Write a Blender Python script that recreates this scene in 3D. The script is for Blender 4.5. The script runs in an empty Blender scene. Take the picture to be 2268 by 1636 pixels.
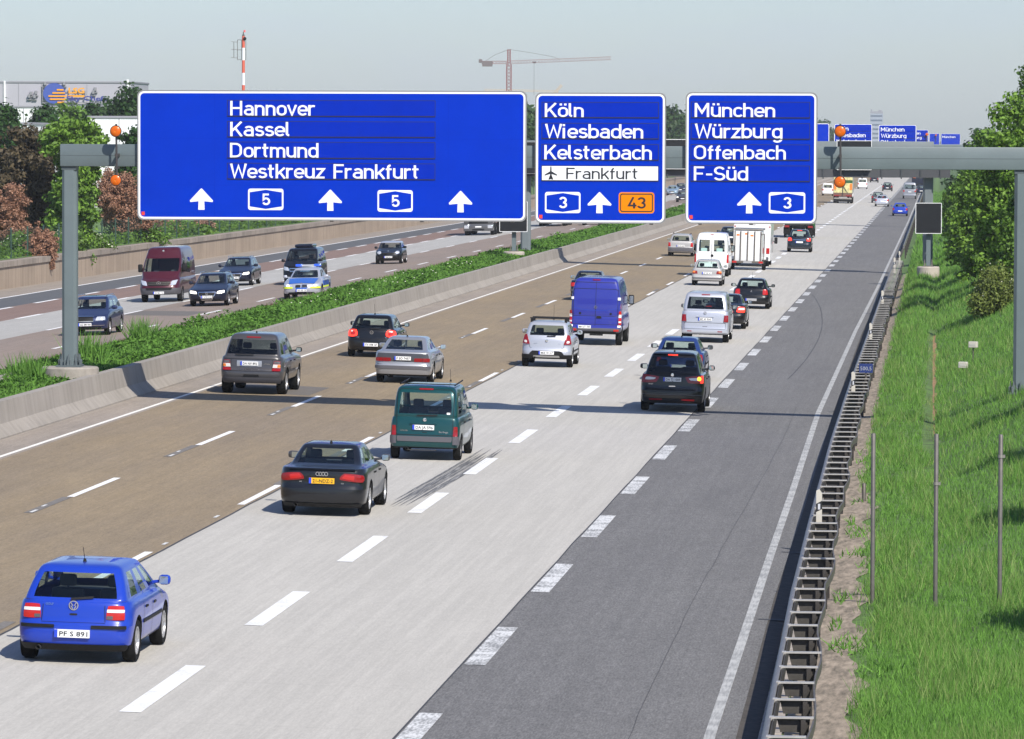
import bpy, bmesh, math, random
import numpy as np
from mathutils import Vector, Matrix
R = math.radians
C = bpy.context.scene.collection
rnd = random.Random(7)

# ------------------------------------------------------------ camera, sky, sun, exposure
FPX, CX, CY, HC = 11000.0, 1134.0, 818.0, 7.95      # long lens: focal length and centre in units of a 2268 px wide frame, eye height
ROLL = .0035
_r = 949 + ROLL * -499; _u = ROLL * 949 + 499
PHI = math.atan(_u / FPX); TH = math.atan(_r * math.cos(PHI) / FPX)
CF = Vector((-math.sin(TH) * math.cos(PHI), math.cos(TH) * math.cos(PHI), -math.sin(PHI)))
_R0 = Vector((math.cos(TH), math.sin(TH), 0)); _U0 = _R0.cross(CF)
CR = (_R0 + ROLL * _U0).normalized(); CU = CR.cross(CF).normalized()
cam = bpy.data.objects.new('camera', bpy.data.cameras.new('camera')); C.objects.link(cam)
cam.matrix_world = Matrix(((CR.x, CU.x, -CF.x, 0), (CR.y, CU.y, -CF.y, 0), (CR.z, CU.z, -CF.z, HC), (0, 0, 0, 1)))
cam.data.sensor_width = 36; cam.data.lens = FPX / 2268 * 36
cam.data.clip_start = 1; cam.data.clip_end = 20000
bpy.context.scene.camera = cam

SUN = Vector((-.58, .9, -.98)).normalized()            # the way sunlight travels
w = bpy.data.worlds.new('World'); bpy.context.scene.world = w; w.use_nodes = True
nt = w.node_tree; bg = nt.nodes['Background']
sky = nt.nodes.new('ShaderNodeTexSky'); sky.sky_type = 'NISHITA'; sky.sun_disc = False
sky.sun_elevation = math.asin(-SUN.z); sky.sun_rotation = math.atan2(-SUN.x, -SUN.y)
sky.air_density = 1.0; sky.dust_density = .6; sky.ozone_density = 2.0; sky.altitude = 100
# thin high cloud veil in the sky itself
tc = nt.nodes.new('ShaderNodeTexCoord'); mp = nt.nodes.new('ShaderNodeMapping'); mp.inputs['Scale'].default_value = (14, 14, 60)
nz = nt.nodes.new('ShaderNodeTexNoise'); nz.inputs['Scale'].default_value = 1.6; nz.inputs['Detail'].default_value = 5
cr = nt.nodes.new('ShaderNodeValToRGB'); cr.color_ramp.elements[0].position = .45; cr.color_ramp.elements[1].position = .8
mx = nt.nodes.new('ShaderNodeMix'); mx.data_type = 'RGBA'; mx.blend_type = 'MIX'
ml = nt.nodes.new('ShaderNodeMath'); ml.operation = 'MULTIPLY'; ml.inputs[1].default_value = .22
hs = nt.nodes.new('ShaderNodeHueSaturation'); hs.inputs['Saturation'].default_value = .95
nt.links.new(tc.outputs['Generated'], mp.inputs[0]); nt.links.new(mp.outputs[0], nz.inputs[0]); nt.links.new(nz.outputs[0], cr.inputs[0])
nt.links.new(cr.outputs[0], ml.inputs[0]); nt.links.new(ml.outputs[0], mx.inputs[0])
nt.links.new(sky.outputs[0], hs.inputs['Color']); nt.links.new(hs.outputs[0], mx.inputs[6]); mx.inputs[7].default_value = (6.2, 6.2, 6.4, 1)
tn = nt.nodes.new('ShaderNodeMix'); tn.data_type = 'RGBA'; tn.blend_type = 'MULTIPLY'; tn.inputs[0].default_value = 1; tn.inputs[7].default_value = (.795, .885, 1.12, 1)
nt.links.new(mx.outputs[2], tn.inputs[6]); nt.links.new(tn.outputs[2], bg.inputs[0]); bg.inputs[1].default_value = .095
sl = bpy.data.lights.new('sun', 'SUN'); sl.energy = 4.8; sl.angle = R(.53); sl.color = (1, .945, .855)
so = bpy.data.objects.new('sun', sl); C.objects.link(so)
so.rotation_euler = SUN.to_track_quat('-Z', 'Y').to_euler(); so.location = (60, -60, 120)
vs = bpy.context.scene.view_settings
vs.view_transform = 'Standard'; vs.look = 'None'; vs.gamma = 1; vs.use_curve_mapping = False; vs.exposure = .29
cy = bpy.context.scene.cycles
cy.transparent_max_bounces = 16; cy.max_bounces = 8; cy.volume_bounces = 0

# ------------------------------------------------------------ the road's shape
def zroad(X):
    return -.025 * X if X > -23.3 else .58 + .025 * (X + 25)
def sstep(a, b, v):
    t = min(1, max(0, (v - a) / (b - a))); return t * t * (3 - 2 * t)
def lerp(a, b, t): return a + (b - a) * t
def interp(tab, v):
    if v <= tab[0][0]: return tab[0][1]
    for (a, p), (b, q) in zip(tab, tab[1:]):
        if v <= b: return p + (q - p) * (v - a) / (b - a)
    return tab[-1][1]
RAIL = [(40, -1.8), (60, -2.04), (80, -2.28), (96, -2.4), (121, -2.55), (156, -2.63), (300, -2.65)]
EDGE = [(40, -2.75), (66, -3.0), (78, -3.07), (93, -3.17), (112, -3.28), (145, -3.5), (209, -3.5), (270, -3.38), (508, -3.2), (1500, -3.2)]
def zright(X, Y):                                     # verge and embankment right of the guard rail
    berm = lerp(.1, .65, sstep(100, 275, Y)); h = berm * sstep(-2.3, -1.0, X)
    dip = -.22 * math.exp(-((X + .25) / .28) ** 2) * sstep(105, 150, Y)
    grow = sstep(70, 132, Y)
    up = (.40 * grow + .04) * max(0, X - .05)
    if up > 2.6: up = 2.6 + (up - 2.6) * .25
    return .03 + h + dip + up
def ray(px, py):
    return CF + CR * ((px - CX) / FPX) - CU * ((py - CY) / FPX)
def ground(px, py, z=None):
    d = ray(px, py); X = 0
    for k in range(30):
        t = ((zroad(X) if z is None else z) * (k > 0) - HC) / d.z; X = t * d.x; Y = t * d.y
    return X, Y
def at(px, py, Y):
    d = ray(px, py); t = Y / d.y
    return Vector((t * d.x, Y, HC + t * d.z))

# ------------------------------------------------------------ materials
MATS = {}
def mat(name, col, rough=.6, metal=0, coat=0, spec=.5, var=0, scale=4, emit=0, bump=0, ecol=None, detail=6, stretch=None, island=0, trans=0, col2=None, coord='Object'):
    if name in MATS: return MATS[name]
    m = bpy.data.materials.new(name); m.use_nodes = True; n = m.node_tree; b = n.nodes['Principled BSDF']
    b.inputs['Base Color'].default_value = (*col, 1); b.inputs['Roughness'].default_value = rough; b.inputs['Metallic'].default_value = metal
    b.inputs['Coat Weight'].default_value = coat; b.inputs['Coat Roughness'].default_value = .04; b.inputs['Specular IOR Level'].default_value = spec
    if emit:
        b.inputs['Emission Color'].default_value = (*(ecol or col), 1); b.inputs['Emission Strength'].default_value = emit
    if var or bump:
        t = n.nodes.new('ShaderNodeTexCoord'); z = n.nodes.new('ShaderNodeTexNoise')
        z.inputs['Scale'].default_value = scale; z.inputs['Detail'].default_value = detail; z.inputs['Roughness'].default_value = .65
        if stretch:
            p = n.nodes.new('ShaderNodeMapping'); p.inputs['Scale'].default_value = stretch
            n.links.new(t.outputs[coord], p.inputs[0]); n.links.new(p.outputs[0], z.inputs[0])
        else: n.links.new(t.outputs[coord], z.inputs[0])
        if var:
            r = n.nodes.new('ShaderNodeValToRGB'); r.color_ramp.elements[0].position = .3; r.color_ramp.elements[1].position = .7
            r.color_ramp.elements[0].color = (*[c * (1 - var) for c in (col2 or col)], 1); r.color_ramp.elements[1].color = (*[min(1, c * (1 + var)) for c in col], 1)
            n.links.new(z.outputs[0], r.inputs[0]); n.links.new(r.outputs[0], b.inputs['Base Color'])
        if bump:
            u = n.nodes.new('ShaderNodeBump'); u.inputs['Strength'].default_value = bump; n.links.new(z.outputs[0], u.inputs['Height']); n.links.new(u.outputs[0], b.inputs['Normal'])
    if island:
        g = n.nodes.new('ShaderNodeNewGeometry'); r = n.nodes.new('ShaderNodeValToRGB')
        a = col2 or tuple(c * (1 - island) for c in col)
        r.color_ramp.elements[0].color = (*a, 1); r.color_ramp.elements[1].color = (*[min(1, c * (1 + island)) for c in col], 1)
        e = r.color_ramp.elements.new(.5); e.color = (*col, 1)
        n.links.new(g.outputs['Random Per Island'], r.inputs[0]); n.links.new(r.outputs[0], b.inputs['Base Color'])
        if trans:
            tr = n.nodes.new('ShaderNodeBsdfTranslucent'); ms = n.nodes.new('ShaderNodeMixShader'); ms.inputs[0].default_value = trans
            n.links.new(r.outputs[0], tr.inputs[0]); n.links.new(b.outputs[0], ms.inputs[1]); n.links.new(tr.outputs[0], ms.inputs[2])
            n.links.new(ms.outputs[0], n.nodes['Material Output'].inputs[0])
    MATS[name] = m; return m
def glass(name, tint, dark=.0, fac=.10):
    if name in MATS: return MATS[name]
    m = bpy.data.materials.new(name); m.use_nodes = True; n = m.node_tree; n.nodes.remove(n.nodes['Principled BSDF'])
    t = n.nodes.new('ShaderNodeBsdfTransparent'); t.inputs[0].default_value = (*tint, 1)
    g = n.nodes.new('ShaderNodeBsdfGlossy'); g.inputs['Roughness'].default_value = .02; g.inputs[0].default_value = (.9, .95, 1, 1)
    f = n.nodes.new('ShaderNodeFresnel'); ge = n.nodes.new('ShaderNodeNewGeometry'); ma = n.nodes.new('ShaderNodeMath'); ma.operation = 'MULTIPLY_ADD'; ma.inputs[1].default_value = 1 / 1.5 - 1.5; ma.inputs[2].default_value = 1.5   # a thin pane: the same reflection from both sides
    n.links.new(ge.outputs['Backfacing'], ma.inputs[0]); n.links.new(ma.outputs[0], f.inputs[0])
    ms = n.nodes.new('ShaderNodeMixShader'); n.links.new(f.outputs[0], ms.inputs[0]); n.links.new(t.outputs[0], ms.inputs[1]); n.links.new(g.outputs[0], ms.inputs[2])
    n.links.new(ms.outputs[0], n.nodes['Material Output'].inputs[0]); MATS[name] = m; return m
def chain(n, a, *rest):
    return a
def road_mat(name, base, alt, fine=.10, big=.18, crack=False, slabs=False, tracks=(), dark=.75):
    """Rough road surface: fine grain, broad patches stretched along the traffic, wheel tracks, slab joints."""
    m = bpy.data.materials.new(name); m.use_nodes = True; n = m.node_tree; L = n.links; b = n.nodes['Principled BSDF']
    b.inputs['Roughness'].default_value = .88; b.inputs['Specular IOR Level'].default_value = .25
    tc = n.nodes.new('ShaderNodeTexCoord')
    def noise(scale, st, det=5):
        p = n.nodes.new('ShaderNodeMapping'); p.inputs['Scale'].default_value = st; z = n.nodes.new('ShaderNodeTexNoise')
        z.inputs['Scale'].default_value = scale; z.inputs['Detail'].default_value = det; z.inputs['Roughness'].default_value = .7
        L.new(tc.outputs['Object'], p.inputs[0]); L.new(p.outputs[0], z.inputs[0]); return z.outputs[0]
    def ramp(v, lo, hi, c0, c1):
        r = n.nodes.new('ShaderNodeValToRGB'); r.color_ramp.elements[0].position = lo; r.color_ramp.elements[1].position = hi
        r.color_ramp.elements[0].color = (*c0, 1); r.color_ramp.elements[1].color = (*c1, 1); L.new(v, r.inputs[0]); return r.outputs[0]
    def mul(a, c):
        x = n.nodes.new('ShaderNodeMix'); x.data_type = 'RGBA'; x.blend_type = 'MULTIPLY'; x.inputs[0].default_value = 1
        L.new(a, x.inputs[6]); L.new(c, x.inputs[7]); return x.outputs[2]
    g = lambda v: (v, v, v)
    c = ramp(noise(.35, (1, .12, 1)), .33, .68, alt, base)
    c = mul(c, ramp(noise(1.3, (1, .25, 1), 8), .3, .7, g(1 - big), g(1 + big * .5)))
    c = mul(c, ramp(noise(38, (1, 1, 1), 3), .3, .7, g(1 - fine), g(1 + fine)))
    c = mul(c, ramp(noise(1, (34, 4.5, 1), 2), .32, .68, g(1 - fine * 1.25), g(1 + fine * 1.1)))
    c = mul(c, ramp(noise(1, (9, 1.4, 1), 3), .35, .65, g(1 - fine * .4), g(1 + fine * .3)))
    c = mul(c, ramp(noise(2.2, (3.2, .05, 1), 4), .42, .62, g(.93), g(1.02)))
    sx = n.nodes.new('ShaderNodeSeparateXYZ'); L.new(tc.outputs['Object'], sx.inputs[0])
    if slabs:
        v = n.nodes.new('ShaderNodeTexVoronoi'); p = n.nodes.new('ShaderNodeMapping'); p.inputs['Scale'].default_value = (.5, .16, 1)
        v.feature = 'DISTANCE_TO_EDGE'; v.inputs['Scale'].default_value = .8
        L.new(tc.outputs['Object'], p.inputs[0]); L.new(p.outputs[0], v.inputs[0])
        md = n.nodes.new('ShaderNodeMath'); md.operation = 'PINGPONG'; md.inputs[1].default_value = 2.5; L.new(sx.outputs[1], md.inputs[0])
        c = mul(c, ramp(md.outputs[0], .004, .012, g(.8), g(1)))
    if crack:
        v = n.nodes.new('ShaderNodeTexVoronoi'); v.feature = 'DISTANCE_TO_EDGE'; p = n.nodes.new('ShaderNodeMapping'); p.inputs['Scale'].default_value = (.22, .05, 1)
        v.inputs['Scale'].default_value = 1
        z = noise(1.2, (1, .4, 1)); ad = n.nodes.new('ShaderNodeVectorMath'); ad.operation = 'ADD'
        L.new(tc.outputs['Object'], p.inputs[0]); L.new(p.outputs[0], ad.inputs[0]); L.new(z, ad.inputs[1]); L.new(ad.outputs[0], v.inputs[0])
        c = mul(c, ramp(v.outputs[0], .0015, .004, g(.72), g(1)))
    L.new(c, b.inputs['Base Color'])
    u = n.nodes.new('ShaderNodeBump'); u.inputs['Strength'].default_value = .25; u.inputs['Distance'].default_value = .01; L.new(noise(60, (1, 1, 1), 2), u.inputs['Height']); L.new(u.outputs[0], b.inputs['Normal'])
    MATS[name] = m; return m
def worn_paint(name, under, wear, grain=22, top=(.78, .78, .76), st=None):
    m = bpy.data.materials.new(name); m.use_nodes = True; n = m.node_tree; L = n.links; b = n.nodes['Principled BSDF']; b.inputs['Roughness'].default_value = .7
    tc = n.nodes.new('ShaderNodeTexCoord'); z = n.nodes.new('ShaderNodeTexNoise'); z.inputs['Scale'].default_value = grain; z.inputs['Detail'].default_value = 4
    z2 = n.nodes.new('ShaderNodeTexNoise'); z2.inputs['Scale'].default_value = 1.7; z2.inputs['Detail'].default_value = 3
    ad = n.nodes.new('ShaderNodeMath'); ad.operation = 'ADD'; pm = n.nodes.new('ShaderNodeMapping'); pm.inputs['Scale'].default_value = st or (1, 1, 1); L.new(tc.outputs['Object'], pm.inputs[0]); L.new(pm.outputs[0], z.inputs[0]); L.new(tc.outputs['Object'], z2.inputs[0]); L.new(z.outputs[0], ad.inputs[0]); L.new(z2.outputs[0], ad.inputs[1])
    r = n.nodes.new('ShaderNodeValToRGB'); r.color_ramp.elements[0].position = max(.02, wear - .1) ; r.color_ramp.elements[1].position = wear + .08
    r.color_ramp.elements[0].color = (*under, 1); r.color_ramp.elements[1].color = (*top, 1)
    hf = n.nodes.new('ShaderNodeMath'); hf.operation = 'MULTIPLY'; hf.inputs[1].default_value = .5; L.new(ad.outputs[0], hf.inputs[0]); L.new(hf.outputs[0], r.inputs[0]); L.new(r.outputs[0], b.inputs['Base Color'])
    MATS[name] = m; return m

# ------------------------------------------------------------ mesh helpers
class MB:
    def __init__(s): s.v = []; s.f = []; s.m = []
    def add(s, vs, fs, mi=0):
        o = len(s.v); s.v += [tuple(p) for p in vs]; s.f += [tuple(i + o for i in f) for f in fs]; s.m += [mi] * len(fs); return s
    def box(s, x0, x1, y0, y1, z0, z1, mi=0, top=1, ty=None):
        cx, cy = (x0 + x1) / 2, (y0 + y1) / 2; ty = top if ty is None else ty
        b = [(x0, y0, z0), (x1, y0, z0), (x1, y1, z0), (x0, y1, z0)]
        t = [(cx + (x - cx) * top, cy + (y - cy) * ty, z1) for x, y, _ in b]
        return s.add(b + t, [(3, 2, 1, 0), (4, 5, 6, 7), (0, 1, 5, 4), (1, 2, 6, 5), (2, 3, 7, 6), (3, 0, 4, 7)], mi)
    def bevbox(s, x0, x1, y0, y1, z0, z1, b=.03, mi=0):
        bm = bmesh.new(); bmesh.ops.create_cube(bm, size=1)
        for v in bm.verts: v.co = Vector((lerp(x0, x1, v.co.x + .5), lerp(y0, y1, v.co.y + .5), lerp(z0, z1, v.co.z + .5)))
        bmesh.ops.bevel(bm, geom=bm.edges[:], offset=b, segments=2, affect='EDGES', profile=.5)
        bm.verts.index_update(); s.add([v.co[:] for v in bm.verts], [[v.index for v in f.verts] for f in bm.faces], mi); bm.free(); return s
    def tube(s, pts, rad, n=8, mi=0, cap=True):
        pts = [Vector(p) for p in pts]; rad = rad if isinstance(rad, (list, tuple)) else [rad] * len(pts); vs = []; fs = []
        for i, p in enumerate(pts):
            d = (pts[min(i + 1, len(pts) - 1)] - pts[max(i - 1, 0)]).normalized()
            a = Vector((0, 0, 1)) if abs(d.z) < .9 else Vector((1, 0, 0)); u = d.cross(a).normalized(); v = d.cross(u)
            for k in range(n):
                t = 2 * math.pi * (k + .5) / n; vs.append(p + (u * math.cos(t) + v * math.sin(t)) * rad[i])
        for i in range(len(pts) - 1):
            for k in range(n): fs.append((i * n + k, i * n + (k + 1) % n, (i + 1) * n + (k + 1) % n, (i + 1) * n + k))
        if cap: fs += [tuple(range(n)), tuple(range((len(pts) - 1) * n, len(pts) * n))[::-1]]
        return s.add(vs, fs, mi)
    def lathe(s, prof, c=(0, 0, 0), axis='z', n=20, mi=0, cap=True):
        vs = []; fs = []
        for r, h in prof:
            for k in range(n):
                t = 2 * math.pi * k / n; a, b = r * math.cos(t), r * math.sin(t)
                p = (a, b, h) if axis == 'z' else ((h, a, b) if axis == 'x' else (a, h, b)); vs.append(tuple(c[i] + p[i] for i in range(3)))
        for i in range(len(prof) - 1):
            for k in range(n): fs.append((i * n + k, i * n + (k + 1) % n, (i + 1) * n + (k + 1) % n, (i + 1) * n + k))
        if cap: fs += [tuple(range(n))[::-1], tuple(range((len(prof) - 1) * n, len(prof) * n))]
        return s.add(vs, fs, mi)
    def prism(s, poly, y0, y1, mi=0):                  # polygon in x,z pushed along y
        n = len(poly); vs = [(x, y0, z) for x, z in poly] + [(x, y1, z) for x, z in poly]
        return s.add(vs, [tuple(range(n)), tuple(range(n, 2 * n))[::-1]] + [(i, i + n, (i + 1) % n + n, (i + 1) % n) for i in range(n)], mi)
    def sweep(s, sec, path, mi=0, closed=True):         # section (offset x, z) carried along path points (x, y, z)
        n = len(sec); vs = [(x + a, y, z + b) for x, y, z in path for a, b in sec]; fs = []
        for i in range(len(path) - 1):
            for k in range(n if closed else n - 1): fs.append((i * n + k, i * n + (k + 1) % n, (i + 1) * n + (k + 1) % n, (i + 1) * n + k))
        if closed: fs += [tuple(range(n)), tuple(range((len(path) - 1) * n, len(path) * n))[::-1]]
        return s.add(vs, fs, mi)
    def build(s, name, mats, parent=None, smooth=None, fix=True):
        me = bpy.data.meshes.new(name); me.from_pydata(s.v, [], s.f)
        for m in (mats if isinstance(mats, (list, tuple)) else [mats]): me.materials.append(m)
        if any(s.m): me.polygons.foreach_set('material_index', s.m)
        if fix:
            bm = bmesh.new(); bm.from_mesh(me); bmesh.ops.recalc_face_normals(bm, faces=bm.faces[:]); bm.to_mesh(me); bm.free()
        if smooth is not None:
            me.polygons.foreach_set('use_smooth', [True] * len(me.polygons)); me.set_sharp_from_angle(angle=R(smooth))
        me.update(); o = bpy.data.objects.new(name, me); C.objects.link(o)
        if parent: o.parent = parent
        return o
def fastmesh(name, verts, nper, mats, parent=None, mi=None):     # many loose faces of nper corners each, from a numpy array
    n = len(verts); me = bpy.data.meshes.new(name); me.vertices.add(n); me.vertices.foreach_set('co', verts.astype(np.float32).ravel())
    nf = n // nper; me.loops.add(n); me.loops.foreach_set('vertex_index', np.arange(n, dtype=np.int32)); me.polygons.add(nf)
    me.polygons.foreach_set('loop_start', np.arange(0, n, nper, dtype=np.int32)); me.polygons.foreach_set('loop_total', np.full(nf, nper, dtype=np.int32))
    for m in (mats if isinstance(mats, (list, tuple)) else [mats]): me.materials.append(m)
    if mi is not None: me.polygons.foreach_set('material_index', mi.astype(np.int32))
    me.update(calc_edges=True); o = bpy.data.objects.new(name, me); C.objects.link(o)
    if parent: o.parent = parent
    return o
def tag(o, label=None, cat=None, group=None, kind=None):
    if label: o['label'] = label
    if cat: o['category'] = cat
    if group: o['group'] = group
    if kind: o['kind'] = kind
    return o
def thing(name, label, cat, loc=(0, 0, 0), rot=(0, 0, 0), group=None):
    o = bpy.data.objects.new(name, None); C.objects.link(o); o.empty_display_size = .3
    o.location = loc; o.rotation_euler = rot; return tag(o, label, cat, group)
def copy_tree(o, parent=None):
    c = o.copy(); C.objects.link(c)
    if parent: c.parent = parent
    for ch in list(o.children): copy_tree(ch, c)
    return c
def struct(o): o['kind'] = 'structure'; return o

# builtin-font text as a mesh in the x,z plane facing -y; size = cap height
TXT = {}
def text_mesh(txt, cap, bold=0.0, width=None):
    cu = bpy.data.curves.new('txt', 'FONT'); cu.body = txt; cu.size = 1; cu.offset = bold; cu.resolution_u = 2; cu.fill_mode = 'FRONT'
    o = bpy.data.objects.new('txt', cu); C.objects.link(o)
    me = bpy.data.meshes.new_from_object(o.evaluated_get(bpy.context.evaluated_depsgraph_get())); bpy.data.objects.remove(o)
    vs = [v.co for v in me.vertices]; x0 = min(v.x for v in vs); x1 = max(v.x for v in vs); k = cap / .73
    kx = k if width is None else width / (x1 - x0); cx = (x0 + x1) / 2
    out = ([((v.x - cx) * kx, 0, v.y * k) for v in vs], [tuple(p.vertices) for p in me.polygons]); bpy.data.meshes.remove(me); return out
# ------------------------------------------------------------ setting: ground and roads
YN, YF = 25, 3600
M_conc = road_mat('concrete_paving', (.49, .468, .425), (.46, .44, .40), fine=.055, big=.035, slabs=True)
M_conc2 = road_mat('concrete_paving_old', (.43, .42, .395), (.39, .375, .35), fine=.08, big=.06, slabs=True)
M_brown = road_mat('brown_asphalt', (.300, .232, .145), (.245, .196, .138), fine=.12, big=.08)
M_brown2 = road_mat('pinkish_asphalt', (.285, .225, .185), (.25, .205, .175), fine=.1, big=.08)
M_red = road_mat('red_asphalt', (.245, .165, .135), (.225, .16, .135), fine=.1, big=.08)
M_asph = road_mat('dark_asphalt', (.182, .178, .174), (.162, .158, .156), fine=.22, big=.08, crack=False)
M_asph2 = road_mat('grey_asphalt', (.125, .128, .133), (.108, .112, .118), fine=.12, big=.06)
M_should = road_mat('shoulder_concrete', (.335, .285, .235), (.28, .245, .21), fine=.1, big=.14)
M_white = worn_paint('road_paint', (.58, .57, .55), .42)
M_worn = worn_paint('worn_road_paint', (.24, .24, .235), .49, 1, (.66, .66, .65), (26, 5, 1))
M_worn2 = worn_paint('worn_edge_paint', (.27, .27, .265), .50, 1, (.47, .47, .455), (30, 2.0, 1))
M_clean = mat('fresh_road_paint', (.8, .79, .77), .7, var=.05, scale=9)
ys = [YN, 60, 90, 120, 160, 210, 280, 380, 500, 700, 1000, 1500, 2300, YF]
def strip(name, xa, xb, m, dz=0.0, yl=None, y0=YN, y1=YF):
    """A road sheet between two edge lines; an edge is a number or a table of (y, x)."""
    b = MB(); yl = yl or [y for y in ys if y0 < y < y1]; yl = [y0] + yl + [y1]
    ex = lambda e, y: e if not isinstance(e, list) else interp(e, y)
    vs = []
    for y in yl:
        for X in (ex(xa, y), ex(xb, y)): vs.append((X, y, zroad(X) + dz))
    b.add(vs, [(2 * i, 2 * i + 1, 2 * i + 3, 2 * i + 2) for i in range(len(yl) - 1)])
    return struct(b.build(name, m))
EP = [(y, x + (.95 if y < 90 else lerp(.95, .55, sstep(90, 160, y)))) for y, x in [(40, -3.55), (66, -3.5), (86, -3.75), (107, -3.78), (146, -3.75), (207, -3.8), (508, -3.7), (1500, -3.7)]]
EP = [(40, -2.55), (66, -2.65), (86, -2.82), (107, -2.88), (146, -3.08), (207, -3.2), (508, -2.75), (1500, -2.75)]
strip('road_inner_lanes', -21.75, -14.38, M_brown)
strip('road_concrete_lanes', -14.38, -7.06, M_conc)
ey = sorted(set([y for y, _ in EP + EDGE if YN < y < YF] + [y for y in ys if YN < y < YF]))
strip('road_asphalt_lane', -7.06, EP, M_asph, yl=ey)
strip('road_inner_shoulder', -23.3, -21.75, M_should)
strip('oncoming_road_inner_lanes', -36.0, -27.3, M_brown2)
strip('oncoming_road_concrete_lane', -40.2, -36.0, M_conc2)
strip('oncoming_road_red_lane', -43.8, -40.2, M_red)
strip('oncoming_road_asphalt_lane', -47.1, -43.8, M_asph2)
strip('oncoming_road_shoulder', -50.6, -47.1, M_should)
# painted markings, 6 mm above the paving
def dashes(b, X, w, y0, length, period, n0, n1, dz=.006, mi=0):
    for k in range(n0, n1):
        a = y0 + k * period; c = a + length
        if a < YN or c > YF: continue
        vs = [(X - w / 2, a), (X + w / 2, a), (X + w / 2, c), (X - w / 2, c)]
        b.add([(x, y, zroad(x) + dz) for x, y in vs], [(0, 1, 2, 3)], mi)
def line(b, tab, w, y0, y1, dz=.006, mi=0):
    yl = [y0] + [y for y in (sorted(y for y, _ in tab) if isinstance(tab, list) else ys) if y0 < y < y1] + [y1]
    ex = lambda y: interp(tab, y) if isinstance(tab, list) else tab
    vs = [(ex(y) + s * w / 2, y, zroad(ex(y) + s * w / 2) + dz) for y in yl for s in (-1, 1)]
    b.add(vs, [(2 * i, 2 * i + 1, 2 * i + 3, 2 * i + 2) for i in range(len(yl) - 1)], mi)
b = MB(); dashes(b, -10.82, .30, 65.9, 6.0, 12.1, -4, 75); struct(b.build('lane_dashes', M_white))
b = MB(); dashes(b, -6.86, .32, 73.4, 5.8, 12.1, -4, 75); struct(b.build('block_marking', M_worn))
b = MB(); dashes(b, -18.22, .16, 103.3, 6.0, 18.1, -4, 50); dashes(b, -14.53, .16, 102.8, 6.0, 18.1, -4, 50); struct(b.build('inner_lane_dashes', M_clean))
b = MB(); line(b, -21.98, .24, YN, 1800); struct(b.build('left_edge_line', mat('cream_road_paint', (.80, .77, .70), .7, var=.08, scale=3)))
b = MB(); line(b, EDGE, .15, YN, 1800); struct(b.build('right_edge_line', M_worn2))
b = MB(); line(b, -47.1, .22, YN, 1800); line(b, -28.6, .16, YN, 1800)
dashes(b, -32.1, .18, 214.6, 6.0, 18.1, -10, 40); dashes(b, -35.95, .18, 252.6, 6, 18.1, -10, 40)
dashes(b, -40.1, .26, 298.6, 6, 12.1, -20, 50); dashes(b, -43.6, .26, 322, 6.2, 12.1, -20, 50); struct(b.build('oncoming_markings', M_clean))
# ground-off old dashes (dark patches) and two larger dark patches, tar seams, skid marks: marks on the road itself
M_patch = mat('ground_off_patch', (.17, .155, .14), .9, var=.25, scale=9); M_tar = mat('tar_seam', (.05, .05, .052), .7)
b = MB()
for k in range(-3, 9):
    dashes(b, -18.27, .2, 103.3 + 18.1 * k - 4.6, 4.5, 1, 0, 1); dashes(b, -14.56, .2, 102.8 + 18.1 * k - 4.3, 4.2, 1, 0, 1) if k % 2 else dashes(b, -14.58, .2, 102.8 + 18.1 * k + 6.1, 4.5, 1, 0, 1)
struct(b.build('old_marking_patches', M_patch))
b = MB()
for k in range(-3, 6):
    for (dx, dy, l, ww) in ((-18.24, -4.2, .7, .07), (-18.30, -2.6, .5, .06), (-14.54, -3.9, .6, .07), (-14.52, 7.4, .5, .07)):
        y0 = 103 + 18.1 * k + dy; dashes(b, dx, ww, y0, l, 1, 0, 1, dz=.011)
struct(b.build('old_marking_remains', mat('old_paint', (.62, .62, .6), .8)))
b = MB()
def seam(b, pts, w, dz=.004):
    vs = []
    for i, (x, y) in enumerate(pts):
        for s in (-1, 1): vs.append((x + s * w / 2, y, zroad(x) + dz))
    b.add(vs, [(2 * i, 2 * i + 1, 2 * i + 3, 2 * i + 2) for i in range(len(pts) - 1)])
r2 = random.Random(3)
seam(b, [(-14.36 + r2.uniform(-.02, .02), y) for y in range(40, 420, 3)], .05); seam(b, [(-7.05 + r2.uniform(-.015, .015), y) for y in range(40, 420, 4)], .028)
seam(b, [(-3.95 + .12 * math.sin(y / 17) - .004 * (y - 60) + r2.uniform(-.015, .015), y) for y in range(40, 150, 2)], .010)
seam(b, [(-5.0 + .018 * (y - 165) - .00042 * (y - 165) ** 2 * .9 + r2.uniform(-.01, .01), y) for y in range(165, 260, 4)], .028)
for y0, xx in ((95.6, -3.0), (82, -2.95)): b.add([(x, y0 + dy, zroad(x) + .004) for x in (xx, xx + .5) for dy in (0, .18)], [(0, 2, 3, 1)])
struct(b.build('tar_seams', M_tar))
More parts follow.
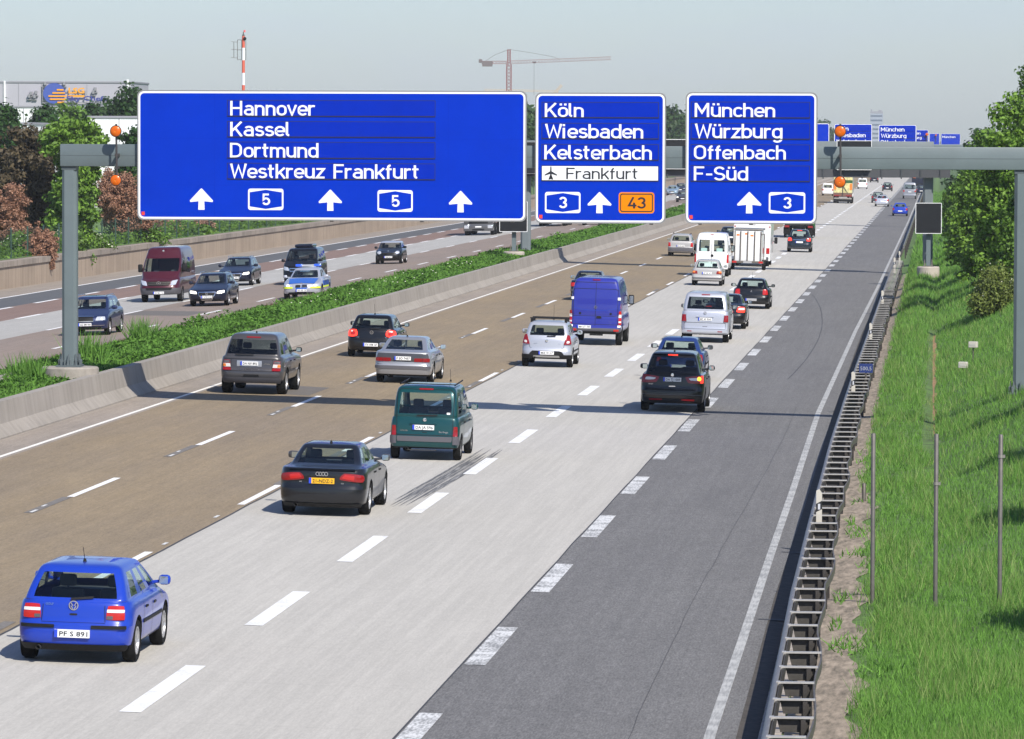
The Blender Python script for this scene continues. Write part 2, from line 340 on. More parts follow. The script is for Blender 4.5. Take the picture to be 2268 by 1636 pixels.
def streak_mat():
    m = bpy.data.materials.new('tyre_rubber_mark'); m.use_nodes = True; n = m.node_tree; L = n.links; bs = n.nodes['Principled BSDF']; bs.inputs['Roughness'].default_value = .8
    tc = n.nodes.new('ShaderNodeTexCoord'); p = n.nodes.new('ShaderNodeMapping'); p.inputs['Scale'].default_value = (30, .6, 1); z = n.nodes.new('ShaderNodeTexNoise'); z.inputs['Scale'].default_value = 1.2
    r = n.nodes.new('ShaderNodeValToRGB'); r.color_ramp.elements[0].color = (.11, .11, .11, 1); r.color_ramp.elements[1].color = (.40, .39, .365, 1); r.color_ramp.elements[0].position = .45; r.color_ramp.elements[1].position = .75
    L.new(tc.outputs['Object'], p.inputs[0]); L.new(p.outputs[0], z.inputs[0]); L.new(z.outputs[0], r.inputs[0]); L.new(r.outputs[0], bs.inputs['Base Color']); return m
b = MB()
for j in range(6):
    off = [0, .11, .2, .3, .42, .5][j]; y0 = 103.5 + r2.uniform(0, 3.5); y1 = 124 - r2.uniform(0, 3)
    pts = [(-11.62 + off + .26 * math.sin((y - 104) / 20 * 1.5), y) for y in np.linspace(y0, y1, 22)]
    vs = []
    for i, (x, y) in enumerate(pts):
        ww = .04 * min(1, i / 4, (21 - i) / 4) + .004
        for s in (-1, 1): vs.append((x + s * ww, y, zroad(x) + .005))
    b.add(vs, [(2 * i, 2 * i + 1, 2 * i + 3, 2 * i + 2) for i in range(21)])
struct(b.build('skid_marks', streak_mat()))
b = MB(); b.add([(x, y, zroad(x) + .003) for x, y in ((-21.6, 146.3), (-18.55, 145.6), (-18.5, 150.3), (-21.6, 151.5))], [(0, 1, 2, 3)]); struct(b.build('dark_road_patch', mat('dark_patch_asphalt', (.14, .125, .11), .9, var=.15, scale=6)))
b = MB(); b.add([(x, y, zroad(x) + .003) for x, y in ((-35.8, 216), (-32.5, 213.5), (-32.4, 219), (-35.8, 222))], [(0, 1, 2, 3)]); struct(b.build('dark_road_patch', MATS['dark_patch_asphalt']))  # darker patch laid on the oncoming lanes

# gravel and kerb stones beside the asphalt, under the guard rail
M_dirt = mat('sandy_verge', (.29, .235, .18), .95, var=.45, scale=5, bump=.15, col2=(.20, .17, .12), stretch=(1.6, .3, 1))
M_mud = mat('dark_gutter', (.06, .052, .044), .95, var=.4, scale=6, bump=.3)
b = MB(); yl = list(range(26, 320, 4)) + [400, 600, 1000, YF]
vs = []
for y in yl:
    e = interp(EP, y); vs += [(e, y, zroad(e) - .002), (e + .28, y, zroad(e) - .03)]
b.add(vs, [(2 * i, 2 * i + 1, 2 * i + 3, 2 * i + 2) for i in range(len(yl) - 1)]); struct(b.build('gutter', M_mud))
M_kerb = mat('kerb_stone', (.33, .29, .25), .9, var=.3, scale=7)
kerbs = MB(); y = 45.0
while y < 130:
    e = interp(EP, y) + .29; kerbs.bevbox(e, e + .30, y, y + .96, -.1, .095 - .004 * (int(y) % 3), .015); y += 1.0
struct(kerbs.build('kerb', M_kerb, fix=False))

# ------------------------------------------------------------ terrain
M_soil = mat('grass_soil', (.09, .17, .035), .95, var=.4, scale=2.2, col2=(.085, .12, .04), bump=.4)
def sheet(name, xs, yl, zf, m):
    n = len(xs); vs = [(x if not callable(x) else x(y), y, 0) for y in yl for x in xs]; vs = [(x, y, zf(x, y)) for x, y, _ in vs]
    b = MB().add(vs, [(i * n + j, i * n + j + 1, (i + 1) * n + j + 1, (i + 1) * n + j) for i in range(len(yl) - 1) for j in range(n - 1)])
    o = b.build(name, m, smooth=60); return struct(o)
yl = list(range(26, 420, 3)) + [440, 480, 540, 620, 760, 1000, 1500, YF]
ep = lambda y: interp(EP, y) + .28
xs = [lambda y: ep(y), lambda y: ep(y) + .35, lambda y: ep(y) + .7] + [lambda y, k=k: lerp(ep(y) + .7, 14, k ** 2.2) for k in [i / 26 for i in range(1, 27)]] + [25, 60, 200]
sheet('embankment', xs, yl, lambda x, y: zright(x, y) - (.03 if x < interp(EP, y) + .4 else 0), M_soil)
# bare sandy strip along the rail, 15 mm above the soil
xs2 = [lambda y, k=k: lerp(interp(EP, y) + .62, interp(RAIL, y) + .55 + (.50 if y < 112 else .25) * (1 + .2 * math.sin(y * .9) + .15 * math.sin(y * 2.3)), k) for k in (0, .25, .5, .75, 1)]
sheet('sandy_strip', xs2, [26 + .4 * i for i in range(690)], lambda x, y: zright(x, y) + .015, M_dirt)
xs3 = [lambda y, k=k: -.25 + (k - .5) * (.30 + .1 * math.sin(y * .7) + .06 * math.sin(y * 1.9)) for k in (0, .5, 1)]
sheet('bare_ditch', xs3, [126 + 1.5 * i for i in range(50)], lambda x, y: zright(x, y) + .012, mat('ditch_earth', (.33, .19, .095), .95, var=.3, scale=4))
# median bank
M_medsoil = mat('median_soil', (.085, .11, .035), .95, var=.5, scale=1.6, col2=(.10, .075, .045))
zmed = lambda x, y: 1.26 + .10 * math.sin(max(0, min(1, (x + 28) / 4.6)) * math.pi)
sheet('median_bank', [-27.1, -26.6, -26, -25, -24, -23.42], yl, zmed, M_medsoil)
# land behind the retaining wall and the plain all round
M_field = mat('far_field', (.12, .20, .05), .95, var=.3, scale=.05)
sheet('field', [-1500, -400, -150, -90, -60, -51.0], yl, lambda x, y: 1.45 + (.3 if x < -60 else 0), M_field)
b = MB(); b.add([(-6000, -200, -2.2), (6000, -200, -2.2), (6000, 12000, -2.2), (-6000, 12000, -2.2)], [(0, 1, 2, 3)]); struct(b.build('ground', M_field))

# ------------------------------------------------------------ walls
def wall_mat(name, c0, c1, streak):
    m = bpy.data.materials.new(name); m.use_nodes = True; n = m.node_tree; L = n.links; bs = n.nodes['Principled BSDF']; bs.inputs['Roughness'].default_value = .9
    tc = n.nodes.new('ShaderNodeTexCoord')
    def nz(st, sc, lo, hi, a, c):
        p = n.nodes.new('ShaderNodeMapping'); p.inputs['Scale'].default_value = st; z = n.nodes.new('ShaderNodeTexNoise'); z.inputs['Scale'].default_value = sc; z.inputs['Detail'].default_value = 6
        r = n.nodes.new('ShaderNodeValToRGB'); r.color_ramp.elements[0].position = lo; r.color_ramp.elements[1].position = hi; r.color_ramp.elements[0].color = (*a, 1); r.color_ramp.elements[1].color = (*c, 1)
        L.new(tc.outputs['Object'], p.inputs[0]); L.new(p.outputs[0], z.inputs[0]); L.new(z.outputs[0], r.inputs[0]); return r.outputs[0]
    def mul(a, c):
        x = n.nodes.new('ShaderNodeMix'); x.data_type = 'RGBA'; x.blend_type = 'MULTIPLY'; x.inputs[0].default_value = 1; L.new(a, x.inputs[6]); L.new(c, x.inputs[7]); return x.outputs[2]
    c = nz((1, .3, 1), 1.1, .3, .7, c0, c1)
    c = mul(c, nz((1, 1.1, .06), 2.2, .34, .60, (1 - streak,) * 3, (1.04,) * 3))
    c = mul(c, nz((1, .16, .05), 1.3, .36, .55, (1 - streak * .8,) * 3, (1,) * 3))
    sx = n.nodes.new('ShaderNodeSeparateXYZ'); L.new(tc.outputs['Object'], sx.inputs[0])
    md = n.nodes.new('ShaderNodeMath'); md.operation = 'PINGPONG'; md.inputs[1].default_value = 3.0; L.new(sx.outputs[1], md.inputs[0])
    r = n.nodes.new('ShaderNodeValToRGB'); r.color_ramp.elements[0].position = .006; r.color_ramp.elements[1].position = .016; r.color_ramp.elements[0].color = (.72, .72, .72, 1); r.color_ramp.elements[1].color = (1, 1, 1, 1)
    L.new(md.outputs[0], r.inputs[0]); c = mul(c, r.outputs[0]); L.new(c, bs.inputs['Base Color']); return m
M_wall = wall_mat('median_wall_concrete', (.300, .270, .232), (.340, .306, .268), .13)
M_rwall = wall_mat('retaining_wall_concrete', (.36, .28, .208), (.40, .313, .232), .17)
wy = sorted(set([26] + list(range(40, 500, 10)) + [600, 900, 1500, YF]))
sec = [(-23.66, .1), (-23.05, .1), (-22.98, .56), (-22.98, .64), (-23.22, .92), (-23.30, 1.46), (-23.56, 1.46), (-23.64, .9)]
o = MB().sweep(sec, [(0, y, 0) for y in wy]).build('median_wall', M_wall, smooth=25)
tag(o, 'pale concrete crash barrier wall between the brown lanes and the green median strip', 'wall')
sec2 = [(-27.4, .2), (-27.05, .2), (-27.1, 1.24), (-27.3, 1.24)]
o = MB().sweep(sec2, [(0, y, 0) for y in [y for y in wy if y > 150]]).build('median_wall', wall_mat('brown_wall_concrete', (.20, .165, .14), (.27, .23, .20), .3), smooth=25)
tag(o, 'low dark wall at the far edge of the median grass, along the oncoming lanes', 'wall')
o = MB().bevbox(-25.75, -25.35, 60, 136.2, .2, 1.52, .03).build('barrier_block', M_wall)
tag(o, 'short concrete barrier end standing in the grass by the big gantry post', 'barrier')
sec3 = [(-50.9, -.4), (-50.3, -.4), (-50.3, 1.12), (-50.9, 1.12)]
wl = thing('retaining_wall', 'long brownish concrete retaining wall beyond the oncoming lanes', 'wall', (0, 0, 0))
MB().sweep(sec3, [(0, y, 0) for y in wy]).build('wall_face', M_rwall, wl, smooth=25)
sec4 = [(-50.95, 1.135), (-50.22, 1.135), (-50.22, 1.44), (-50.95, 1.44)]
MB().sweep(sec4, [(0, y, 0) for y in wy]).build('wall_cap', wall_mat('wall_cap_concrete', (.30, .255, .21), (.36, .30, .245), .25), wl, smooth=25)

# ------------------------------------------------------------ guard rail
M_galv = mat('galvanised_steel', (.30, .28, .25), .5, metal=.55, var=.18, scale=3)
M_galvd = mat('weathered_steel', (.14, .125, .11), .6, metal=.5, var=.25, scale=5)
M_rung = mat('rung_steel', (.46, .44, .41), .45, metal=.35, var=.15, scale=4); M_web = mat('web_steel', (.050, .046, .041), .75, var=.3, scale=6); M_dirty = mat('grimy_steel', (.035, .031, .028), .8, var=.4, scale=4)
gr = thing('guard_rail', 'long double steel guard rail of ladder-like spacers beside the asphalt lane', 'guard rail', (0, 0, 0))
gy = [50 + i * 2 for i in range(124)]
zr0 = lambda y: .78 + .05 * math.sin(y * .5) * .1 + .25 * sstep(150, 290, y)
def wsec(s): return [(0, -.155), (s * .03, -.15), (s * .08, -.09), (s * .08, -.06), (s * .01, -.01), (s * .01, .01), (s * .08, .06), (s * .08, .09), (s * .03, .15), (0, .155), (-s * .006, .155), (-s * .006, -.155)]
MB().sweep(wsec(-1), [(interp(RAIL, y), y, zr0(y) - .155) for y in gy]).build('rail', M_galv, gr, smooth=50)
off = lambda y: .50 + .035 * math.sin(y * .83) + .03 * math.sin(y * .31)
o = MB()
o.sweep([(-.012, -.12), (.012, -.12), (.012, .02), (-.012, .02)], [(interp(RAIL, y + .5) + off(y), y, zr0(y) - .02 - .05 * abs(math.sin(y * .7))) for y in [50 + .5 * i for i in range(493)]])
o.build('rear_strap', M_galvd, gr)
sp0 = None
for i, y in enumerate(gy):
    if i < 96:
        x0 = interp(RAIL, y); e = off(y)
        if sp0 is None:
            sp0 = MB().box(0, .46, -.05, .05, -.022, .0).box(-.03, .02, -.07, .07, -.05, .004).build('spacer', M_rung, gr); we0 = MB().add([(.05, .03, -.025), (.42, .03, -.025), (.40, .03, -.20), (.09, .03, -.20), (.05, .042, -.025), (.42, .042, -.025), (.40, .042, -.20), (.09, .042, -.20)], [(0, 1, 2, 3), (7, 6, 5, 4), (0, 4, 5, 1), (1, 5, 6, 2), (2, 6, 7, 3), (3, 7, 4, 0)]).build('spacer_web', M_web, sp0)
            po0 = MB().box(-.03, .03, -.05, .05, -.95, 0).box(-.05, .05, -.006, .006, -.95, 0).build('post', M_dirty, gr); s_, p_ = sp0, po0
        else:
            s_ = sp0.copy(); p_ = po0.copy(); w_ = we0.copy(); C.objects.link(s_); C.objects.link(p_); C.objects.link(w_); w_.parent = s_
        s_.location = (x0 + .015, y, zr0(y) + .004); s_.scale = ((e - .02) / .46, 1, 1); p_.location = (x0 + e * .75, y, zr0(y) - .03)
o = MB(); o2 = MB()
for y in gy[96:]:
    x0 = interp(RAIL, y); z = zr0(y); o.box(x0 + .015, x0 + .47, y - .045, y + .045, z - .02, z + .008); o2.box(x0 + .34, x0 + .42, y - .05, y + .05, z - .9, z - .03)
tag(o.build('spacer', M_rung, gr), kind='stuff'); tag(o2.build('post', M_dirty, gr), kind='stuff')
g2r = thing('guard_rail', 'far steel guard rail beyond the message board, continuing along the asphalt lane', 'guard rail', (0, 0, 0))
MB().sweep(wsec(-1), [(-2.45, y, .86) for y in range(345, 960, 20)]).build('rail', M_galv, g2r, smooth=50); fp = MB().box(-.03, .05, -.06, .06, -.9, 0).build('post', M_dirty, g2r); fp.location = (-2.38, 345, .9)
for i in range(1, 60): p_ = fp.copy(); C.objects.link(p_); p_.location = (-2.38, 345 + i * 10, .9)
# web plates seen between the rungs (the back of the front rail)
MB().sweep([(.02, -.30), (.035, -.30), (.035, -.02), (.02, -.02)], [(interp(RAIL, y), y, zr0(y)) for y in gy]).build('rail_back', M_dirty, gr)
# white marker posts strapped to the rail
M_pole = mat('pole_grey', (.13, .12, .11), .55, metal=.3, var=.2, scale=5); M_plastic = mat('white_plastic', (.52, .49, .43), .6, var=.08); M_blackp = mat('black_plastic', (.015, .015, .016), .45); M_refl = mat('reflector', (.55, .56, .6), .25)
for i, (y, lab) in enumerate([(95.6, 'nearest white marker post standing on the guard rail'), (145.3, 'white marker post on the rail beside the blue kilometre plate'), (184, 'white marker post on the rail, third away from the viewer'),
                  (222, 'white marker post on the rail, fourth away from the viewer'), (281, 'small marker post at the far end of the guard rail'), (316, 'farthest small marker post, past the end of the guard rail')]):
    x = interp(RAIL, y) + .12; z = zr0(y); d = thing('marker_post', lab, 'marker post', (x, y, z - .35 if y < 300 else .3), (0, 0, 0), 'marker posts along the guard rail')
    MB().prism([(-.055, 0), (.055, 0), (.055, .80), (.0, .88), (-.055, .85)], -.05, .05).build('post_body', M_plastic, d)
    MB().prism([(-.057, .44), (.057, .50), (.057, .66), (-.057, .60)], -.054, .054).build('black_band', M_blackp, d)
    MB().box(-.022, .022, -.06, -.054, .49, .60).build('reflector', M_refl, d)
d = thing('kilometre_sign', 'small blue kilometre plate 500.5 on a short post by the rail', 'sign', (-2.22, 152, .1))
M_blue = mat('sign_blue', (.0003, .030, .44), .65, spec=.05, var=.07, scale=.9); M_wht = mat('sign_white', (.82, .83, .85), .5)
MB().tube([(0, .03, 0), (0, .03, 1.15)], .03).build('post', M_galvd, d)
MB().bevbox(-.21, .21, -.012, .012, .86, 1.14, .005).build('plate', mat('dull_blue', (.012, .03, .15), .5), d)
v, f = text_mesh('500,5', .12, 0, .34); MB().add([(x, -.018, z + .94) for x, y, z in v], f).build('lettering', mat('dull_white', (.35, .37, .42), .6), d)
# poles, small marker boxes and stump on the grass
for (x, y, z, lab, cl) in ((-1.1, 84.6, .3, 'bare grey steel pole in the grass, nearest the guard rail', None), (-.03, 84.2, .08, 'bare grey steel pole with a low clamp, between two others', .74), (1.05, 83.9, .08, 'bare grey steel pole with a high clamp, farthest from the road', .90)):
    hgt = 2.74 if x < -.5 else (2.95 if x < .5 else 2.98); z = zright(x, y); hgt = HC - (960 - 319 - (1134 - 1050) * 0) * y / FPX - z
    d = thing('pole', lab, 'pole', (x, y, z - .1), (0, 0, 0), 'three bare poles in the grass')
    MB().lathe([(.038, 0), (.038, hgt + .1), (.03, hgt + .11)], n=12).build('shaft', M_pole, d, smooth=40)
    if cl: MB().lathe([(.048, 0), (.048, .05)], n=12).box(.03, .075, -.02, .02, 0, .05).build('clamp', M_galv, d).location = (0, 0, hgt * cl)
for (x, y, sh, lab) in ((1.12, 163.5, .52, 'small white marker box raised on a thin stake on the grass slope'), (.78, 160.2, .16, 'small white marker box sitting low in the grass slope')):
    z = zright(x, y); d = thing('marker_box', lab, 'marker', (x, y, z), (0, 0, -.3), 'white marker boxes on the slope')
    MB().tube([(0, 0, -.1), (0, 0, sh)], .022).build('stake', M_galvd, d); MB().bevbox(-.14, .14, -.1, .1, sh, sh + .2, .02).build('box', M_plastic, d); MB().box(-.09, .09, -.108, -.1, sh + .07, sh + .13).build('plate', mat('faded_plate', (.5, .48, .44), .6), d)
o = MB().lathe([(.045, 0), (.045, .38), (.03, .4)], (-1.62, 109.2, .1), n=12).build('stump_pipe', M_galvd, smooth=40); tag(o, 'short rusty pipe stub beside the guard rail in the sand', 'pipe')
# ------------------------------------------------------------ road-sign lettering: monoline strokes, cap height 10, butt ends
def arc(cx, cy, rx, ry, a0, a1, n=10):
    return [(cx + rx * math.cos(R(a0 + (a1 - a0) * i / n)), cy + ry * math.sin(R(a0 + (a1 - a0) * i / n))) for i in range(n + 1)]
def O_(w=4.2, h0=.7, h1=6.6, x=.7):
    r = w / 2; return arc(x + r, h1 - r, r, r, 0, 180) + arc(x + r, h0 + r, r, r, 180, 360) + [(x + w, h1 - r)]
ARCH = [(.7, 3.6)] + arc(2.7, 4.7, 2, 1.9, 180, 0) + [(4.7, 0)]
DOT = lambda x, y=9.1: [(x, y - .7), (x, y + .7)]
GL = {  # letter: (advance, strokes)
 'H': (7.4, [[(.7, 0), (.7, 10)], [(5.9, 0), (5.9, 10)], [(.7, 5.1), (5.9, 5.1)]]),
 'K': (7.0, [[(.7, 0), (.7, 10)], [(5.9, 10.1), (1.0, 3.7)], [(2.7, 5.6), (6.1, -.1)]]),
 'D': (7.4, [[(.7, .7), (3.0, .7)] + arc(3.0, 3.6, 2.9, 2.9, -90, 0) + arc(3.0, 6.4, 2.9, 2.9, 0, 90) + [(.7, 9.3)], [(.7, 0), (.7, 10)]]),
 'W': (9.2, [[(.6, 10.1), (2.4, .6), (4.5, 8.6), (6.6, .6), (8.4, 10.1)]]),
 'F': (6.0, [[(.7, 0), (.7, 10)], [(.7, 9.3), (5.5, 9.3)], [(.7, 4.9), (4.8, 4.9)]]),
 'M': (8.6, [[(.7, 0), (.7, 10)], [(.75, 9.8), (3.9, 3.2), (7.05, 9.8)], [(7.1, 0), (7.1, 10)]]),
 'S': (6.6, [arc(3.1, 7.05, 2.25, 2.25, 22, 270, 14) + arc(3.1, 2.75, 2.45, 2.05, 90, -160, 14)]),
 'O': (7.2, [O_(5.2, .7, 9.3)]),
 '5': (6.4, [[(5.2, 9.3), (1.2, 9.3), (.95, 4.7)] + arc(3.05, 3.3, 2.4, 2.6, 140, -155, 14)]),
 '3': (6.4, [arc(2.95, 7.15, 2.15, 2.15, 165, -80, 12) , arc(2.95, 2.85, 2.35, 2.15, 88, -165, 14)]),
 '4': (6.6, [[(3.9, 10.1), (.7, 2.6), (6.1, 2.6)], [(4.4, 0), (4.4, 5.2)]]),
 'a': (5.9, [[(4.7, 0), (4.7, 4.9)] + arc(2.8, 4.9, 1.9, 1.7, 0, 150)[1:], [(4.7, 4.1), (2.5, 4.1)] + arc(2.5, 2.4, 1.8, 1.7, 90, 270)[1:] + [(3.4, .7), (4.7, 1.4)]]),
 'n': (5.9, [[(.7, 0), (.7, 7.3)], ARCH]), 'o': (5.7, [O_()]), 'v': (5.7, [[(.55, 7.35), (2.7, .5), (4.85, 7.35)]]),
 'e': (5.7, [[(.7, 3.55), (4.9, 3.55)] + arc(2.8, 4.5, 2.1, 2.1, 0, 180) + arc(2.8, 2.8, 2.1, 2.1, 180, 325)]),
 'r': (4.3, [[(.7, 0), (.7, 7.3)], [(.7, 3.6)] + arc(2.7, 4.7, 2, 1.9, 180, 62, 6)]),
 's': (5.2, [arc(2.5, 5.2, 1.65, 1.4, 20, 265, 12) + arc(2.5, 2.25, 1.85, 1.55, 88, -160, 12)]),
 'l': (2.75, [[(.7, 10), (.7, 2.1)] + arc(2.1, 2.1, 1.4, 1.4, 180, 262, 6)]),
 't': (4.2, [[(1.5, 9.4), (1.5, 2.1)] + arc(2.9, 2.1, 1.4, 1.4, 180, 262, 6), [(.1, 6.6), (3.4, 6.6)]]),
 'm': (8.9, [[(.7, 0), (.7, 7.3)], [(.7, 3.8)] + arc(2.45, 4.85, 1.75, 1.75, 180, 0) + [(4.2, 0)], [(4.2, 3.8)] + arc(5.95, 4.85, 1.75, 1.75, 180, 0) + [(7.7, 0)]]),
 'u': (5.9, [[(4.7, 0), (4.7, 7.3)], [(4.7, 3.6)] + arc(2.7, 2.6, 2, 1.9, 0, -180) + [(.7, 7.3)]]),
 'd': (5.9, [O_(), [(4.9, 0), (4.9, 10)]]), 'b': (5.9, [O_(), [(.7, 0), (.7, 10)]]),
 'k': (5.6, [[(.7, 0), (.7, 10)], [(4.9, 7.4), (1.0, 2.9)], [(2.3, 4.3), (5.0, -.1)]]),
 'z': (5.2, [[(.3, 6.6), (4.3, 6.6), (.6, .7), (4.7, .7)]]),
 'f': (4.0, [[(1.5, 0), (1.5, 7.9)] + arc(2.9, 7.9, 1.4, 1.4, 180, 95, 6), [(.2, 6.6), (3.3, 6.6)]]),
 'i': (2.6, [[(.7, 0), (.7, 7.3)], DOT(.7, 9.2)]), 'c': (5.2, [arc(2.8, 4.5, 2.1, 2.1, 35, 180) + arc(2.8, 2.8, 2.1, 2.1, 180, 325)]),
 'h': (5.9, [[(.7, 0), (.7, 10)], ARCH]), 'g': (5.9, [O_(), [(4.9, 7.3), (4.9, -.4)] + arc(2.8, -.4, 2.1, 1.9, 0, -150)[1:]]),
 'ü': (5.9, None), 'ö': (5.7, None), '-': (4.4, [[(.5, 4.3), (3.7, 4.3)]]), ' ': (4.2, []),
}
GL['ü'] = (5.9, GL['u'][1] + [DOT(1.5), DOT(3.9)]); GL['ö'] = (5.7, GL['o'][1] + [DOT(1.6), DOT(4.0)])
def stroke(pts, w):
    pts = [p for i, p in enumerate(pts) if i == 0 or (abs(p[0] - pts[i - 1][0]) + abs(p[1] - pts[i - 1][1])) > 1e-4]; L = []; Rr = []
    for i, p in enumerate(pts):
        d = []
        if i: d.append((p[0] - pts[i - 1][0], p[1] - pts[i - 1][1]))
        if i < len(pts) - 1: d.append((pts[i + 1][0] - p[0], pts[i + 1][1] - p[1]))
        d = [(a / math.hypot(a, c), c / math.hypot(a, c)) for a, c in d]
        nx, ny = -sum(q[1] for q in d), sum(q[0] for q in d); l = math.hypot(nx, ny) or 1; nx /= l; ny /= l
        k = w / 2 / max(.45, nx * -d[0][1] + ny * d[0][0]); L.append((p[0] + nx * k, p[1] + ny * k)); Rr.append((p[0] - nx * k, p[1] - ny * k))
    n = len(pts); return L + Rr, [(i, i + 1, n + i + 1, n + i) for i in range(n - 1)]
def sign_text(b, txt, x0, x1, zb, cap, y, mi=0, sw=1.5, only=0):
    """lettering between x0 and x1 on baseline zb, lying in the plane y"""
    tot = sum(GL[c][0] for c in txt) - .9; kx = (x1 - x0) / tot; kz = cap / 10; cx = 0; e = 0; wn = 0
    for c in txt:
        wn += c == ' '
        for s in (GL[c][1] if wn == only else ()):
            v, f = stroke(s, sw); e += 1
            b.add([(x0 + (cx + a) * kx, y - .0008 * (e % 4), zb + q * kz) for a, q in v], f, mi)
        cx += GL[c][0]
def rrect(x0, x1, z0, z1, r, n=5):
    o = []
    for cx, cz, a in ((x1 - r, z0 + r, -90), (x1 - r, z1 - r, 0), (x0 + r, z1 - r, 90), (x0 + r, z0 + r, 180)):
        o += [(cx + r * math.cos(R(a + 90 * i / n)), cz + r * math.sin(R(a + 90 * i / n))) for i in range(n + 1)]
    return o
def flat(b, poly, y, mi=0): n = len(poly); b.add([(x, y, z) for x, z in poly], [tuple(range(n))], mi)
def ring(b, A, B, y, mi=0): n = len(A); b.add([(x, y, z) for x, z in A + B], [(i, (i + 1) % n, n + (i + 1) % n, n + i) for i in range(n)], mi)
M_grey = mat('sign_frame_grey', (.27, .27, .27), .5, metal=.3); M_ink = mat('sign_black', (.012, .014, .02), .5); M_orange = mat('sign_orange', (.80, .225, .0), .6, spec=.1)
M_redst = mat('red_sticker', (.7, .05, .03), .5); M_blueD = mat('sign_blue_slat', (.0006, .023, .39), .65, spec=.05, var=.06, scale=2); M_gantry = mat('gantry_paint', (.125, .157, .165), .45, coat=.1, var=.10, scale=.8, detail=8)
M_gantryd = mat('gantry_paint_dark', (.085, .105, .112), .5, var=.15, scale=1.2)
def prepare(Y):
    Xp = lambda x: at(x, 350, Y).x; Zp = lambda x, y: at(x, y, Y).z; return Xp, Zp
def road_sign(Y, x0, x1, y0, y1, label, rows=(), texts=(), arrows=(), shields=(), plane=None, white=None, orange=None, group='big blue direction signs on the gantry', detail=True, corner=True, thick=.11):
    """One sign board; the numbers are where its edges lie in the photograph, turned into metres on the plane of the gantry."""
    Xc = (at(x0, y0, Y).x + at(x1, y0, Y).x) / 2; zt = at((x0 + x1) / 2, y0, Y).z; zb = at((x0 + x1) / 2, y1, Y).z; xa = at(x0, (y0 + y1) / 2, Y).x - Xc; xb = at(x1, (y0 + y1) / 2, Y).x - Xc
    k = (zt - zb) / (y1 - y0); X = lambda px: (px - (x0 + x1) / 2) / (x1 - x0) * (xb - xa); Z = lambda py: (y1 - py) * k
    t = thing('road_sign', label, 'road sign', (Xc, Y, zb), (0, 0, 0), group); H = zt - zb
    MB().prism(rrect(xa, xb, 0, H, .16), 0, thick).build('board', M_grey, t)
    b = MB(); ring(b, rrect(xa + .035, xb - .035, .035, H - .035, .15), rrect(xa + .085, xb - .085, .085, H - .085, .11), -.003); b.build('white_border', M_wht, t)
    b = MB(); flat(b, rrect(xa + .082, xb - .082, .082, H - .082, .11), -.0015)
    b.build('face', M_blue, t)
    if detail:
        b = MB()
        for i in range(1, 3 if xb - xa > 6 else 1): xx = lerp(xa, xb, .2 + .6 * (i - 1)); b.add([(xx - .006, -.0025, .11), (xx + .006, -.0025, .11), (xx + .006, -.0025, H - .11), (xx - .006, -.0025, H - .11)], [(0, 1, 2, 3)])
        for zz in (.27, .63):
            if xb - xa > 6: b.add([(xa + .1, -.0026, H * zz - .004), (xb - .1, -.0026, H * zz - .004), (xb - .1, -.0026, H * zz + .004), (xa + .1, -.0026, H * zz + .004)], [(0, 1, 2, 3)])
        if b.v: b.build('panel_seam', M_blueD, t)
    for (a, c, d, e) in rows:
        A = rrect(X(a), X(c), Z(e), Z(d), .004, 1); B_ = rrect(X(a) + .016, X(c) - .016, Z(e) + .016, Z(d) - .016, .004, 1)
        s = MB(); flat(s, B_, -.0045); s = s.build('name_strip', M_blueD if white is None or (a, c, d, e) != white else M_wht, t)
        fr = MB(); fr.prism([(X(a), Z(e) - .012), (X(c), Z(e) - .012), (X(c), Z(e) + .012), (X(a), Z(e) + .012)], -.016, -.002)
        ring(fr, A, B_, -.005); fr.build('strip_edge', M_ink, s)
    for txt, a, c, base, cap_y in texts:
        black = white is not None and white[2] < cap_y < white[3] + 3
        for wi in range(txt.count(' ') + 1):
          b = MB(); sign_text(b, txt, X(a), X(c), Z(base), Z(cap_y) - Z(base), -.010, sw=1.08 if black else 1.25, only=wi); b.build('lettering', M_ink if black else M_wht, t)
    for cx, tip, bot, hw in arrows:
        h = bot - tip; p = [(-hw * .27, bot), (hw * .27, bot), (hw * .27 - .6, bot - h * .40), (hw * .95, tip + h * .64), (hw, tip + h * .57), (0.8, tip), (-.8, tip), (-hw, tip + h * .57), (-hw * .95, tip + h * .64), (-hw * .27 + .6, bot - h * .40)]
        b = MB(); b.add([(X(cx + q), -.006, Z(r_)) for q, r_ in p] + [(X(cx), -.006, Z(tip + h * .5))], [(i, (i + 1) % 10, 10) for i in range(10)]); b.build('arrow', M_wht, t)
    for num, a, c, d, e in shields:
        s = MB(); flat(s, rrect(X(a), X(c), Z(e), Z(d), .07), -.005); s = s.build('route_shield', M_wht, t)
        b = MB(); i = (c - a) * .045; h = e - d; flat(b, [(X(a + i), Z(e - h * .17)), (X((a + c) / 2), Z(e - h * .05)), (X(c - i), Z(e - h * .17)), (X(c - i), Z(d + h * .17)), (X((a + c) / 2), Z(d + h * .05)), (X(a + i), Z(d + h * .17))], -.007); b.build('blue_hexagon', M_blue, s)
        b = MB(); w_ = (c - a) * .20 * len(num); m_ = (a + c) / 2; sign_text(b, num, X(m_ - w_ / 2), X(m_ + w_ / 2), Z(e - h * .235), (Z(d) - Z(e)) * .53, -.012, sw=1.6); b.build('number', M_wht, s)
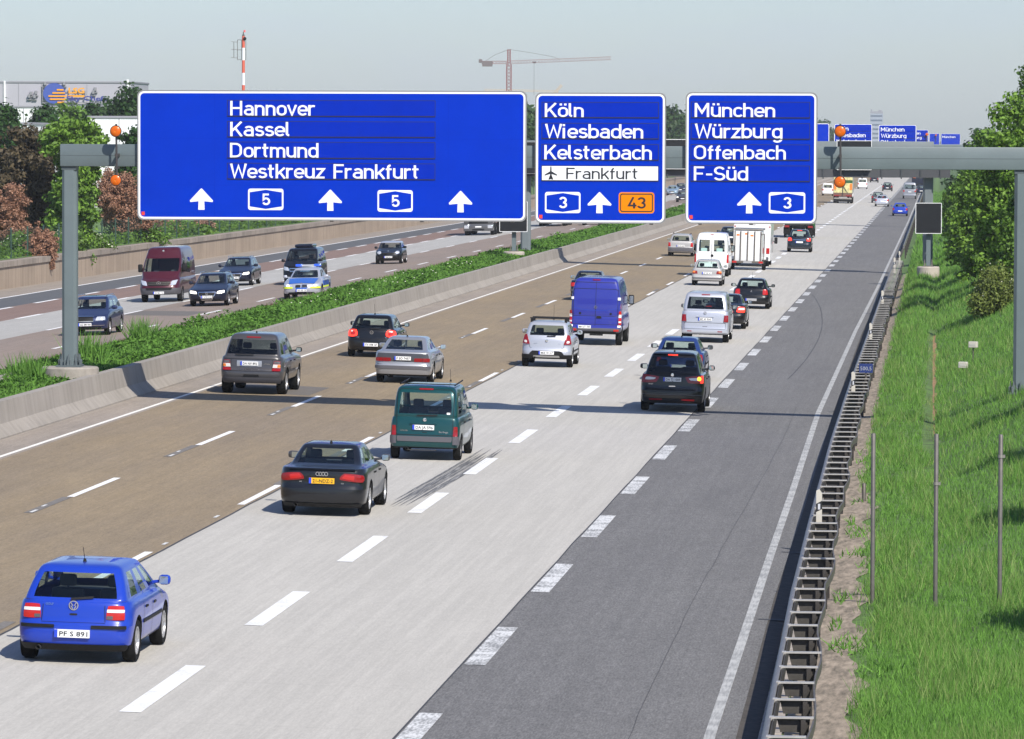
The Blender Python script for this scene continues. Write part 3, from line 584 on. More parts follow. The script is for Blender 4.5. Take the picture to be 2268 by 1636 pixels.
    if orange:
        num, a, c, d, e = orange; h = e - d
        s = MB(); flat(s, rrect(X(a), X(c), Z(e), Z(d), .08), -.005); s = s.build('route_plate', M_orange, t)
        b = MB(); ring(b, rrect(X(a + 3.0), X(c - 3.0), Z(e - 3.0), Z(d + 3.0), .06), rrect(X(a + 5.4), X(c - 5.4), Z(e - 5.4), Z(d + 5.4), .04), -.007); m_ = (a + c) / 2
        sign_text(b, num, X(m_ - 19), X(m_ + 19), Z(e - h * .235), (Z(d) - Z(e)) * .53, -.010, sw=1.5); b.build('number', M_ink, s)
    if plane:
        cx, cy_, wd = plane; u = wd / 2; hp = [(0, -1.12), (.10, -.98), (.12, -.30), (1.0, .22), (1.0, .40), (.12, .12), (.09, .72), (.36, .92), (.36, 1.05), (0, .95)]
        pts = hp + [(-q, r_) for q, r_ in hp[-2:0:-1]]; b = MB(); b.add([(X(cx + q * u), -.010, Z(cy_ + r_ * u)) for q, r_ in pts], [(i, (i + 1) % len(pts), len(pts)) for i in range(len(pts))]); b.v.append((X(cx), -.010, Z(cy_ - .05 * u))); b.build('aeroplane_symbol', M_ink, t)
    if corner:
        b = MB(); b.add([(xa + .12 + q, -.004, .13 + r_) for q, r_ in ((0, 0), (.09, 0), (.09, .10), (0, .10))], [(0, 1, 2, 3)]); b.build('sticker', M_redst, t)
    # brackets on the back
    b = MB(); n = 5 if xb - xa > 6 else 3
    for i in range(n): xx = lerp(xa + .4, xb - .4, i / (n - 1)); b.box(xx - .05, xx + .05, thick, thick + .12, -.03, H - .15)
    b.build('back_rail', M_galvd, t)
    return t
YG = 137.0
S1 = road_sign(YG - .42, 304, 1166, 200, 488.5, 'wide blue sign listing Hannover, Kassel, Dortmund and Westkreuz Frankfurt, widest on the gantry',
    rows=[(504, 965.5, 221.5, 257.5), (504, 965.5, 268.4, 303.5), (504, 965.5, 314, 350.5), (504, 965.5, 361, 397)],
    texts=[('Hannover', 511, 698, 256, 223.5), ('Kassel', 511, 642, 302, 270), ('Dortmund', 510.5, 705, 349, 316.5), ('Westkreuz Frankfurt', 511, 928, 395, 363)],
    arrows=[(447.3, 418, 465.5, 26), (733.5, 419.5, 466.5, 26), (1021.5, 421, 468.5, 26)], shields=[('5', 551, 629.6, 418, 465.5), ('5', 838, 916, 420, 468)])
S2 = road_sign(YG - .42, 1185, 1474.5, 205, 494.5, 'blue sign with a white Frankfurt airport strip and orange 43 plate, between two other signs',
    rows=[(1200, 1459.5, 225.5, 260.3), (1200, 1459.5, 272, 307), (1200, 1459.5, 318.7, 354), (1200, 1459.5, 366.5, 400.2)], white=(1200, 1459.5, 366.5, 400.2),
    texts=[('Köln', 1206.7, 1291.8, 259, 228.5), ('Wiesbaden', 1207.5, 1423.7, 306, 274.5), ('Kelsterbach', 1206, 1443, 353, 321), ('Frankfurt', 1254.7, 1412.5, 396.3, 370.9)],
    arrows=[(1329, 425, 471.8, 26.5)], shields=[('3', 1208, 1287, 425, 471.8)], orange=('43', 1371.6, 1450.3, 425, 471.8), plane=(1221, 383.5, 27.5))
S3 = road_sign(YG - .42, 1518, 1810, 204, 495.5, 'blue sign listing München, Würzburg, Offenbach and F-Süd over the right-hand lanes',
    rows=[(1530.5, 1794.5, 225, 260.6), (1530.5, 1794.5, 272.4, 307.6), (1530.5, 1794.5, 319.4, 354.3), (1530.5, 1794.5, 366, 401.3)],
    texts=[('München', 1538.7, 1715.8, 259, 228), ('Würzburg', 1539.5, 1731.5, 306, 274), ('Offenbach', 1537.5, 1740, 352.7, 321.4), ('F-Süd', 1537.5, 1655.9, 399.7, 368.4)],
    arrows=[(1661, 424.8, 472.2, 27)], shields=[('3', 1704.4, 1785, 425, 472)])
# ------------------------------------------------------------ the near gantry
def octo(hw, c): return [(-hw + c, -hw), (hw - c, -hw), (hw, -hw + c), (hw, hw - c), (hw - c, hw), (-hw + c, hw), (-hw, hw - c), (-hw, -hw + c)]
def gantry(label, Y, xl, xr, zl, zr_, zt, bh, hw, depth, group=None, left=True, foot=True, mats=(None, None)):
    ma, md_ = mats[0] or M_gantry, mats[1] or M_gantryd; t = thing('sign_gantry', label, 'gantry', (xl, Y, zl), (0, 0, 0), group); W = xr - xl
    zb = zt - bh - zl
    MB().bevbox(-hw - .03, W + hw + .03, -depth / 2, depth / 2, zb, zb + bh, .02).build('beam', ma, t, smooth=30)
    MB().box(-hw - .02, W + hw + .02, -depth / 2 - .004, -depth / 2, zb + bh * .48, zb + bh * .48 + .012).build('beam_seam', md_, t)
    for X, z0, on in ((0, 0, left), (W, zr_ - zl, True)):
        if not on: continue
        p = MB(); o8 = octo(hw, hw * .38); n = 8
        hs_ = [(z0, 1.0), (zb - .10, 1.0)]; vs = [(X + a * k, c_ * k, h) for h, k in hs_ for a, c_ in o8]
        p.add(vs, [(i, (i + 1) % n, n + (i + 1) % n, n + i) for i in range(n)] + [tuple(range(n))[::-1], tuple(range(n, 2 * n))]); p = p.build('post', ma, t)
        MB().box(X - hw * 1.02, X + hw * 1.02, -hw * 1.02, hw * 1.02, zb - .10, zb - .002).build('post_head', md_, p)
        q = MB(); q.box(X - .34, X + .34, -.34, .34, z0 - .02, z0 + .03)
        for a in range(8):                              # stiffener plates and bolts round the foot
            ca, sa = math.cos(R(45 * a)), math.sin(R(45 * a)); q.box(X + ca * .27 - .05, X + ca * .27 + .05, sa * .27 - .05, sa * .27 + .05, z0 + .0, z0 + .34, 0, .25)
        for a in range(12): ca, sa = math.cos(R(30 * a + 10)), math.sin(R(30 * a + 10)); q.lathe([(.028, z0 + .03), (.028, z0 + .17), (.01, z0 + .19)], (X + ca * .31, sa * .31, 0), n=7)
        q.build('base_plate', md_, t)
        if foot and X == 0: MB().lathe([(.80, z0 - .9), (.80, z0 - .06), (.76, z0 - .02), (0.01, z0 - .02)], (X, 0, 0), n=28, cap=False).build('footing', mat('footing_concrete', (.30, .27, .235), .9, var=.2, scale=3), t, smooth=40)
    return t
ZT = at(1134, 322, YG).z
G1 = gantry('large grey steel sign gantry spanning the lanes and carrying three big blue signs', YG, -24.17, 2.24, 1.68, 1.12, ZT, .62, .205, .55)
M_lens = mat('amber_lens', (.60, .115, .003), .3, coat=.3, spec=.3); M_lens2 = mat('amber_lens_core', (.85, .30, .03), .2)
def lamp_pair(px, y0, y1, lab):
    p = at(px, (y0 + y1) / 2, YG - .75); k = YG / FPX; h = (y1 - y0) * k; t = thing('warning_lamp', lab, 'warning lamp', (p.x, YG - .75, p.z), (0, 0, 0), 'amber lamp pairs on the gantry')
    MB().tube([(.02, .10, -h / 2 - .15), (.0, .10, h / 2 + .2)], .03).box(-.04, .04, .08, .48, -.02, .06).box(-.04, .04, .08, .48, -.36, -.30).build('pole', mat('lamp_pole', (.05, .045, .045), .5), t)
    for s in (1, -1):
        l = MB().lathe([(.01, -.035), (.06, -.04), (.12, -.025), (.15, .0)], (0, 0, s * h / 2), axis='y', n=24, cap=False).build('lamp', M_lens, t, smooth=50)
        MB().lathe([(.155, -.005), (.165, .02), (.15, .12), (.06, .16)], (0, 0, s * h / 2), axis='y', n=24).build('housing', M_blackp, l, smooth=40)
        MB().lathe([(.012, -.046), (.018, -.04)], (-.01, 0, s * h / 2 - .02), axis='y', n=8).build('reflector_core', M_lens2, l)
lamp_pair(256, 290, 399, 'pair of round amber lamps on the left arm of the big gantry'); lamp_pair(1860.5, 291, 402, 'pair of round amber lamps beside the München sign, on the right arm')
# ------------------------------------------------------------ gantries farther away
Y2 = 300.0
z2 = at(2100, 304, Y2).z; M_g2 = mat('far_gantry_grey', (.15, .175, .185), .6, var=.1, scale=.5); M_g2d = mat('far_gantry_dark', (.05, .056, .062), .6)
G2 = gantry('second grey gantry with dark message boards, seen below the amber lamps', Y2, -25.0, -.72, 1.4, .6, z2 - .25, 1.35, .30, .8, mats=(M_g2, M_g2d))
b = MB(); zb2 = z2 - .25 - 1.35 - 1.4
b.box(-.3, 25.6, -.95, -.42, zb2 - .82, zb2 - .03); b2 = b.build('walkway_screen', mat('screen_grey', (.06, .063, .07), .7), G2)
b = MB()
for i in range(22): b.box(.4 + i * 1.17, .48 + i * 1.17, -1.02, -.96, zb2 - .9, zb2 - .1)
b.build('screen_rib', M_g2d, G2)
vx = [(-8.6, 3), (-12.4, 2)]
M_led = mat('display_black', (.012, .012, .013), .35, var=.3, scale=30); M_frame = mat('display_white_frame', (.80, .80, .80), .5)
def vms(lab, px0, px1, py0, py1, Y, post=None, foot=None, grp='dark message boards', fr=.035):
    a = at(px0, py1, Y); c = at(px1, py0, Y); Wd = c.x - a.x; Hh = c.z - a.z; t = thing('message_sign', lab, 'message sign', ((a.x + c.x) / 2, Y, a.z), (0, 0, 0), grp)
    MB().bevbox(-Wd / 2 + .01, Wd / 2 - .01, .02, .30, .01, Hh - .01, .04).build('housing', M_blackp, t)
    b = MB(); ring(b, rrect(-Wd / 2, Wd / 2, 0, Hh, .05), rrect(-Wd / 2 + fr, Wd / 2 - fr, fr, Hh - fr, .03), -.002); n = 24
    b.prism(rrect(-Wd / 2, Wd / 2, 0, Hh, .05), .0, .05); b.build('frame', M_frame, t)
    b = MB(); flat(b, rrect(-Wd / 2 + fr * .9, Wd / 2 - fr * .9, fr * .9, Hh - fr * .9, .03), -.004); b.build('screen', M_led, t)
    if post is not None:
        z0 = post - a.z; p = MB().box(-.12, .12, .32, .58, z0, Hh - .1).build('post', M_gantry, t); q = MB()
        for s in (-1, 1): q.box(s * .2 - .04, s * .2 + .04, .3, .6, z0, z0 + .4, 0, .3)
        q.box(-.3, .3, .15, .75, z0, z0 + .04); q.build('base_plate', M_galvd, t)
        if foot: MB().lathe([(foot, z0 - 1.2), (foot, z0 - .05), (foot - .05, z0), (.01, z0)], (0, .45, 0), n=28, cap=False).build('footing', mat('pale_footing', (.42, .37, .32), .9, var=.12, scale=3), t, smooth=40)
    return t
vms('square dark message board on its own post and round concrete foot at the right roadside', 2027.5, 2086, 449, 517, 276, post=zright(-.65, 276) + .52, foot=.62)
vms('dark message board on a post in the green median strip', 1106, 1168.5, 446, 513, 288, post=1.62, foot=.62)
vms('dark message board on the second gantry, left of the München sign', 1452, 1524, 308, 374, Y2 - 1.3)
vms('dark message board on the second gantry, below the right pair of amber lamps', 1853, 1931, 311, 376, Y2 - 1.3)
vms('dark message board on the second gantry, in the gap right of the widest sign', 1140, 1200, 314, 384, Y2 - 1.3, fr=.01)
Y3 = 467.0
G3 = gantry('third gantry far down the road carrying smaller-looking blue signs', Y3, -28.0, 2.2, 1.4, .65, at(1990, 326, Y3).z + .3, .6, .22, .55, foot=False)
row = lambda a, c, y0, s=14.4: [(a, c, y0 + i * s, y0 + i * s + 10.6) for i in range(4)]
road_sign(Y3 - .42, 1945, 2030, 275.5, 361, 'far blue sign reading München, Würzburg, Offenbach above the near beam', rows=row(1949, 2026, 281.5), texts=[('München', 1951, 2003, 290.8, 281.8), ('Würzburg', 1951.5, 2007, 304.8, 295.8), ('Offenbach', 1950.5, 2009, 319, 310), ('F-Süd', 1951, 1986, 333, 324)], group='small-looking blue signs on far gantries', detail=False, corner=False)
road_sign(Y3 - .42, 1847, 1932, 273.5, 359, 'far blue sign reading Köln, Wiesbaden behind the right pair of amber lamps', rows=row(1851, 1928, 280), texts=[('Köln', 1853, 1879, 289, 280), ('Wiesbaden', 1853.5, 1917, 303.5, 294.4), ('Kelsterbach', 1853, 1922, 317.5, 308.5), ('Frankfurt', 1866, 1912, 331.5, 324)], group='small-looking blue signs on far gantries', detail=False, corner=False)
road_sign(Y3 - .42, 1588, 1837, 272, 357, 'far blue sign of which only the plain blue end shows beside the München sign', rows=row(1646, 1781, 279), texts=[('Hannover', 1650, 1705, 289, 280), ('Kassel', 1650, 1688, 303, 294), ('Dortmund', 1650, 1707, 317, 308)], group='small-looking blue signs on far gantries', detail=False, corner=False)
Y4 = 690.0
G4 = gantry('fourth gantry, tiny in the distance above the near beam', Y4, -28.5, 3.0, 1.4, .65, at(2040, 323, Y4).z, .6, .25, .55, foot=False, mats=(M_g2, M_g2d))
road_sign(Y4 - .42, 1998, 2056.5, 286.5, 344, 'very far blue sign half hidden behind another far sign', rows=row(2001, 2053, 291, 9.6), texts=[('München', 2003, 2038.5, 297.6, 291.6), ('Würzburg', 2003, 2041, 307.4, 301.4)], group='small-looking blue signs on far gantries', detail=False, corner=False)
Y5 = 1150.0
G5 = gantry('fifth gantry, a thin line at the horizon', Y5, -29, 3.8, 1.4, .65, at(2080, 313, Y5).z, .6, .25, .55, foot=False, mats=(M_g2, M_g2d))
road_sign(Y5 - .42, 2084, 2127, 295.5, 325, 'tiny blue sign at the horizon beside the right-hand trees', rows=[(2086, 2122, 301, 305.5)], texts=[('München', 2087, 2116, 305.2, 300.5)], group='small-looking blue signs on far gantries', detail=False, corner=False)
road_sign(Y5 - .42, 2058, 2081, 295, 325, 'tiny blue sign at the horizon beside an orange lamp', group='small-looking blue signs on far gantries', detail=False, corner=False)
# far amber lamps
for px, py, Y, r_, lab in ((2053, 297, Y4 - .8, .16, 'far amber warning lamp on the fourth gantry'), (2073, 299, Y5 - .8, .17, 'farthest amber warning lamp, a speck on the fifth gantry'), ):
    p = at(px, py, Y); t = thing('warning_lamp', lab, 'warning lamp', p, (0, 0, 0), 'far amber lamps')
    MB().lathe([(.01, -.03), (r_ * .8, -.03), (r_ * 1.25, .0), (r_, .14)], axis='y', n=16).build('lamp', M_lens, t, smooth=40); MB().tube([(0, .2, -1.6), (0, .2, .1)], .05).build('pole', M_galvd, t)
# ------------------------------------------------------------ vehicles
M_tyre = mat('tyre_rubber', (.009, .009, .009), .9, spec=.2); M_rim = mat('alloy_rim', (.55, .55, .56), .35, metal=.8); M_rimd = mat('steel_rim', (.12, .12, .125), .5, metal=.5)
M_trim = mat('black_trim', (.010, .010, .011), .6, spec=.25); M_gap = mat('panel_gap', (.006, .006, .007), .8); M_well = mat('wheel_well', (.008, .008, .008), .9)
M_red = mat('tail_lens', (.24, .006, .008), .2, coat=.6, spec=.4); M_redB = mat('tail_lens_bright', (.45, .012, .010), .2, coat=.6, spec=.4); M_redL = mat('lit_tail_lens', (.8, .03, .02), .2, emit=1.1, ecol=(1, .06, .03))
M_clear = mat('clear_lens', (.72, .70, .68), .15, coat=.8); M_amb = mat('amber_tail_lens', (.8, .22, .03), .2, coat=.6); M_ambL = mat('lit_indicator', (.9, .35, .02), .2, emit=2.2, ecol=(1, .42, .03))
M_chrome = mat('chrome', (.75, .76, .78), .12, metal=1); M_head = mat('headlamp_lens', (.62, .65, .70), .08, coat=1, spec=1, metal=.35); M_headL = mat('lit_headlamp', (.9, .9, .85), .1, emit=1.5, ecol=(1, .93, .75))
M_plate = mat('plate_white', (.80, .80, .79), .45); M_plY = mat('plate_yellow', (.80, .42, .01), .45); M_plB = mat('plate_blue', (.02, .06, .55), .45)
M_seat = mat('seat_fabric', (.07, .072, .08), .9); M_cabin = mat('cabin_lining', (.05, .05, .055), .9); M_grey_pl = mat('grey_plastic', (.085, .083, .095), .6)
G_std = glass('window_glass', (.80, .92, .88)); G_dark = glass('dark_window_glass', (.22, .25, .26)); G_ws = glass('windscreen_glass', (.86, .95, .92))
M_silver = None
def paint(name, col, metal=.0, rough=.32): return mat(name, col, rough, metal=metal, coat=.75, spec=.25)
P = {'blue': paint('paint_bright_blue', (.010, .042, .38)), 'black': paint('paint_black', (.004, .004, .005)), 'anthracite': paint('paint_anthracite', (.008, .0085, .011), .1), 'green': paint('paint_teal_green', (.003, .052, .056), .2),
     'grey': paint('paint_warm_grey', (.075, .072, .076), .35), 'silver': paint('paint_silver', (.36, .37, .40), .55, .36), 'silver2': paint('paint_pale_silver', (.50, .52, .58), .45, .36), 'silver3': paint('paint_old_silver', (.42, .41, .40), .3, .45),
     'van_blue': paint('paint_van_blue', (.022, .030, .27), 0, .38), 'white': paint('paint_white', (.78, .78, .78), 0, .4), 'maroon': paint('paint_maroon', (.065, .009, .017), .1), 'navy': paint('paint_navy', (.008, .011, .028), .2),
     'dkgreen': paint('paint_dark_petrol', (.012, .02, .03), .2), 'cyan': paint('paint_pale_blue', (.30, .42, .52), .4), 'pblue': paint('paint_police_blue', (.012, .11, .50)), 'neon': mat('neon_yellow', (.72, .85, .02), .5), 'tgrey': paint('paint_truck_grey', (.10, .10, .105), .2)}
def outline(r, f, w, cr, cf, br, bf, S, TR):
    o = []; xr = w - cr
    for t in list(TR) + [1]: x = t * xr; o.append((x, r + br * (x / w) ** 2))
    yb = o[-1][1]
    for a in (30, 60, 90): o.append((xr + cr * math.sin(R(a)), yb + cr * (1 - math.cos(R(a)))))
    xf = w - cf; yf = f - bf * (xf / w) ** 2; y0 = yb + cr; y1 = yf - cf
    for s in S: o.append((w, y0 + s * (y1 - y0)))
    for a in (0, 30, 60, 90): o.append((xf + cf * math.cos(R(a)), y1 + cf * math.sin(R(a))))
    for t in (.7, .35, 0): x = t * xf; o.append((x, f - bf * (x / w) ** 2))
    return o
class Car:
    """Body as a stack of closed plan outlines from sill to roof; local y runs from the rear bumper (0) to the nose (L)."""
    def __init__(s, L, W, H, wr=.31, ro=.78, wb=2.55, zb=.20, belt=.94, hoodf=.70, cowl=.96, rb=.09, rg0=.14, rg1=.48, fg0=None, fg1=None, zg0=None, zg1=None, wg0=.78, wg1=.60,
                 S=(.06, .30, .34, .60, .64, .95), TR=(0, .35, .7), cr=.26, cf=.34, br=.05, bf=.22, crg=.10, bump=(.42, .60), tg=.05, hood=None, rear='one', side=(0, 2, 4), deck=None, roofr=.06, nose=.0, dome=None, mid=None):
        wg1 = wg1 + .03; crg = min(crg, .11); s.__dict__.update(locals()); w = W / 2; s.w = w; fg0 = fg0 or L - 1.0; fg1 = fg1 or fg0 - .75; zg0 = zg0 or belt + .03; zg1 = zg1 or H - .10; hood = hood or (L - fg0 + .1); s.zg0, s.zg1 = zg0, zg1
        Lr = lambda r, f, ww, zr, zf, c1, c2, b1, b2, hl, cw=0: (r, f, ww, zr, zf, c1, c2, b1, b2, hl, cw)
        mz = mid or lerp(bump[1] + .04, belt, .5); hf = hoodf
        rg = [Lr(.12, L - .14, w * .90, zb, zb, cr * .9, cf * .9, br, bf, 1),
              Lr(.03, L - .05, w * .965, zb + .07, zb + .07, cr, cf, br, bf, 1),
              Lr(.0, L, w * .985, bump[0], min(bump[0], hf - .2), cr, cf, br, bf, 1),
              Lr(.008, L - .005, w, bump[1], min(bump[1], hf - .12), cr, cf, br, bf, 1),
              Lr(tg, L - .03 - nose * .3, w * 1.0, bump[1] + .035, min(bump[1] + .035, hf - .085), cr, cf, br, bf, 1),
              Lr(lerp(tg, rb, .5) - .012, L - .06 - nose * .6, w * .998, mz, hf - .04, cr, cf, br, bf, hood),
              Lr(rb, L - .11 - nose, w * .968, belt, hf, cr, cf, br, bf, hood),
              Lr(rb + (.025 if not deck else .06), L - .22 - nose, w * .935, belt + .018, hf + .04, cr * .95, cf, br, bf, hood),
              Lr(lerp(rb + .03, rg0, .55), lerp(L - .22, fg0, .6), lerp(w * .93, wg0, .6), belt + .024, lerp(hf + .05, cowl, .6), lerp(cr, crg, .6), lerp(cf, .2, .6), br, bf * .9, hood * .6, .012),
              Lr(rg0, fg0, wg0, zg0, cowl + .012, crg, .16, br, .20, 1e3 if abs(zg0 - cowl) < .02 else fg0 - rg0),
              Lr(lerp(rg0, rg1, .5) - .012, lerp(fg0, fg1, .5) + .02, lerp(wg0, wg1, .5) + .015, lerp(zg0, zg1, .5), lerp(cowl, zg1, .5), crg, .16, br, .20, fg0 - rg0),
              Lr(rg1, fg1, wg1, zg1, zg1, crg, .16, br, .18, 1)]
        if dome: rg += [Lr(*d, crg, .2, br, .15, 1) for d in dome]
        r_, f_, w_, z_ = rg[-1][0], rg[-1][1], rg[-1][2], rg[-1][3]
        rg += [Lr(r_ + roofr, f_ - .10, w_ - .035, lerp(z_, H, .62), lerp(z_, H, .62), crg, .16, br, .15, 1), Lr(r_ + roofr + .12, f_ - .30, w_ - .15, H - .012, H - .012, crg, .16, br, .15, 1), Lr(r_ + .6, f_ - .8, w_ * .45, H, H, .1, .1, .02, .05, 1)]
        s.rg = rg; s.parts = []
    def zof(s, g, x, y):
        r, f, ww, zr, zf, cr, cf, br, bf, hl, cw = g
        t = 1 if zr == zf else sstep(0, 1, min(1, max(0, (f - y) / hl))) if hl < 900 else 1
        return zf + (zr - zf) * t + cw * (1 - min(1, (x / ww) ** 2))
    def rear_y(s, x, z):
        x = abs(x); prev = None
        for g in s.rg:
            r, f, ww, zr, zf, cr, cf, br, bf, hl, cw = g; xx = min(x, ww - .001); xr = ww - cr
            y = r + br * (xx / ww) ** 2 if xx <= xr else r + br * (xr / ww) ** 2 + cr * (1 - math.sqrt(max(0, 1 - ((xx - xr) / cr) ** 2)))
            if prev and prev[0] <= z <= zr: return lerp(prev[1], y, (z - prev[0]) / max(1e-6, zr - prev[0]))
            if prev is None and z < zr: return y
            prev = (zr, y)
        return prev[1]
    def front_y(s, x, z):
        x = abs(x); prev = None
        for g in s.rg:
            r, f, ww, zr, zf, cr, cf, br, bf, hl, cw = g; xx = min(x, ww - .001); xf = ww - cf
            y = f - bf * (xx / ww) ** 2 if xx <= xf else f - bf * (xf / ww) ** 2 - cf * (1 - math.sqrt(max(0, 1 - ((xx - xf) / cf) ** 2)))
            zz = s.zof(g, xx, y)
            if prev and prev[0] <= z <= zz: return lerp(prev[1], y, (z - prev[0]) / max(1e-6, zz - prev[0]))
            if prev is None and z < zz: return y
            prev = (zz, y)
        return prev[1]
    def body(s, root, pm, lower=None, rbump=None, fbump=None, glass_r=None, glass_s=None, roofm=None, sidem=None):
        N = len(s.S); TRn = len(s.TR); outs = [outline(*g[:3], *g[5:9], s.S, s.TR) for g in s.rg]; nh = len(outs[0]); M = 2 * nh - 2
        vs = []
        for g, o in zip(s.rg, outs):
            loop = o + [(-x, y) for x, y in o[-2:0:-1]]; yc = (g[0] + g[1]) / 2; hl_ = (g[1] - g[0]) / 2
            for x, y in loop: k = 1 - .035 * abs((y - yc) / hl_) ** 3; vs.append((x * k, y, s.zof(g, x, y)))
        fs = []; ms = []; nr = len(s.rg); c3 = TRn + 3                       # half-column index where the side begins
        seg = lambda k: k if k < nh - 1 else M - 1 - k
        for i in range(nr - 1):
            for k in range(M):
                j = seg(k); fs.append((i * M + k, i * M + (k + 1) % M, (i + 1) * M + (k + 1) % M, (i + 1) * M + k)); m = 0
                if i == 0: m = 1
                elif i in (1, 2):
                    if j < c3 + 1: m = 2
                    elif j >= c3 + N - 1 + 1: m = 3
                    elif i == 1 and lower: m = 1
                elif i in (9, 10):
                    js = j - (c3 + 1)
                    if j < TRn + (1 if s.rear == 'wide' else 0) and s.rear != 'none' and not (s.rear == 'two' and j == 0): m = 4
                    elif j >= c3 + N + 3: m = 5
                    elif 0 <= js and js in s.side: m = 6 + (1 if k >= nh - 1 else 0)
                if m == 0 and i >= 11 and roofm: m = 9
                ms.append(m)
        fs.append(tuple(range(M))[::-1]); ms.append(1); fs.append(tuple(range((nr - 1) * M, nr * M))); ms.append(9 if roofm else 0)
        me = bpy.data.meshes.new('body'); me.from_pydata(vs, [], fs); mats = [pm, lower or M_trim, rbump or pm, fbump or pm, glass_r or G_std, G_ws, glass_s or G_std, glass_s or G_std, M_well, roofm or pm]
        for m in mats: me.materials.append(m)
        me.polygons.foreach_set('material_index', ms)
        bm = bmesh.new(); bm.from_mesh(me); bmesh.ops.recalc_face_normals(bm, faces=bm.faces[:]); bm.to_mesh(me); bm.free()
        ob = bpy.data.objects.new('body', me); C.objects.link(ob); cut = MB(); ss = ob.modifiers.new('s', 'SUBSURF'); ss.levels = 1; ss.boundary_smooth = 'PRESERVE_CORNERS'
        for y in (s.ro, s.ro + s.wb):
            for q in (1, -1): cut.lathe([(s.wr + .055, q * (s.w - .30)), (s.wr + .055, q * (s.w + .2))], (0, y, s.wr + .01), axis='x', n=26, mi=8)
        co = cut.build('cut', mats); md = ob.modifiers.new('b', 'BOOLEAN'); md.object = co; md.solver = 'EXACT'; md.operation = 'DIFFERENCE'
        me2 = bpy.data.meshes.new_from_object(ob.evaluated_get(bpy.context.evaluated_depsgraph_get())); bpy.data.objects.remove(ob); bpy.data.objects.remove(co)
        mi = np.zeros(len(me2.polygons), np.int32); me2.polygons.foreach_get('material_index', mi)
        names = {0: 'body', 2: 'rear_bumper', 3: 'front_bumper', 4: 'rear_window', 5: 'windscreen', 6: 'side_window', 7: 'side_window'}
        for idx, nm in names.items():
            keep = {0: (0, 1, 8, 9)}.get(idx, (idx,)); bm = bmesh.new(); bm.from_mesh(me2)
            bmesh.ops.delete(bm, geom=[f for f in bm.faces if f.material_index not in keep], context='FACES')
            if not bm.faces: bm.free(); continue
            m3 = bpy.data.meshes.new(nm); bm.to_mesh(m3); bm.free()
            for m in mats: m3.materials.append(m)
            m3.polygons.foreach_set('use_smooth', [True] * len(m3.polygons)); m3.set_sharp_from_angle(angle=R(34))
            o = bpy.data.objects.new(nm, m3); C.objects.link(o); o.parent = root
        s.root = root
    def wheels(s, rim=None, tw=.20, spokes=7, inset=.0):
        rm = rim or M_rim; Rr = s.wr * .66; tm = None
        for y in (s.ro, s.ro + s.wb):
            for q in (1, -1):
                if tm is None:
                    t = MB(); t.lathe([(Rr, -tw / 2 + .02), (s.wr - .025, -tw / 2), (s.wr, -tw / 2 + .035), (s.wr, tw / 2 - .035), (s.wr - .025, tw / 2), (Rr, tw / 2 - .02), (Rr - .015, tw / 2 - .05), (Rr - .015, -tw / 2 + .04)], axis='x', n=26, cap=False)
                    t.lathe([(Rr - .005, -.02), (.01, -.02)], axis='x', n=20, mi=1, cap=False)
                    tm = t.build('wheel', [M_tyre, M_well], s.root, smooth=40); d = MB(); d.lathe([(Rr, tw / 2 - .035), (Rr, tw / 2 - .012), (Rr - .025, tw / 2 - .012), (Rr - .03, tw / 2 - .05)], axis='x', n=24, cap=False)
                    for k in range(spokes):
                        a = 2 * math.pi * k / spokes; u = Vector((0, math.cos(a), math.sin(a))); v = Vector((0, -math.sin(a), math.cos(a))); h0 = .045; h1 = .030
                        p = [u * .03 + v * h0, u * (Rr - .01) + v * h1, u * (Rr - .01) - v * h1, u * .03 - v * h0]; d.add([(tw / 2 - .03, c.y, c.z) for c in p] + [(tw / 2 - .06, c.y, c.z) for c in p], [(0, 1, 2, 3), (0, 4, 5, 1), (3, 2, 6, 7)])
                    d.lathe([(.055, tw / 2 - .06), (.055, tw / 2 - .025), (.01, tw / 2 - .02)], axis='x', n=12); rmo = d.build('rim', rm, tm); wo, ro_ = tm, rmo
                else: wo = tm.copy(); C.objects.link(wo); ro_ = rmo.copy(); C.objects.link(ro_); ro_.parent = wo
                wo.location = (q * (s.w - tw / 2 - .015 - inset), y, s.wr); wo.rotation_euler = (0, 0, 0 if q > 0 else math.pi)
    def patch(s, name, cs, m, off=.012, k=.35, nx=7, nz=4, front=False, parent=None, mirror=False, deep=.05):
        """a lens, strip or panel laid on the curved rear (or front); cs = its four corners (x, z): bottom-left, bottom-right, top-right, top-left"""
        outo = []
        for q in ((1, -1) if mirror else (1,)):
            vs = []; inner = []
            for j in range(nz + 1):
                for i in range(nx + 1):
                    u, v = 2 * i / nx - 1, 2 * j / nz - 1; a = u * math.sqrt(max(0, 1 - v * v / 2 * k)); b_ = v * math.sqrt(max(0, 1 - u * u / 2 * k)); a, b_ = (a + 1) / 2, (b_ + 1) / 2
                    x = lerp(lerp(cs[0][0], cs[1][0], a), lerp(cs[3][0], cs[2][0], a), b_) * q; z = lerp(lerp(cs[0][1], cs[1][1], a), lerp(cs[3][1], cs[2][1], a), b_)
                    y = s.front_y(x, z) + off if front else s.rear_y(x, z) - off; vs.append((x, y, z)); inner.append((x, y - deep if front else y + deep, z))
            w_ = nx + 1; fs = [(j * w_ + i, j * w_ + i + 1, (j + 1) * w_ + i + 1, (j + 1) * w_ + i) for j in range(nz) for i in range(nx)]
            bd = [i for i in range(w_)] + [j * w_ + nx for j in range(1, nz + 1)] + [nz * w_ + i for i in range(nx - 1, -1, -1)] + [j * w_ for j in range(nz - 1, 0, -1)]
            o = len(vs); vs += [inner[i] for i in bd]; n = len(bd); fs += [(bd[i], bd[(i + 1) % n], o + (i + 1) % n, o + i) for i in range(n)]
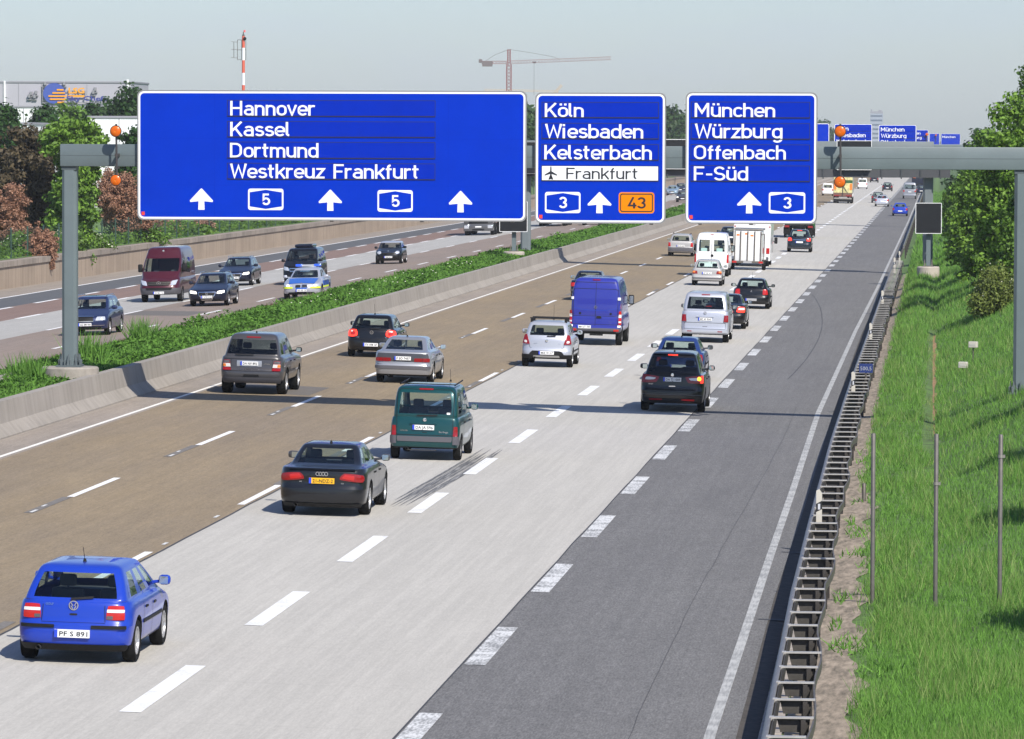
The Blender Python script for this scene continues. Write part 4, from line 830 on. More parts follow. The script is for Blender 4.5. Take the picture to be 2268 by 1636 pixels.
            outo.append(MB().add(vs, fs).build(name, m, parent or s.root, smooth=35))
        return outo
    def line(s, pts, m=None, wd=.010, front=False, name='panel_gap', parent=None, off=.003):
        b = MB()
        for (x0, z0), (x1, z1) in zip(pts, pts[1:]):
            l = math.hypot(x1 - x0, z1 - z0); nx_, nz_ = -(z1 - z0) / l * wd / 2, (x1 - x0) / l * wd / 2; n = max(1, int(l / .12)); vs = []
            for i in range(n + 1):
                for q in (1, -1):
                    x, z = lerp(x0, x1, i / n) + q * nx_, lerp(z0, z1, i / n) + q * nz_; vs.append((x, (s.front_y(x, z) + off) if front else (s.rear_y(x, z) - off), z))
            b.add(vs, [(2 * i, 2 * i + 1, 2 * i + 3, 2 * i + 2) for i in range(n)])
        return b.build(name, m or M_gap, parent or s.root)
    def plate(s, z, txt, x=0, m=None, front=False, wd=.52, ht=.115, blue=True, off=.03):
        y = (s.front_y(x, z) + off) if front else min(s.rear_y(x - wd / 2, z), s.rear_y(x + wd / 2, z), s.rear_y(x, z)) - off
        q = -1 if front else 1; p = MB().box(x - wd / 2, x + wd / 2, y - .006, y + .006 + .03 * (q > 0), z - ht / 2, z + ht / 2).build('number_plate', m or M_plate, s.root); e = -q * .008
        if blue: b = MB(); x0 = x - q * wd / 2; b.add([(x0, y + e, z - ht / 2), (x0 + q * .05, y + e, z - ht / 2), (x0 + q * .05, y + e, z + ht / 2), (x0, y + e, z + ht / 2)], [(0, 1, 2, 3)]); b.build('blue_band', M_plB, p)
        if txt:
            v, f = text_mesh(txt, ht * .62, .012, wd * .80); b = MB(); b.add([(x + q * (a + .025), y + e * 1.3, z - ht * .31 + c) for a, _, c in v], f); b.build('lettering', M_ink, p)
    def word(s, txt, x, z, cap, m=None, wd=None, bold=.01, off=.008):
        v, f = text_mesh(txt, cap, bold, wd); b = MB(); b.add([(x + a, s.rear_y(x + a, z + c) - off, z + c) for a, _, c in v], f); return b.build('badge_lettering', m or M_chrome, s.root)
    def badge(s, z, r=.05, front=False, kind='ring', x=0):
        y = s.front_y(x, z) + .012 if front else s.rear_y(x, z) - .012; b = MB(); q = 1 if front else -1; rad = lambda rr, h: (rr, y + q * h)
        if kind == 'rings':
            for i in range(4): b.lathe([(.042, y), (.042, y - .01), (.030, y - .01), (.030, y)], ((i - 1.5) * .058, 0, z), axis='y', n=18, cap=False)
        else:
            b.lathe([rad(r, 0), rad(r, .012), rad(r * .8, .012), rad(r * .78, .004)], (x, 0, z), axis='y', n=18, cap=False)
            if kind == 'disc': b.lathe([rad(r, 0), rad(r, .012), rad(.005, .014)], (x, 0, z), axis='y', n=18)
            elif kind == 'v':
                for zz in (.25, -.35):
                    for sx in (1, -1): b.prism([(x + sx * r * .05, z + r * (zz - .35)), (x + sx * r * .25, z + r * (zz - .35)), (x + sx * r * .62, z + r * (zz + .3)), (x + sx * r * .40, z + r * (zz + .3))], y + q * .004, y + q * .013)
            elif kind == 'star':
                for a in (90, 210, 330): b.prism([(x + r * .14 * math.cos(R(a + 90)), z + r * .14 * math.sin(R(a + 90))), (x + r * .85 * math.cos(R(a)), z + r * .85 * math.sin(R(a))), (x + r * .14 * math.cos(R(a - 90)), z + r * .14 * math.sin(R(a - 90)))], y + q * .004, y + q * .013)
            elif kind == 'roundel':
                for a in (0, 180): b.prism([(x, z)] + [(x + r * .75 * math.cos(R(a + t)), z + r * .75 * math.sin(R(a + t))) for t in (0, 22, 45, 67, 90)], y + q * .004, y + q * .012)
        return b.build('emblem', M_chrome, s.root)
    def mirrors(s, m, y=None, z=None, big=False, dark=False):
        y = y or s.rg[9][1] - .45; z = z or s.rg[9][4] + .06
        for q in (1, -1):
            x = s.w * .90; b = MB(); hx, hz = (.11, .19) if big else (.09, .075)
            b.bevbox(q * x + (0 if q > 0 else -.05 - hx * 2) + q * .05, q * x + (hx * 2 + .05 if q > 0 else 0) - (0 if q > 0 else .05) + (0 if q > 0 else .0), y, y + .14, z - hz, z + hz, .05)
            b.tube([(q * (x - .12), y + .07, z - .05), (q * (x + .1), y + .07, z - .02)], .025, 6); o = b.build('mirror', M_trim if dark or big else m, s.root, smooth=50)
            g = MB(); x0 = q * x + (.07 if q > 0 else -.07 - hx * 2 + .05); g.box(x0, x0 + hx * 2 - .05, y - .006, y + .0, z - hz * .75, z + hz * .75); g.build('mirror_glass', mat('mirror_glass', (.55, .62, .62), .05, metal=.9), o)
    def cabin(s, rows=2, seats=2, heads=(), van=False):
        s.sides(mould=s.L < 4.3 and not van)
        z0 = s.belt; b = MB(); fy = s.rg[9][1]; b.box(-s.w * .80, s.w * .80, s.rg0 + .35, fy - .3, s.zb + .12, s.belt - .22).box(-s.w * .82, s.w * .82, fy - .55, fy - .02, s.zb + .2, s.belt - .02)
        if s.rg1 - s.rg0 > .25 and not van: b.box(-s.w * .78, s.w * .78, s.rg0 + .04, s.rg0 + .55, s.zb + .2, s.belt - .06)
        b.build('cabin_floor', M_cabin, s.root)
        ys = [fy - 1.35] + ([fy - 2.2] if rows > 1 else []) + ([fy - 3.0] if rows > 2 else [])
        for r_, y in enumerate(ys):
            for q in (1, -1):
                b = MB(); x = q * s.w * .42; hh = s.belt - .02 + (.08 if van else 0)
                b.bevbox(x - .24, x + .24, y - .18, y - .02, s.zb + .3, hh + (.10 if r_ == 0 else -.04), .05); r_ == 0 and b.bevbox(x - .13, x + .13, y - .16, y - .05, hh + .12, hh + .30, .04).box(x - .015, x + .015, y - .11, y - .09, hh + .05, hh + .14)
                b.build('seat', M_seat, s.root, smooth=40)
    def sides(s, mould=False):
        w = s.w; zs = [(s.zb + .10, .972), (s.bump[0], .985), (s.bump[1], 1.0), (lerp(s.bump[1], s.belt, .5), .996), (s.belt - .05, .975)]; b = MB(); fy = s.rg[9][1]
        for q in (1, -1):
            for y in (fy - 1.12, s.ro + s.wr + .16 if s.wb > 2.4 else fy - 2, fy + .08):
                b = MB(); vs = [(q * (w * k + .002), y + e, z) for z, k in zs for e in (-.006, .006)]; b.add(vs, [(2 * i, 2 * i + 1, 2 * i + 3, 2 * i + 2) for i in range(len(zs) - 1)]); b.build('door_gap', M_gap, s.root)
        h = MB()
        for q in (1, -1):
            for y in (fy - 1.02, s.ro + s.wr + .30): h.bevbox(min(q * w * .972, q * (w * .985 + .025)), max(q * w * .972, q * (w * .985 + .025)), y, y + .17, s.belt - .15, s.belt - .115, .008)
        h.build('door_handle', M_trim, s.root)
        if mould:
            m = MB()
            for q in (1, -1): m.bevbox(min(q * w * .98, q * (w + .012)), max(q * w * .98, q * (w + .012)), s.ro + s.wr + .1, s.ro + s.wb - s.wr - .1, s.bump[1] - .06, s.bump[1] - .005, .008)
            m.build('side_moulding', M_trim, s.root)
    def extras(s, antenna=None, wiper=None, exhaust=None, third=None, rack=False):
        if antenna: x, y, l, tilt = antenna; b = MB(); b.lathe([(.03, 0), (.018, .05)], (x, y, s.H - .01), n=8).tube([(x, y, s.H + .03), (x, y - l * tilt, s.H + l)], .0045, 5); b.build('antenna', M_trim, s.root)
        if wiper: x0, z0, x1, z1 = wiper; s.line([(x0, z0), (x1, z1)], M_trim, .03, name='wiper', off=.03)
        if exhaust: b = MB().lathe([(.035, .0), (.035, .12), (.028, .12), (.028, .01)], (exhaust, .0, s.zb + .03), axis='y', n=12, cap=False).build('exhaust', M_rimd, s.root)
        if third: x, z, wd, m = third; s.patch('brake_light', [(x - wd / 2, z - .018), (x + wd / 2, z - .018), (x + wd / 2, z + .018), (x - wd / 2, z + .018)], m, .01, .2, 6, 1)
def put(name, label, cat, px, py, car, front=False, contact=None, group=None, X=None, Y=None, yaw=0):
    if X is None: X, Y = ground(px, py)
    z = zroad(X); roll = .025 if X > -23.3 else -.025
    if front: root = thing(name, label, cat, (X, Y + .1 + car.ro + car.wb, z), (0, -roll, math.pi + yaw), group)
    else: root = thing(name, label, cat, (X, Y + car.wr * .35 - car.ro, z), (0, roll, yaw), group)
    car.root = root; return root
GA = 'vehicles driving away on the right-hand carriageway'; GB = 'vehicles coming towards the viewer on the left carriageway'
def lights(c, cs, m, name='tail_light', **k): return c.patch(name, cs, m, mirror=True, **k)
def sub(c, par, cs, m, off=.017, name='lens_band', **k):
    for q, p in zip((1, -1), par): c.patch(name, [(q * x, z) for x, z in (cs if q > 0 else (cs[1], cs[0], cs[3], cs[2]))], m, off, parent=p, **k)
# ---- vehicles seen from behind
def hatch(root_args, car, pm, **k): pass
# bright blue hatchback, nearest
c = Car(4.15, 1.735, 1.44, .315, .76, 2.51, zb=.21, belt=.90, hoodf=.70, cowl=.97, rb=.10, rg0=.13, rg1=.47, fg0=3.12, fg1=2.42, zg0=.935, zg1=1.335, wg0=.775, wg1=.61, bump=(.40, .60), tg=.07, crg=.10, br=.07, S=(.09, .36, .40, .67, .71, .95))
put('blue_hatchback', 'bright blue hatchback nearest the viewer, at the lower left of the road', 'car', 175, 1462, c, group=GA)
c.body(c.root, P['blue']); c.wheels(M_rim, .20); c.cabin()
l = lights(c, [(.475, .665), (.755, .665), (.735, .875), (.50, .875)], M_redB, k=.25); sub(c, l, [(.49, .775), (.745, .775), (.742, .82), (.493, .82)], M_clear, k=.1); sub(c, l, [(.49, .675), (.58, .675), (.58, .725), (.49, .725)], M_grey_pl, k=.1)
c.patch('bumper_strip', [(.26, .535), (.79, .535), (.79, .585), (.26, .585)], M_trim, .012, .2, 10, 1, mirror=True); c.patch('lower_skirt', [(-.76, .20), (.76, .20), (.80, .30), (-.80, .30)], M_trim, .012, .1, 14, 2)
c.plate(.46, 'PF S 891'); c.badge(.865, .072, kind='v'); c.word('GOLF', -.36, .86, .035); c.line([(-.47, .625), (-.455, .87)]); c.line([(.47, .625), (.455, .87)]); c.line([(-.47, .625), (.47, .625)], wd=.014); c.patch('tailgate_handle', [(-.06, .72), (.06, .72), (.06, .75), (-.06, .75)], M_gap, .004, .6, 4, 2)
c.mirrors(P['blue']); c.extras(antenna=(0, .95, .22, .8), wiper=(-.05, .955, .28, .985), exhaust=-.5)
c.line([(-.79, .30), (.79, .30)], wd=.008)
# black saloon with a yellow plate
c = Car(4.70, 1.826, 1.43, .335, 1.02, 2.81, zb=.20, belt=.975, hoodf=.72, cowl=.98, rb=.05, rg0=.60, rg1=1.22, fg0=3.52, fg1=2.78, zg0=1.035, zg1=1.345, wg0=.735, wg1=.575, bump=(.38, .60), tg=.05, br=.09, deck=True, S=(.03, .20, .24, .58, .62, .95), cr=.30)
put('black_saloon', 'black saloon with red lamps and a yellow number plate on the pale concrete', 'car', 722, 1137, c, group=GA); r_ = c.root
c.body(r_, P['anthracite']); c.wheels(M_rim, .23, 5); c.cabin()
l = lights(c, [(.33, .76), (.86, .705), (.86, .865), (.44, .905)], M_red, k=.45, nx=9); sub(c, l, [(.40, .79), (.66, .75), (.67, .85), (.47, .875)], M_redB, k=.3); c.line([(.64, .70), (.63, .90)]); c.line([(-.64, .70), (-.63, .90)])
c.plate(.735, '21-NDZ-2', m=M_plY); c.badge(.875, kind='rings'); c.line([(-.46, .635), (-.38, .77)], wd=.008); c.line([(.46, .635), (.38, .77)], wd=.008); c.line([(-.46, .635), (.46, .635)], wd=.012)
c.patch('lower_skirt', [(-.80, .19), (.80, .19), (.82, .27), (-.82, .27)], M_trim, .010, .1, 14, 2); c.word('A4', -.44, .695, .03); c.word('TDI', .42, .675, .026)
c.mirrors(P['grey']); c.extras(antenna=(0, 1.5, .06, .8), exhaust=-.52); c.patch('boot_spoiler', [(-.70, .955), (.70, .955), (.68, .985), (-.68, .985)], P['black'], .022, .1, 10, 1)
# teal van-like car
c = Car(4.11, 1.72, 1.80, .30, .62, 2.69, zb=.25, belt=1.02, hoodf=.82, cowl=1.10, rb=.055, rg0=.07, rg1=.20, fg0=3.42, fg1=2.62, zg0=1.08, zg1=1.655, wg0=.795, wg1=.71, bump=(.43, .62), tg=.03, br=.04, cr=.14, crg=.135, S=(.05, .28, .32, .58, .62, .94), roofr=.08)
put('teal_van', 'teal green family van with grey lower panels, between two other cars', 'car', 943, 1017, c, group=GA)
c.body(c.root, P['green'], fbump=M_grey_pl); c.wheels(M_rimd, .18); c.cabin(van=True)
lights(c, [(.685, .60), (.80, .60), (.79, .835), (.70, .835)], M_red, k=.15, nx=5)
c.patch('grey_panel', [(-.66, .46), (.66, .46), (.67, .585), (-.67, .585)], M_grey_pl, .012, .05, 12, 2); c.patch('grey_corner', [(.68, .40), (.84, .40), (.84, .595), (.68, .595)], M_grey_pl, .012, .1, 6, 2, mirror=True)
c.plate(.80, 'DA JA 596', x=-.03); c.patch('plate_hood', [(-.36, .885), (.30, .885), (.28, .925), (-.34, .925)], P['green'], .045, .3, 8, 2); c.badge(.985, .045, kind='disc'); c.word('CITROEN', -.50, .70, .032); c.word('Berlingo', .46, .675, .05)
c.patch('latch', [(-.06, .655), (.06, .655), (.06, .69), (-.06, .69)], M_gap, .004, .3, 3, 2); c.line([(-.67, .60), (-.68, 1.0), (-.69, 1.62), (-.60, 1.71), (.60, 1.71), (.69, 1.62), (.68, 1.0), (.67, .60)]); c.line([(-.82, .62), (.82, .62)], wd=.012)
c.mirrors(P['green'], big=False); c.extras(wiper=(-.2, 1.085, .30, 1.10), exhaust=-.42, third=(0, 1.715, .36, M_red), antenna=(.35, 2.6, .3, .6))
MB().tube([(-.66, .5, 1.81), (-.66, 2.4, 1.84)], .02, 6).tube([(.66, .5, 1.81), (.66, 2.4, 1.84)], .02, 6).tube([(-.66, .55, 1.82), (.66, .55, 1.82)], .012, 6).build('roof_rack', M_trim, c.root)
c.patch('sticker', [(.52, 1.12), (.60, 1.12), (.60, 1.165), (.52, 1.165)], M_plate, .006, .05, 2, 1); c.patch('tow_bar', [(-.45, .24), (.3, .24), (.3, .265), (-.45, .265)], M_rimd, .03, .1, 6, 1)
# warm grey off-roader
c = Car(4.79, 1.93, 1.80, .375, .92, 2.745, zb=.36, belt=1.10, hoodf=.98, cowl=1.17, rb=.09, rg0=.11, rg1=.40, fg0=3.45, fg1=2.75, zg0=1.155, zg1=1.64, wg0=.84, wg1=.69, bump=(.56, .72), tg=.07, br=.06, cr=.22, crg=.12, rear='wide', S=(.04, .26, .29, .60, .63, .95))
put('grey_off_roader', 'dark warm grey off-roader with silver wheels beside the concrete median wall', 'car', 563, 871, c, group=GA)
c.body(c.root, P['grey'], rbump=P['grey'], glass_r=G_dark, glass_s=G_dark); c.wheels(M_rim, .27, 10); c.cabin(van=True)
l = lights(c, [(.60, .715), (.86, .715), (.84, 1.015), (.66, 1.015)], M_red, k=.12, nx=6); sub(c, l, [(.62, .81), (.85, .81), (.85, .91), (.64, .91)], M_clear, k=.1); sub(c, l, [(.76, .82), (.85, .82), (.85, .90), (.77, .90)], M_amb, .02, k=.1); sub(c, l, [(.66, .93), (.84, .93), (.83, 1.0), (.67, 1.0)], M_grey_pl, k=.2)
c.plate(.92, 'DA NV 892', x=-.07); c.patch('plate_recess', [(-.44, .83), (.30, .83), (.30, 1.0), (-.44, 1.0)], M_rim, .006, .05, 8, 2); c.word('RANGE ROVER', 0, .735, .035, wd=.80); c.word('SPORT', .46, .90, .025, wd=.18); c.line([(-.62, .70), (.62, .70)]); c.line([(-.86, 1.05), (.86, 1.05)], wd=.014); c.line([(-.62, .70), (-.61, 1.05)]); c.line([(.62, .70), (.61, 1.05)])
c.patch('lower_bumper', [(-.86, .34), (.86, .34), (.88, .50), (-.88, .50)], M_grey_pl, .01, .1, 14, 2); c.patch('tow_cover', [(-.24, .54), (.24, .54), (.22, .60), (-.22, .60)], M_trim, .008, .1, 6, 2)
c.mirrors(P['grey'], dark=True); c.extras(wiper=(-.5, 1.17, .05, 1.175), third=(0, 1.685, .44, M_red), antenna=(0, 1.0, .05, .8))
# black hatchback with braking lamps
c = Car(4.20, 1.76, 1.48, .32, .78, 2.58, zb=.20, belt=.95, hoodf=.74, cowl=1.0, rb=.09, rg0=.12, rg1=.45, fg0=3.18, fg1=2.45, zg0=.99, zg1=1.355, wg0=.755, wg1=.605, bump=(.38, .62), tg=.05, br=.08, cr=.30, crg=.17, S=(.10, .36, .40, .67, .71, .95))
put('black_hatchback', 'black hatchback with round bright red lamps, close to the left edge line', 'car', 826, 790, c, group=GA)
c.body(c.root, P['black']); c.wheels(M_rimd, .2); c.cabin()
l = lights(c, [(.47, .73), (.85, .70), (.83, .955), (.52, .985)], M_redL, k=.65); sub(c, l, [(.56, .78), (.74, .77), (.74, .91), (.58, .91)], M_redB, k=.9); sub(c, l, [(.66, .88), (.73, .88), (.73, .94), (.66, .94)], M_clear, .02, k=.9, nx=3)
c.plate(.45, 'ITX WM 167', x=-.02); c.badge(.875, .065, kind='v'); c.word('GOLF', -.48, .69, .028); c.word('TDI', .50, .69, .028); c.line([(-.50, .64), (.50, .64)]); c.mirrors(P['black']); c.extras(antenna=(0, .95, .36, .55), wiper=(-.05, 1.0, .25, 1.01), exhaust=-.5)
# silver fastback saloon
c = Car(4.77, 1.82, 1.43, .315, 1.05, 2.77, zb=.20, belt=.98, hoodf=.70, cowl=.98, rb=.07, rg0=.32, rg1=1.18, fg0=3.52, fg1=2.75, zg0=1.03, zg1=1.345, wg0=.745, wg1=.575, bump=(.46, .57), tg=.05, br=.06, cr=.22, crg=.13, deck=True, S=(.05, .25, .29, .60, .64, .95))
put('silver_fastback', 'silver fastback saloon with a black lamp band, ahead of the teal van', 'car', 897, 846, c, group=GA)
c.body(c.root, P['silver']); c.wheels(M_rim, .2); c.cabin()
c.patch('lamp_band', [(-.83, .685), (.83, .685), (.80, .945), (-.80, .945)], P['grey'], .006, .1, 16, 3); l = lights(c, [(.36, .685), (.85, .685), (.85, .80), (.37, .80)], M_red, off=.016, k=.1, nx=8); c.line([(.62, .68), (.62, .80)], off=.02); c.line([(-.62, .68), (-.62, .80)], off=.02)
c.plate(.79, 'F SO 7437', off=.04); c.patch('bumper_strip', [(-.88, .46), (.88, .46), (.88, .555), (-.88, .555)], M_grey_pl, .016, .05, 18, 2); c.line([(-.80, .60), (.80, .60)]); c.mirrors(P['silver']); c.extras(antenna=(0, 1.3, .04, .5), exhaust=-.45)
# silver raised hatchback with roof bars
c = Car(4.02, 1.75, 1.56, .32, .70, 2.59, zb=.30, belt=1.00, hoodf=.82, cowl=1.05, rb=.08, rg0=.12, rg1=.42, fg0=3.12, fg1=2.45, zg0=1.06, zg1=1.44, wg0=.755, wg1=.63, bump=(.40, .58), tg=.06, br=.08, cr=.28, crg=.15, S=(.08, .33, .37, .64, .68, .95))
put('silver_hatchback', 'silver hatchback with black roof bars and black lower bumper, beside the blue van', 'car', 1212, 812, c, group=GA)
c.body(c.root, P['silver2'], lower=M_trim); c.wheels(M_rim, .2); c.cabin()
l = lights(c, [(.57, .78), (.84, .80), (.775, 1.09), (.69, 1.13)], M_red, k=.15); sub(c, l, [(.66, .83), (.78, .84), (.77, .92), (.69, .92)], M_clear, k=.8)
c.patch('black_bumper', [(-.86, .29), (.86, .29), (.86, .44), (-.86, .44)], M_trim, .02, .1, 16, 3); c.patch('black_bumper_centre', [(-.62, .42), (.62, .42), (.50, .57), (-.50, .57)], M_trim, .02, .15, 10, 3); c.patch('silver_guard', [(-.46, .34), (.46, .34), (.44, .41), (-.44, .41)], M_rim, .035, .1, 8, 2)
c.plate(.50, 'MKK W 317', off=.05); c.badge(.91, .05, kind='disc'); c.word('DACIA', -.38, .80, .03); c.word('1.6', .42, .80, .03); c.line([(-.56, .66), (-.60, .78)]); c.line([(.56, .66), (.60, .78)]); c.line([(-.56, .66), (.56, .66)]); c.mirrors(P['silver2'])
b = MB()
for y in (.75, 1.75): b.bevbox(-.64, .64, y - .035, y + .035, c.H + .07, c.H + .11, .012).box(-.62, -.54, y - .05, y + .05, c.H - .05, c.H + .08).box(.54, .62, y - .05, y + .05, c.H - .05, c.H + .08)
b.build('roof_bars', M_trim, c.root); c.extras(antenna=(.05, 2.3, .5, .1), wiper=(0, 1.065, .3, 1.075), exhaust=-.4)
# bright blue panel van
c = Car(5.91, 1.99, 2.56, .345, 1.0, 3.66, zb=.45, belt=1.12, hoodf=1.18, cowl=1.42, rb=.04, rg0=.045, rg1=.10, fg0=5.25, fg1=4.5, zg0=1.20, zg1=2.05, wg0=.955, wg1=.90, bump=(.56, .68), tg=.03, br=.02, bf=.3, cr=.10, crg=.10, cf=.45, rear='none', side=(4,), S=(.04, .2, .3, .5, .765, .97), dome=[(.16, 4.25, .845, 2.34, 2.34)], roofr=.05, nose=.1)
put('blue_panel_van', 'tall bright blue windowless panel van with white reflectors on its rear doors', 'van', 1320, 763, c, group=GA)
c.body(c.root, P['van_blue'], rbump=M_grey_pl, fbump=M_grey_pl, lower=M_grey_pl); c.wheels(M_rimd, .24)
l = lights(c, [(.875, .80), (.985, .80), (.975, 1.32), (.885, 1.32)], M_redB, k=.15, nx=4, nz=6); sub(c, l, [(.88, 1.07), (.98, 1.07), (.98, 1.19), (.885, 1.19)], M_clear, k=.1, nx=3); sub(c, l, [(.88, .88), (.98, .88), (.98, .94), (.88, .94)], M_clear, k=.1, nx=3)
c.patch('white_reflector', [(.84, .70), (.965, .70), (.965, .78), (.84, .78)], M_plate, .012, .1, 4, 1, mirror=True); c.patch('hinge', [(.83, 1.73), (.94, 1.73), (.94, 1.83), (.83, 1.83)], M_plate, .02, .1, 4, 2, mirror=True); c.patch('red_reflector', [(.70, .55), (.90, .55), (.90, .625), (.70, .625)], M_redB, .015, .1, 4, 1, mirror=True)
c.line([(0, .72), (0, 2.42)], wd=.014); c.line([(-.84, .72), (-.84, 2.1), (-.74, 2.14), (.74, 2.14), (.84, 2.1), (.84, .72)], wd=.014); c.line([(-.78, 2.38), (.78, 2.38)], wd=.016); c.line([(-.83, 1.42), (-.4, 1.34), (0, 1.32), (.4, 1.34), (.83, 1.42)], P['blue'], .02); c.line([(-.86, .80), (.86, .80)], wd=.014); c.line([(-.84, 1.12), (.84, 1.12)], wd=.01)
c.plate(.70, 'MN ST 709', x=-.42, off=.02); c.badge(1.45, .06, kind='star'); c.patch('door_handle', [(.02, 1.03), (.26, 1.03), (.20, 1.12), (.05, 1.12)], M_trim, .02, .4, 5, 2); c.patch('lock', [(.54, 1.17), (.62, 1.17), (.62, 1.25), (.54, 1.25)], M_trim, .015, .6, 3, 2, mirror=True); c.mirrors(M_trim, big=True, y=4.6, z=1.62); c.extras(third=(0, 2.475, .3, M_red))
c.patch('step', [(-.8, .44), (.8, .44), (.8, .54), (-.8, .54)], M_trim, .05, .05, 8, 1); MB().tube([(-.2, .05, .42), (.3, .05, .42)], .04, 6).tube([(.05, -.12, .42), (.05, .3, .42)], .035, 6).build('tow_bar', M_trim, c.root)
# dark saloon hidden behind the blue van
c = Car(4.51, 1.70, 1.41, .305, .95, 2.70, belt=.95, cowl=.96, rg0=.55, rg1=1.15, fg0=3.4, fg1=2.7, zg0=1.0, zg1=1.325, wg0=.70, wg1=.55, br=.05, cr=.18, deck=True)
put('dark_saloon', 'dark old saloon mostly hidden behind the blue panel van', 'car', 1303, 665, c, group=GA)
c.body(c.root, P['navy']); c.wheels(M_rimd, .19); c.cabin(); lights(c, [(.45, .68), (.82, .68), (.82, .86), (.45, .86)], M_redB, k=.1); c.plate(.60, ''); c.mirrors(P['cyan']); c.patch('bumper_strip', [(-.82, .46), (.82, .46), (.82, .56), (-.82, .56)], M_grey_pl, .03, .05, 14, 2)
# silver people van
def peoplevan(name, label, pm, px, py, front, grp, G=G_dark):
    c = Car(4.89, 1.90, 1.95, .335, .99, 3.0, zb=.28, belt=1.20, hoodf=1.02, cowl=1.22, rb=.06, rg0=.075, rg1=.24, fg0=4.25, fg1=3.4, zg0=1.27, zg1=1.80, wg0=.885, wg1=.765, bump=(.42, .56), tg=.03, br=.05, cr=.16, crg=.13, bf=.25, cf=.36, S=(.04, .30, .33, .60, .63, .95), nose=.06)
    put(name, label, 'van', px, py, c, front, group=grp); c.body(c.root, pm, glass_r=G, glass_s=G); c.wheels(M_rim, .23, 5, .03); c.cabin(3, van=True); c.mirrors(pm if front else M_grey_pl, big=False); return c
c = peoplevan('silver_people_van', 'pale silver people van with a wide dark rear window, on the right concrete lane', P['silver2'], 1562, 757, False, GA)
lights(c, [(.72, .82), (.905, .82), (.90, 1.085), (.75, 1.085)], M_red, k=.12, nx=5); c.patch('rear_bumper_step', [(-.90, .40), (.90, .40), (.91, .50), (-.91, .50)], P['silver2'], .05, .1, 16, 2); c.patch('red_reflector', [(.5, .43), (.68, .43), (.68, .465), (.5, .465)], M_red, .056, .1, 4, 1, mirror=True)
c.plate(.92, 'MZ AF 9543', off=.02); c.patch('plate_handle', [(-.36, 1.0), (.36, 1.0), (.35, 1.045), (-.35, 1.045)], P['silver2'], .04, .2, 8, 1); c.badge(1.16, .062, kind='v'); c.line([(-.80, .78), (.80, .78)], wd=.014); c.line([(-.80, .78), (-.80, .54), (.80, .54), (.80, .78)]); c.patch('latch', [(-.1, .62), (.1, .62), (.1, .64), (-.1, .64)], M_gap, .004, .3, 4, 1); c.line([(-.80, .78), (-.72, .80), (-.74, 1.1)]); c.line([(.80, .78), (.72, .80), (.74, 1.1)]); c.extras(third=(0, 1.86, .34, M_red))
# black saloon overtaken by the people van
c = Car(4.55, 1.76, 1.44, .32, .98, 2.68, belt=1.0, cowl=.98, rg0=.50, rg1=1.15, fg0=3.45, fg1=2.72, zg0=1.05, zg1=1.345, wg0=.72, wg1=.58, br=.08, cr=.28, deck=True)
put('black_saloon', 'black saloon with a lit brake lamp half hidden by the silver people van', 'car', 1606, 727, c, group=GA)
c.body(c.root, P['black']); c.wheels(M_rim, .21); c.cabin(); l = lights(c, [(.46, .72), (.84, .70), (.83, .94), (.55, .95)], M_redL, k=.4); sub(c, l, [(.55, .82), (.82, .82), (.82, .90), (.57, .90)], M_clear, k=.3); c.plate(.80, ''); c.mirrors(P['black'])
# small black hatchback with wide-set mirrors
c = Car(4.23, 1.75, 1.43, .33, .80, 2.66, zb=.2, belt=.92, hoodf=.72, cowl=.97, rb=.09, rg0=.14, rg1=.55, fg0=3.05, fg1=2.35, zg0=.97, zg1=1.325, wg0=.735, wg1=.575, bump=(.36, .58), tg=.06, br=.09, cr=.28, crg=.15)
put('black_hatchback', 'small black hatchback with a round silver badge, ahead of the silver people van', 'car', 1664, 683, c, group=GA)
c.body(c.root, P['black']); c.wheels(M_rimd, .22); c.cabin(); lights(c, [(.52, .665), (.79, .68), (.73, .925), (.54, .935)], M_redB, k=.35); c.plate(.44, '', m=mat('shaded_plate', (.35, .35, .36), .5)); c.badge(.84, .045, kind='roundel'); c.line([(-.52, .60), (.52, .60)]); c.mirrors(P['black']); c.extras(antenna=(0, 1.05, .28, .6), exhaust=-.48)
# black people carrier signalling
c = Car(4.82, 1.88, 1.73, .335, .98, 2.85, zb=.22, belt=1.07, hoodf=.84, cowl=1.10, rb=.08, rg0=.11, rg1=.48, fg0=3.70, fg1=2.85, zg0=1.13, zg1=1.60, wg0=.80, wg1=.635, bump=(.44, .66), tg=.06, br=.09, cr=.28, crg=.16, S=(.05, .30, .34, .62, .66, .95), rear='wide')
put('black_people_carrier', 'black people carrier with its right amber indicator lit, crossing to the asphalt lane', 'car', 1490, 910, c, group=GA)
c.body(c.root, P['black'], glass_r=G_dark, glass_s=G_dark); c.wheels(M_rim, .22); c.cabin(2, van=True)
l = lights(c, [(.46, .86), (.905, .84), (.87, 1.10), (.36, 1.03)], M_red, k=.2, nx=9); sub(c, l, [(.52, .94), (.80, .93), (.76, 1.02), (.46, 1.0)], M_clear, k=.5); c.patch('indicator', [(.72, .93), (.84, .93), (.83, 1.05), (.72, 1.05)], M_ambL, .024, .95, 5, 4, parent=l[0]); sub(c, l[:1], [(.80, .86), (.90, .86), (.885, 1.08), (.82, 1.08)], M_redL, .02, k=.2)
c.plate(.955, 'DA TJ 1009'); c.badge(1.085, .045, kind='disc'); c.patch('handle', [(-.11, .745), (.11, .745), (.09, .775), (-.09, .775)], M_chrome, .012, .6, 6, 2); c.word('GALAXY', -.62, .80, .025); c.word('TDCi', .66, .66, .03); c.patch('red_reflector', [(.27, .355), (.66, .345), (.66, .395), (.27, .40)], M_red, .012, .1, 6, 1, mirror=True); c.line([(-.66, .60), (.66, .60)], wd=.012); c.line([(-.86, .52), (.86, .52)], M_grey_pl, wd=.016)
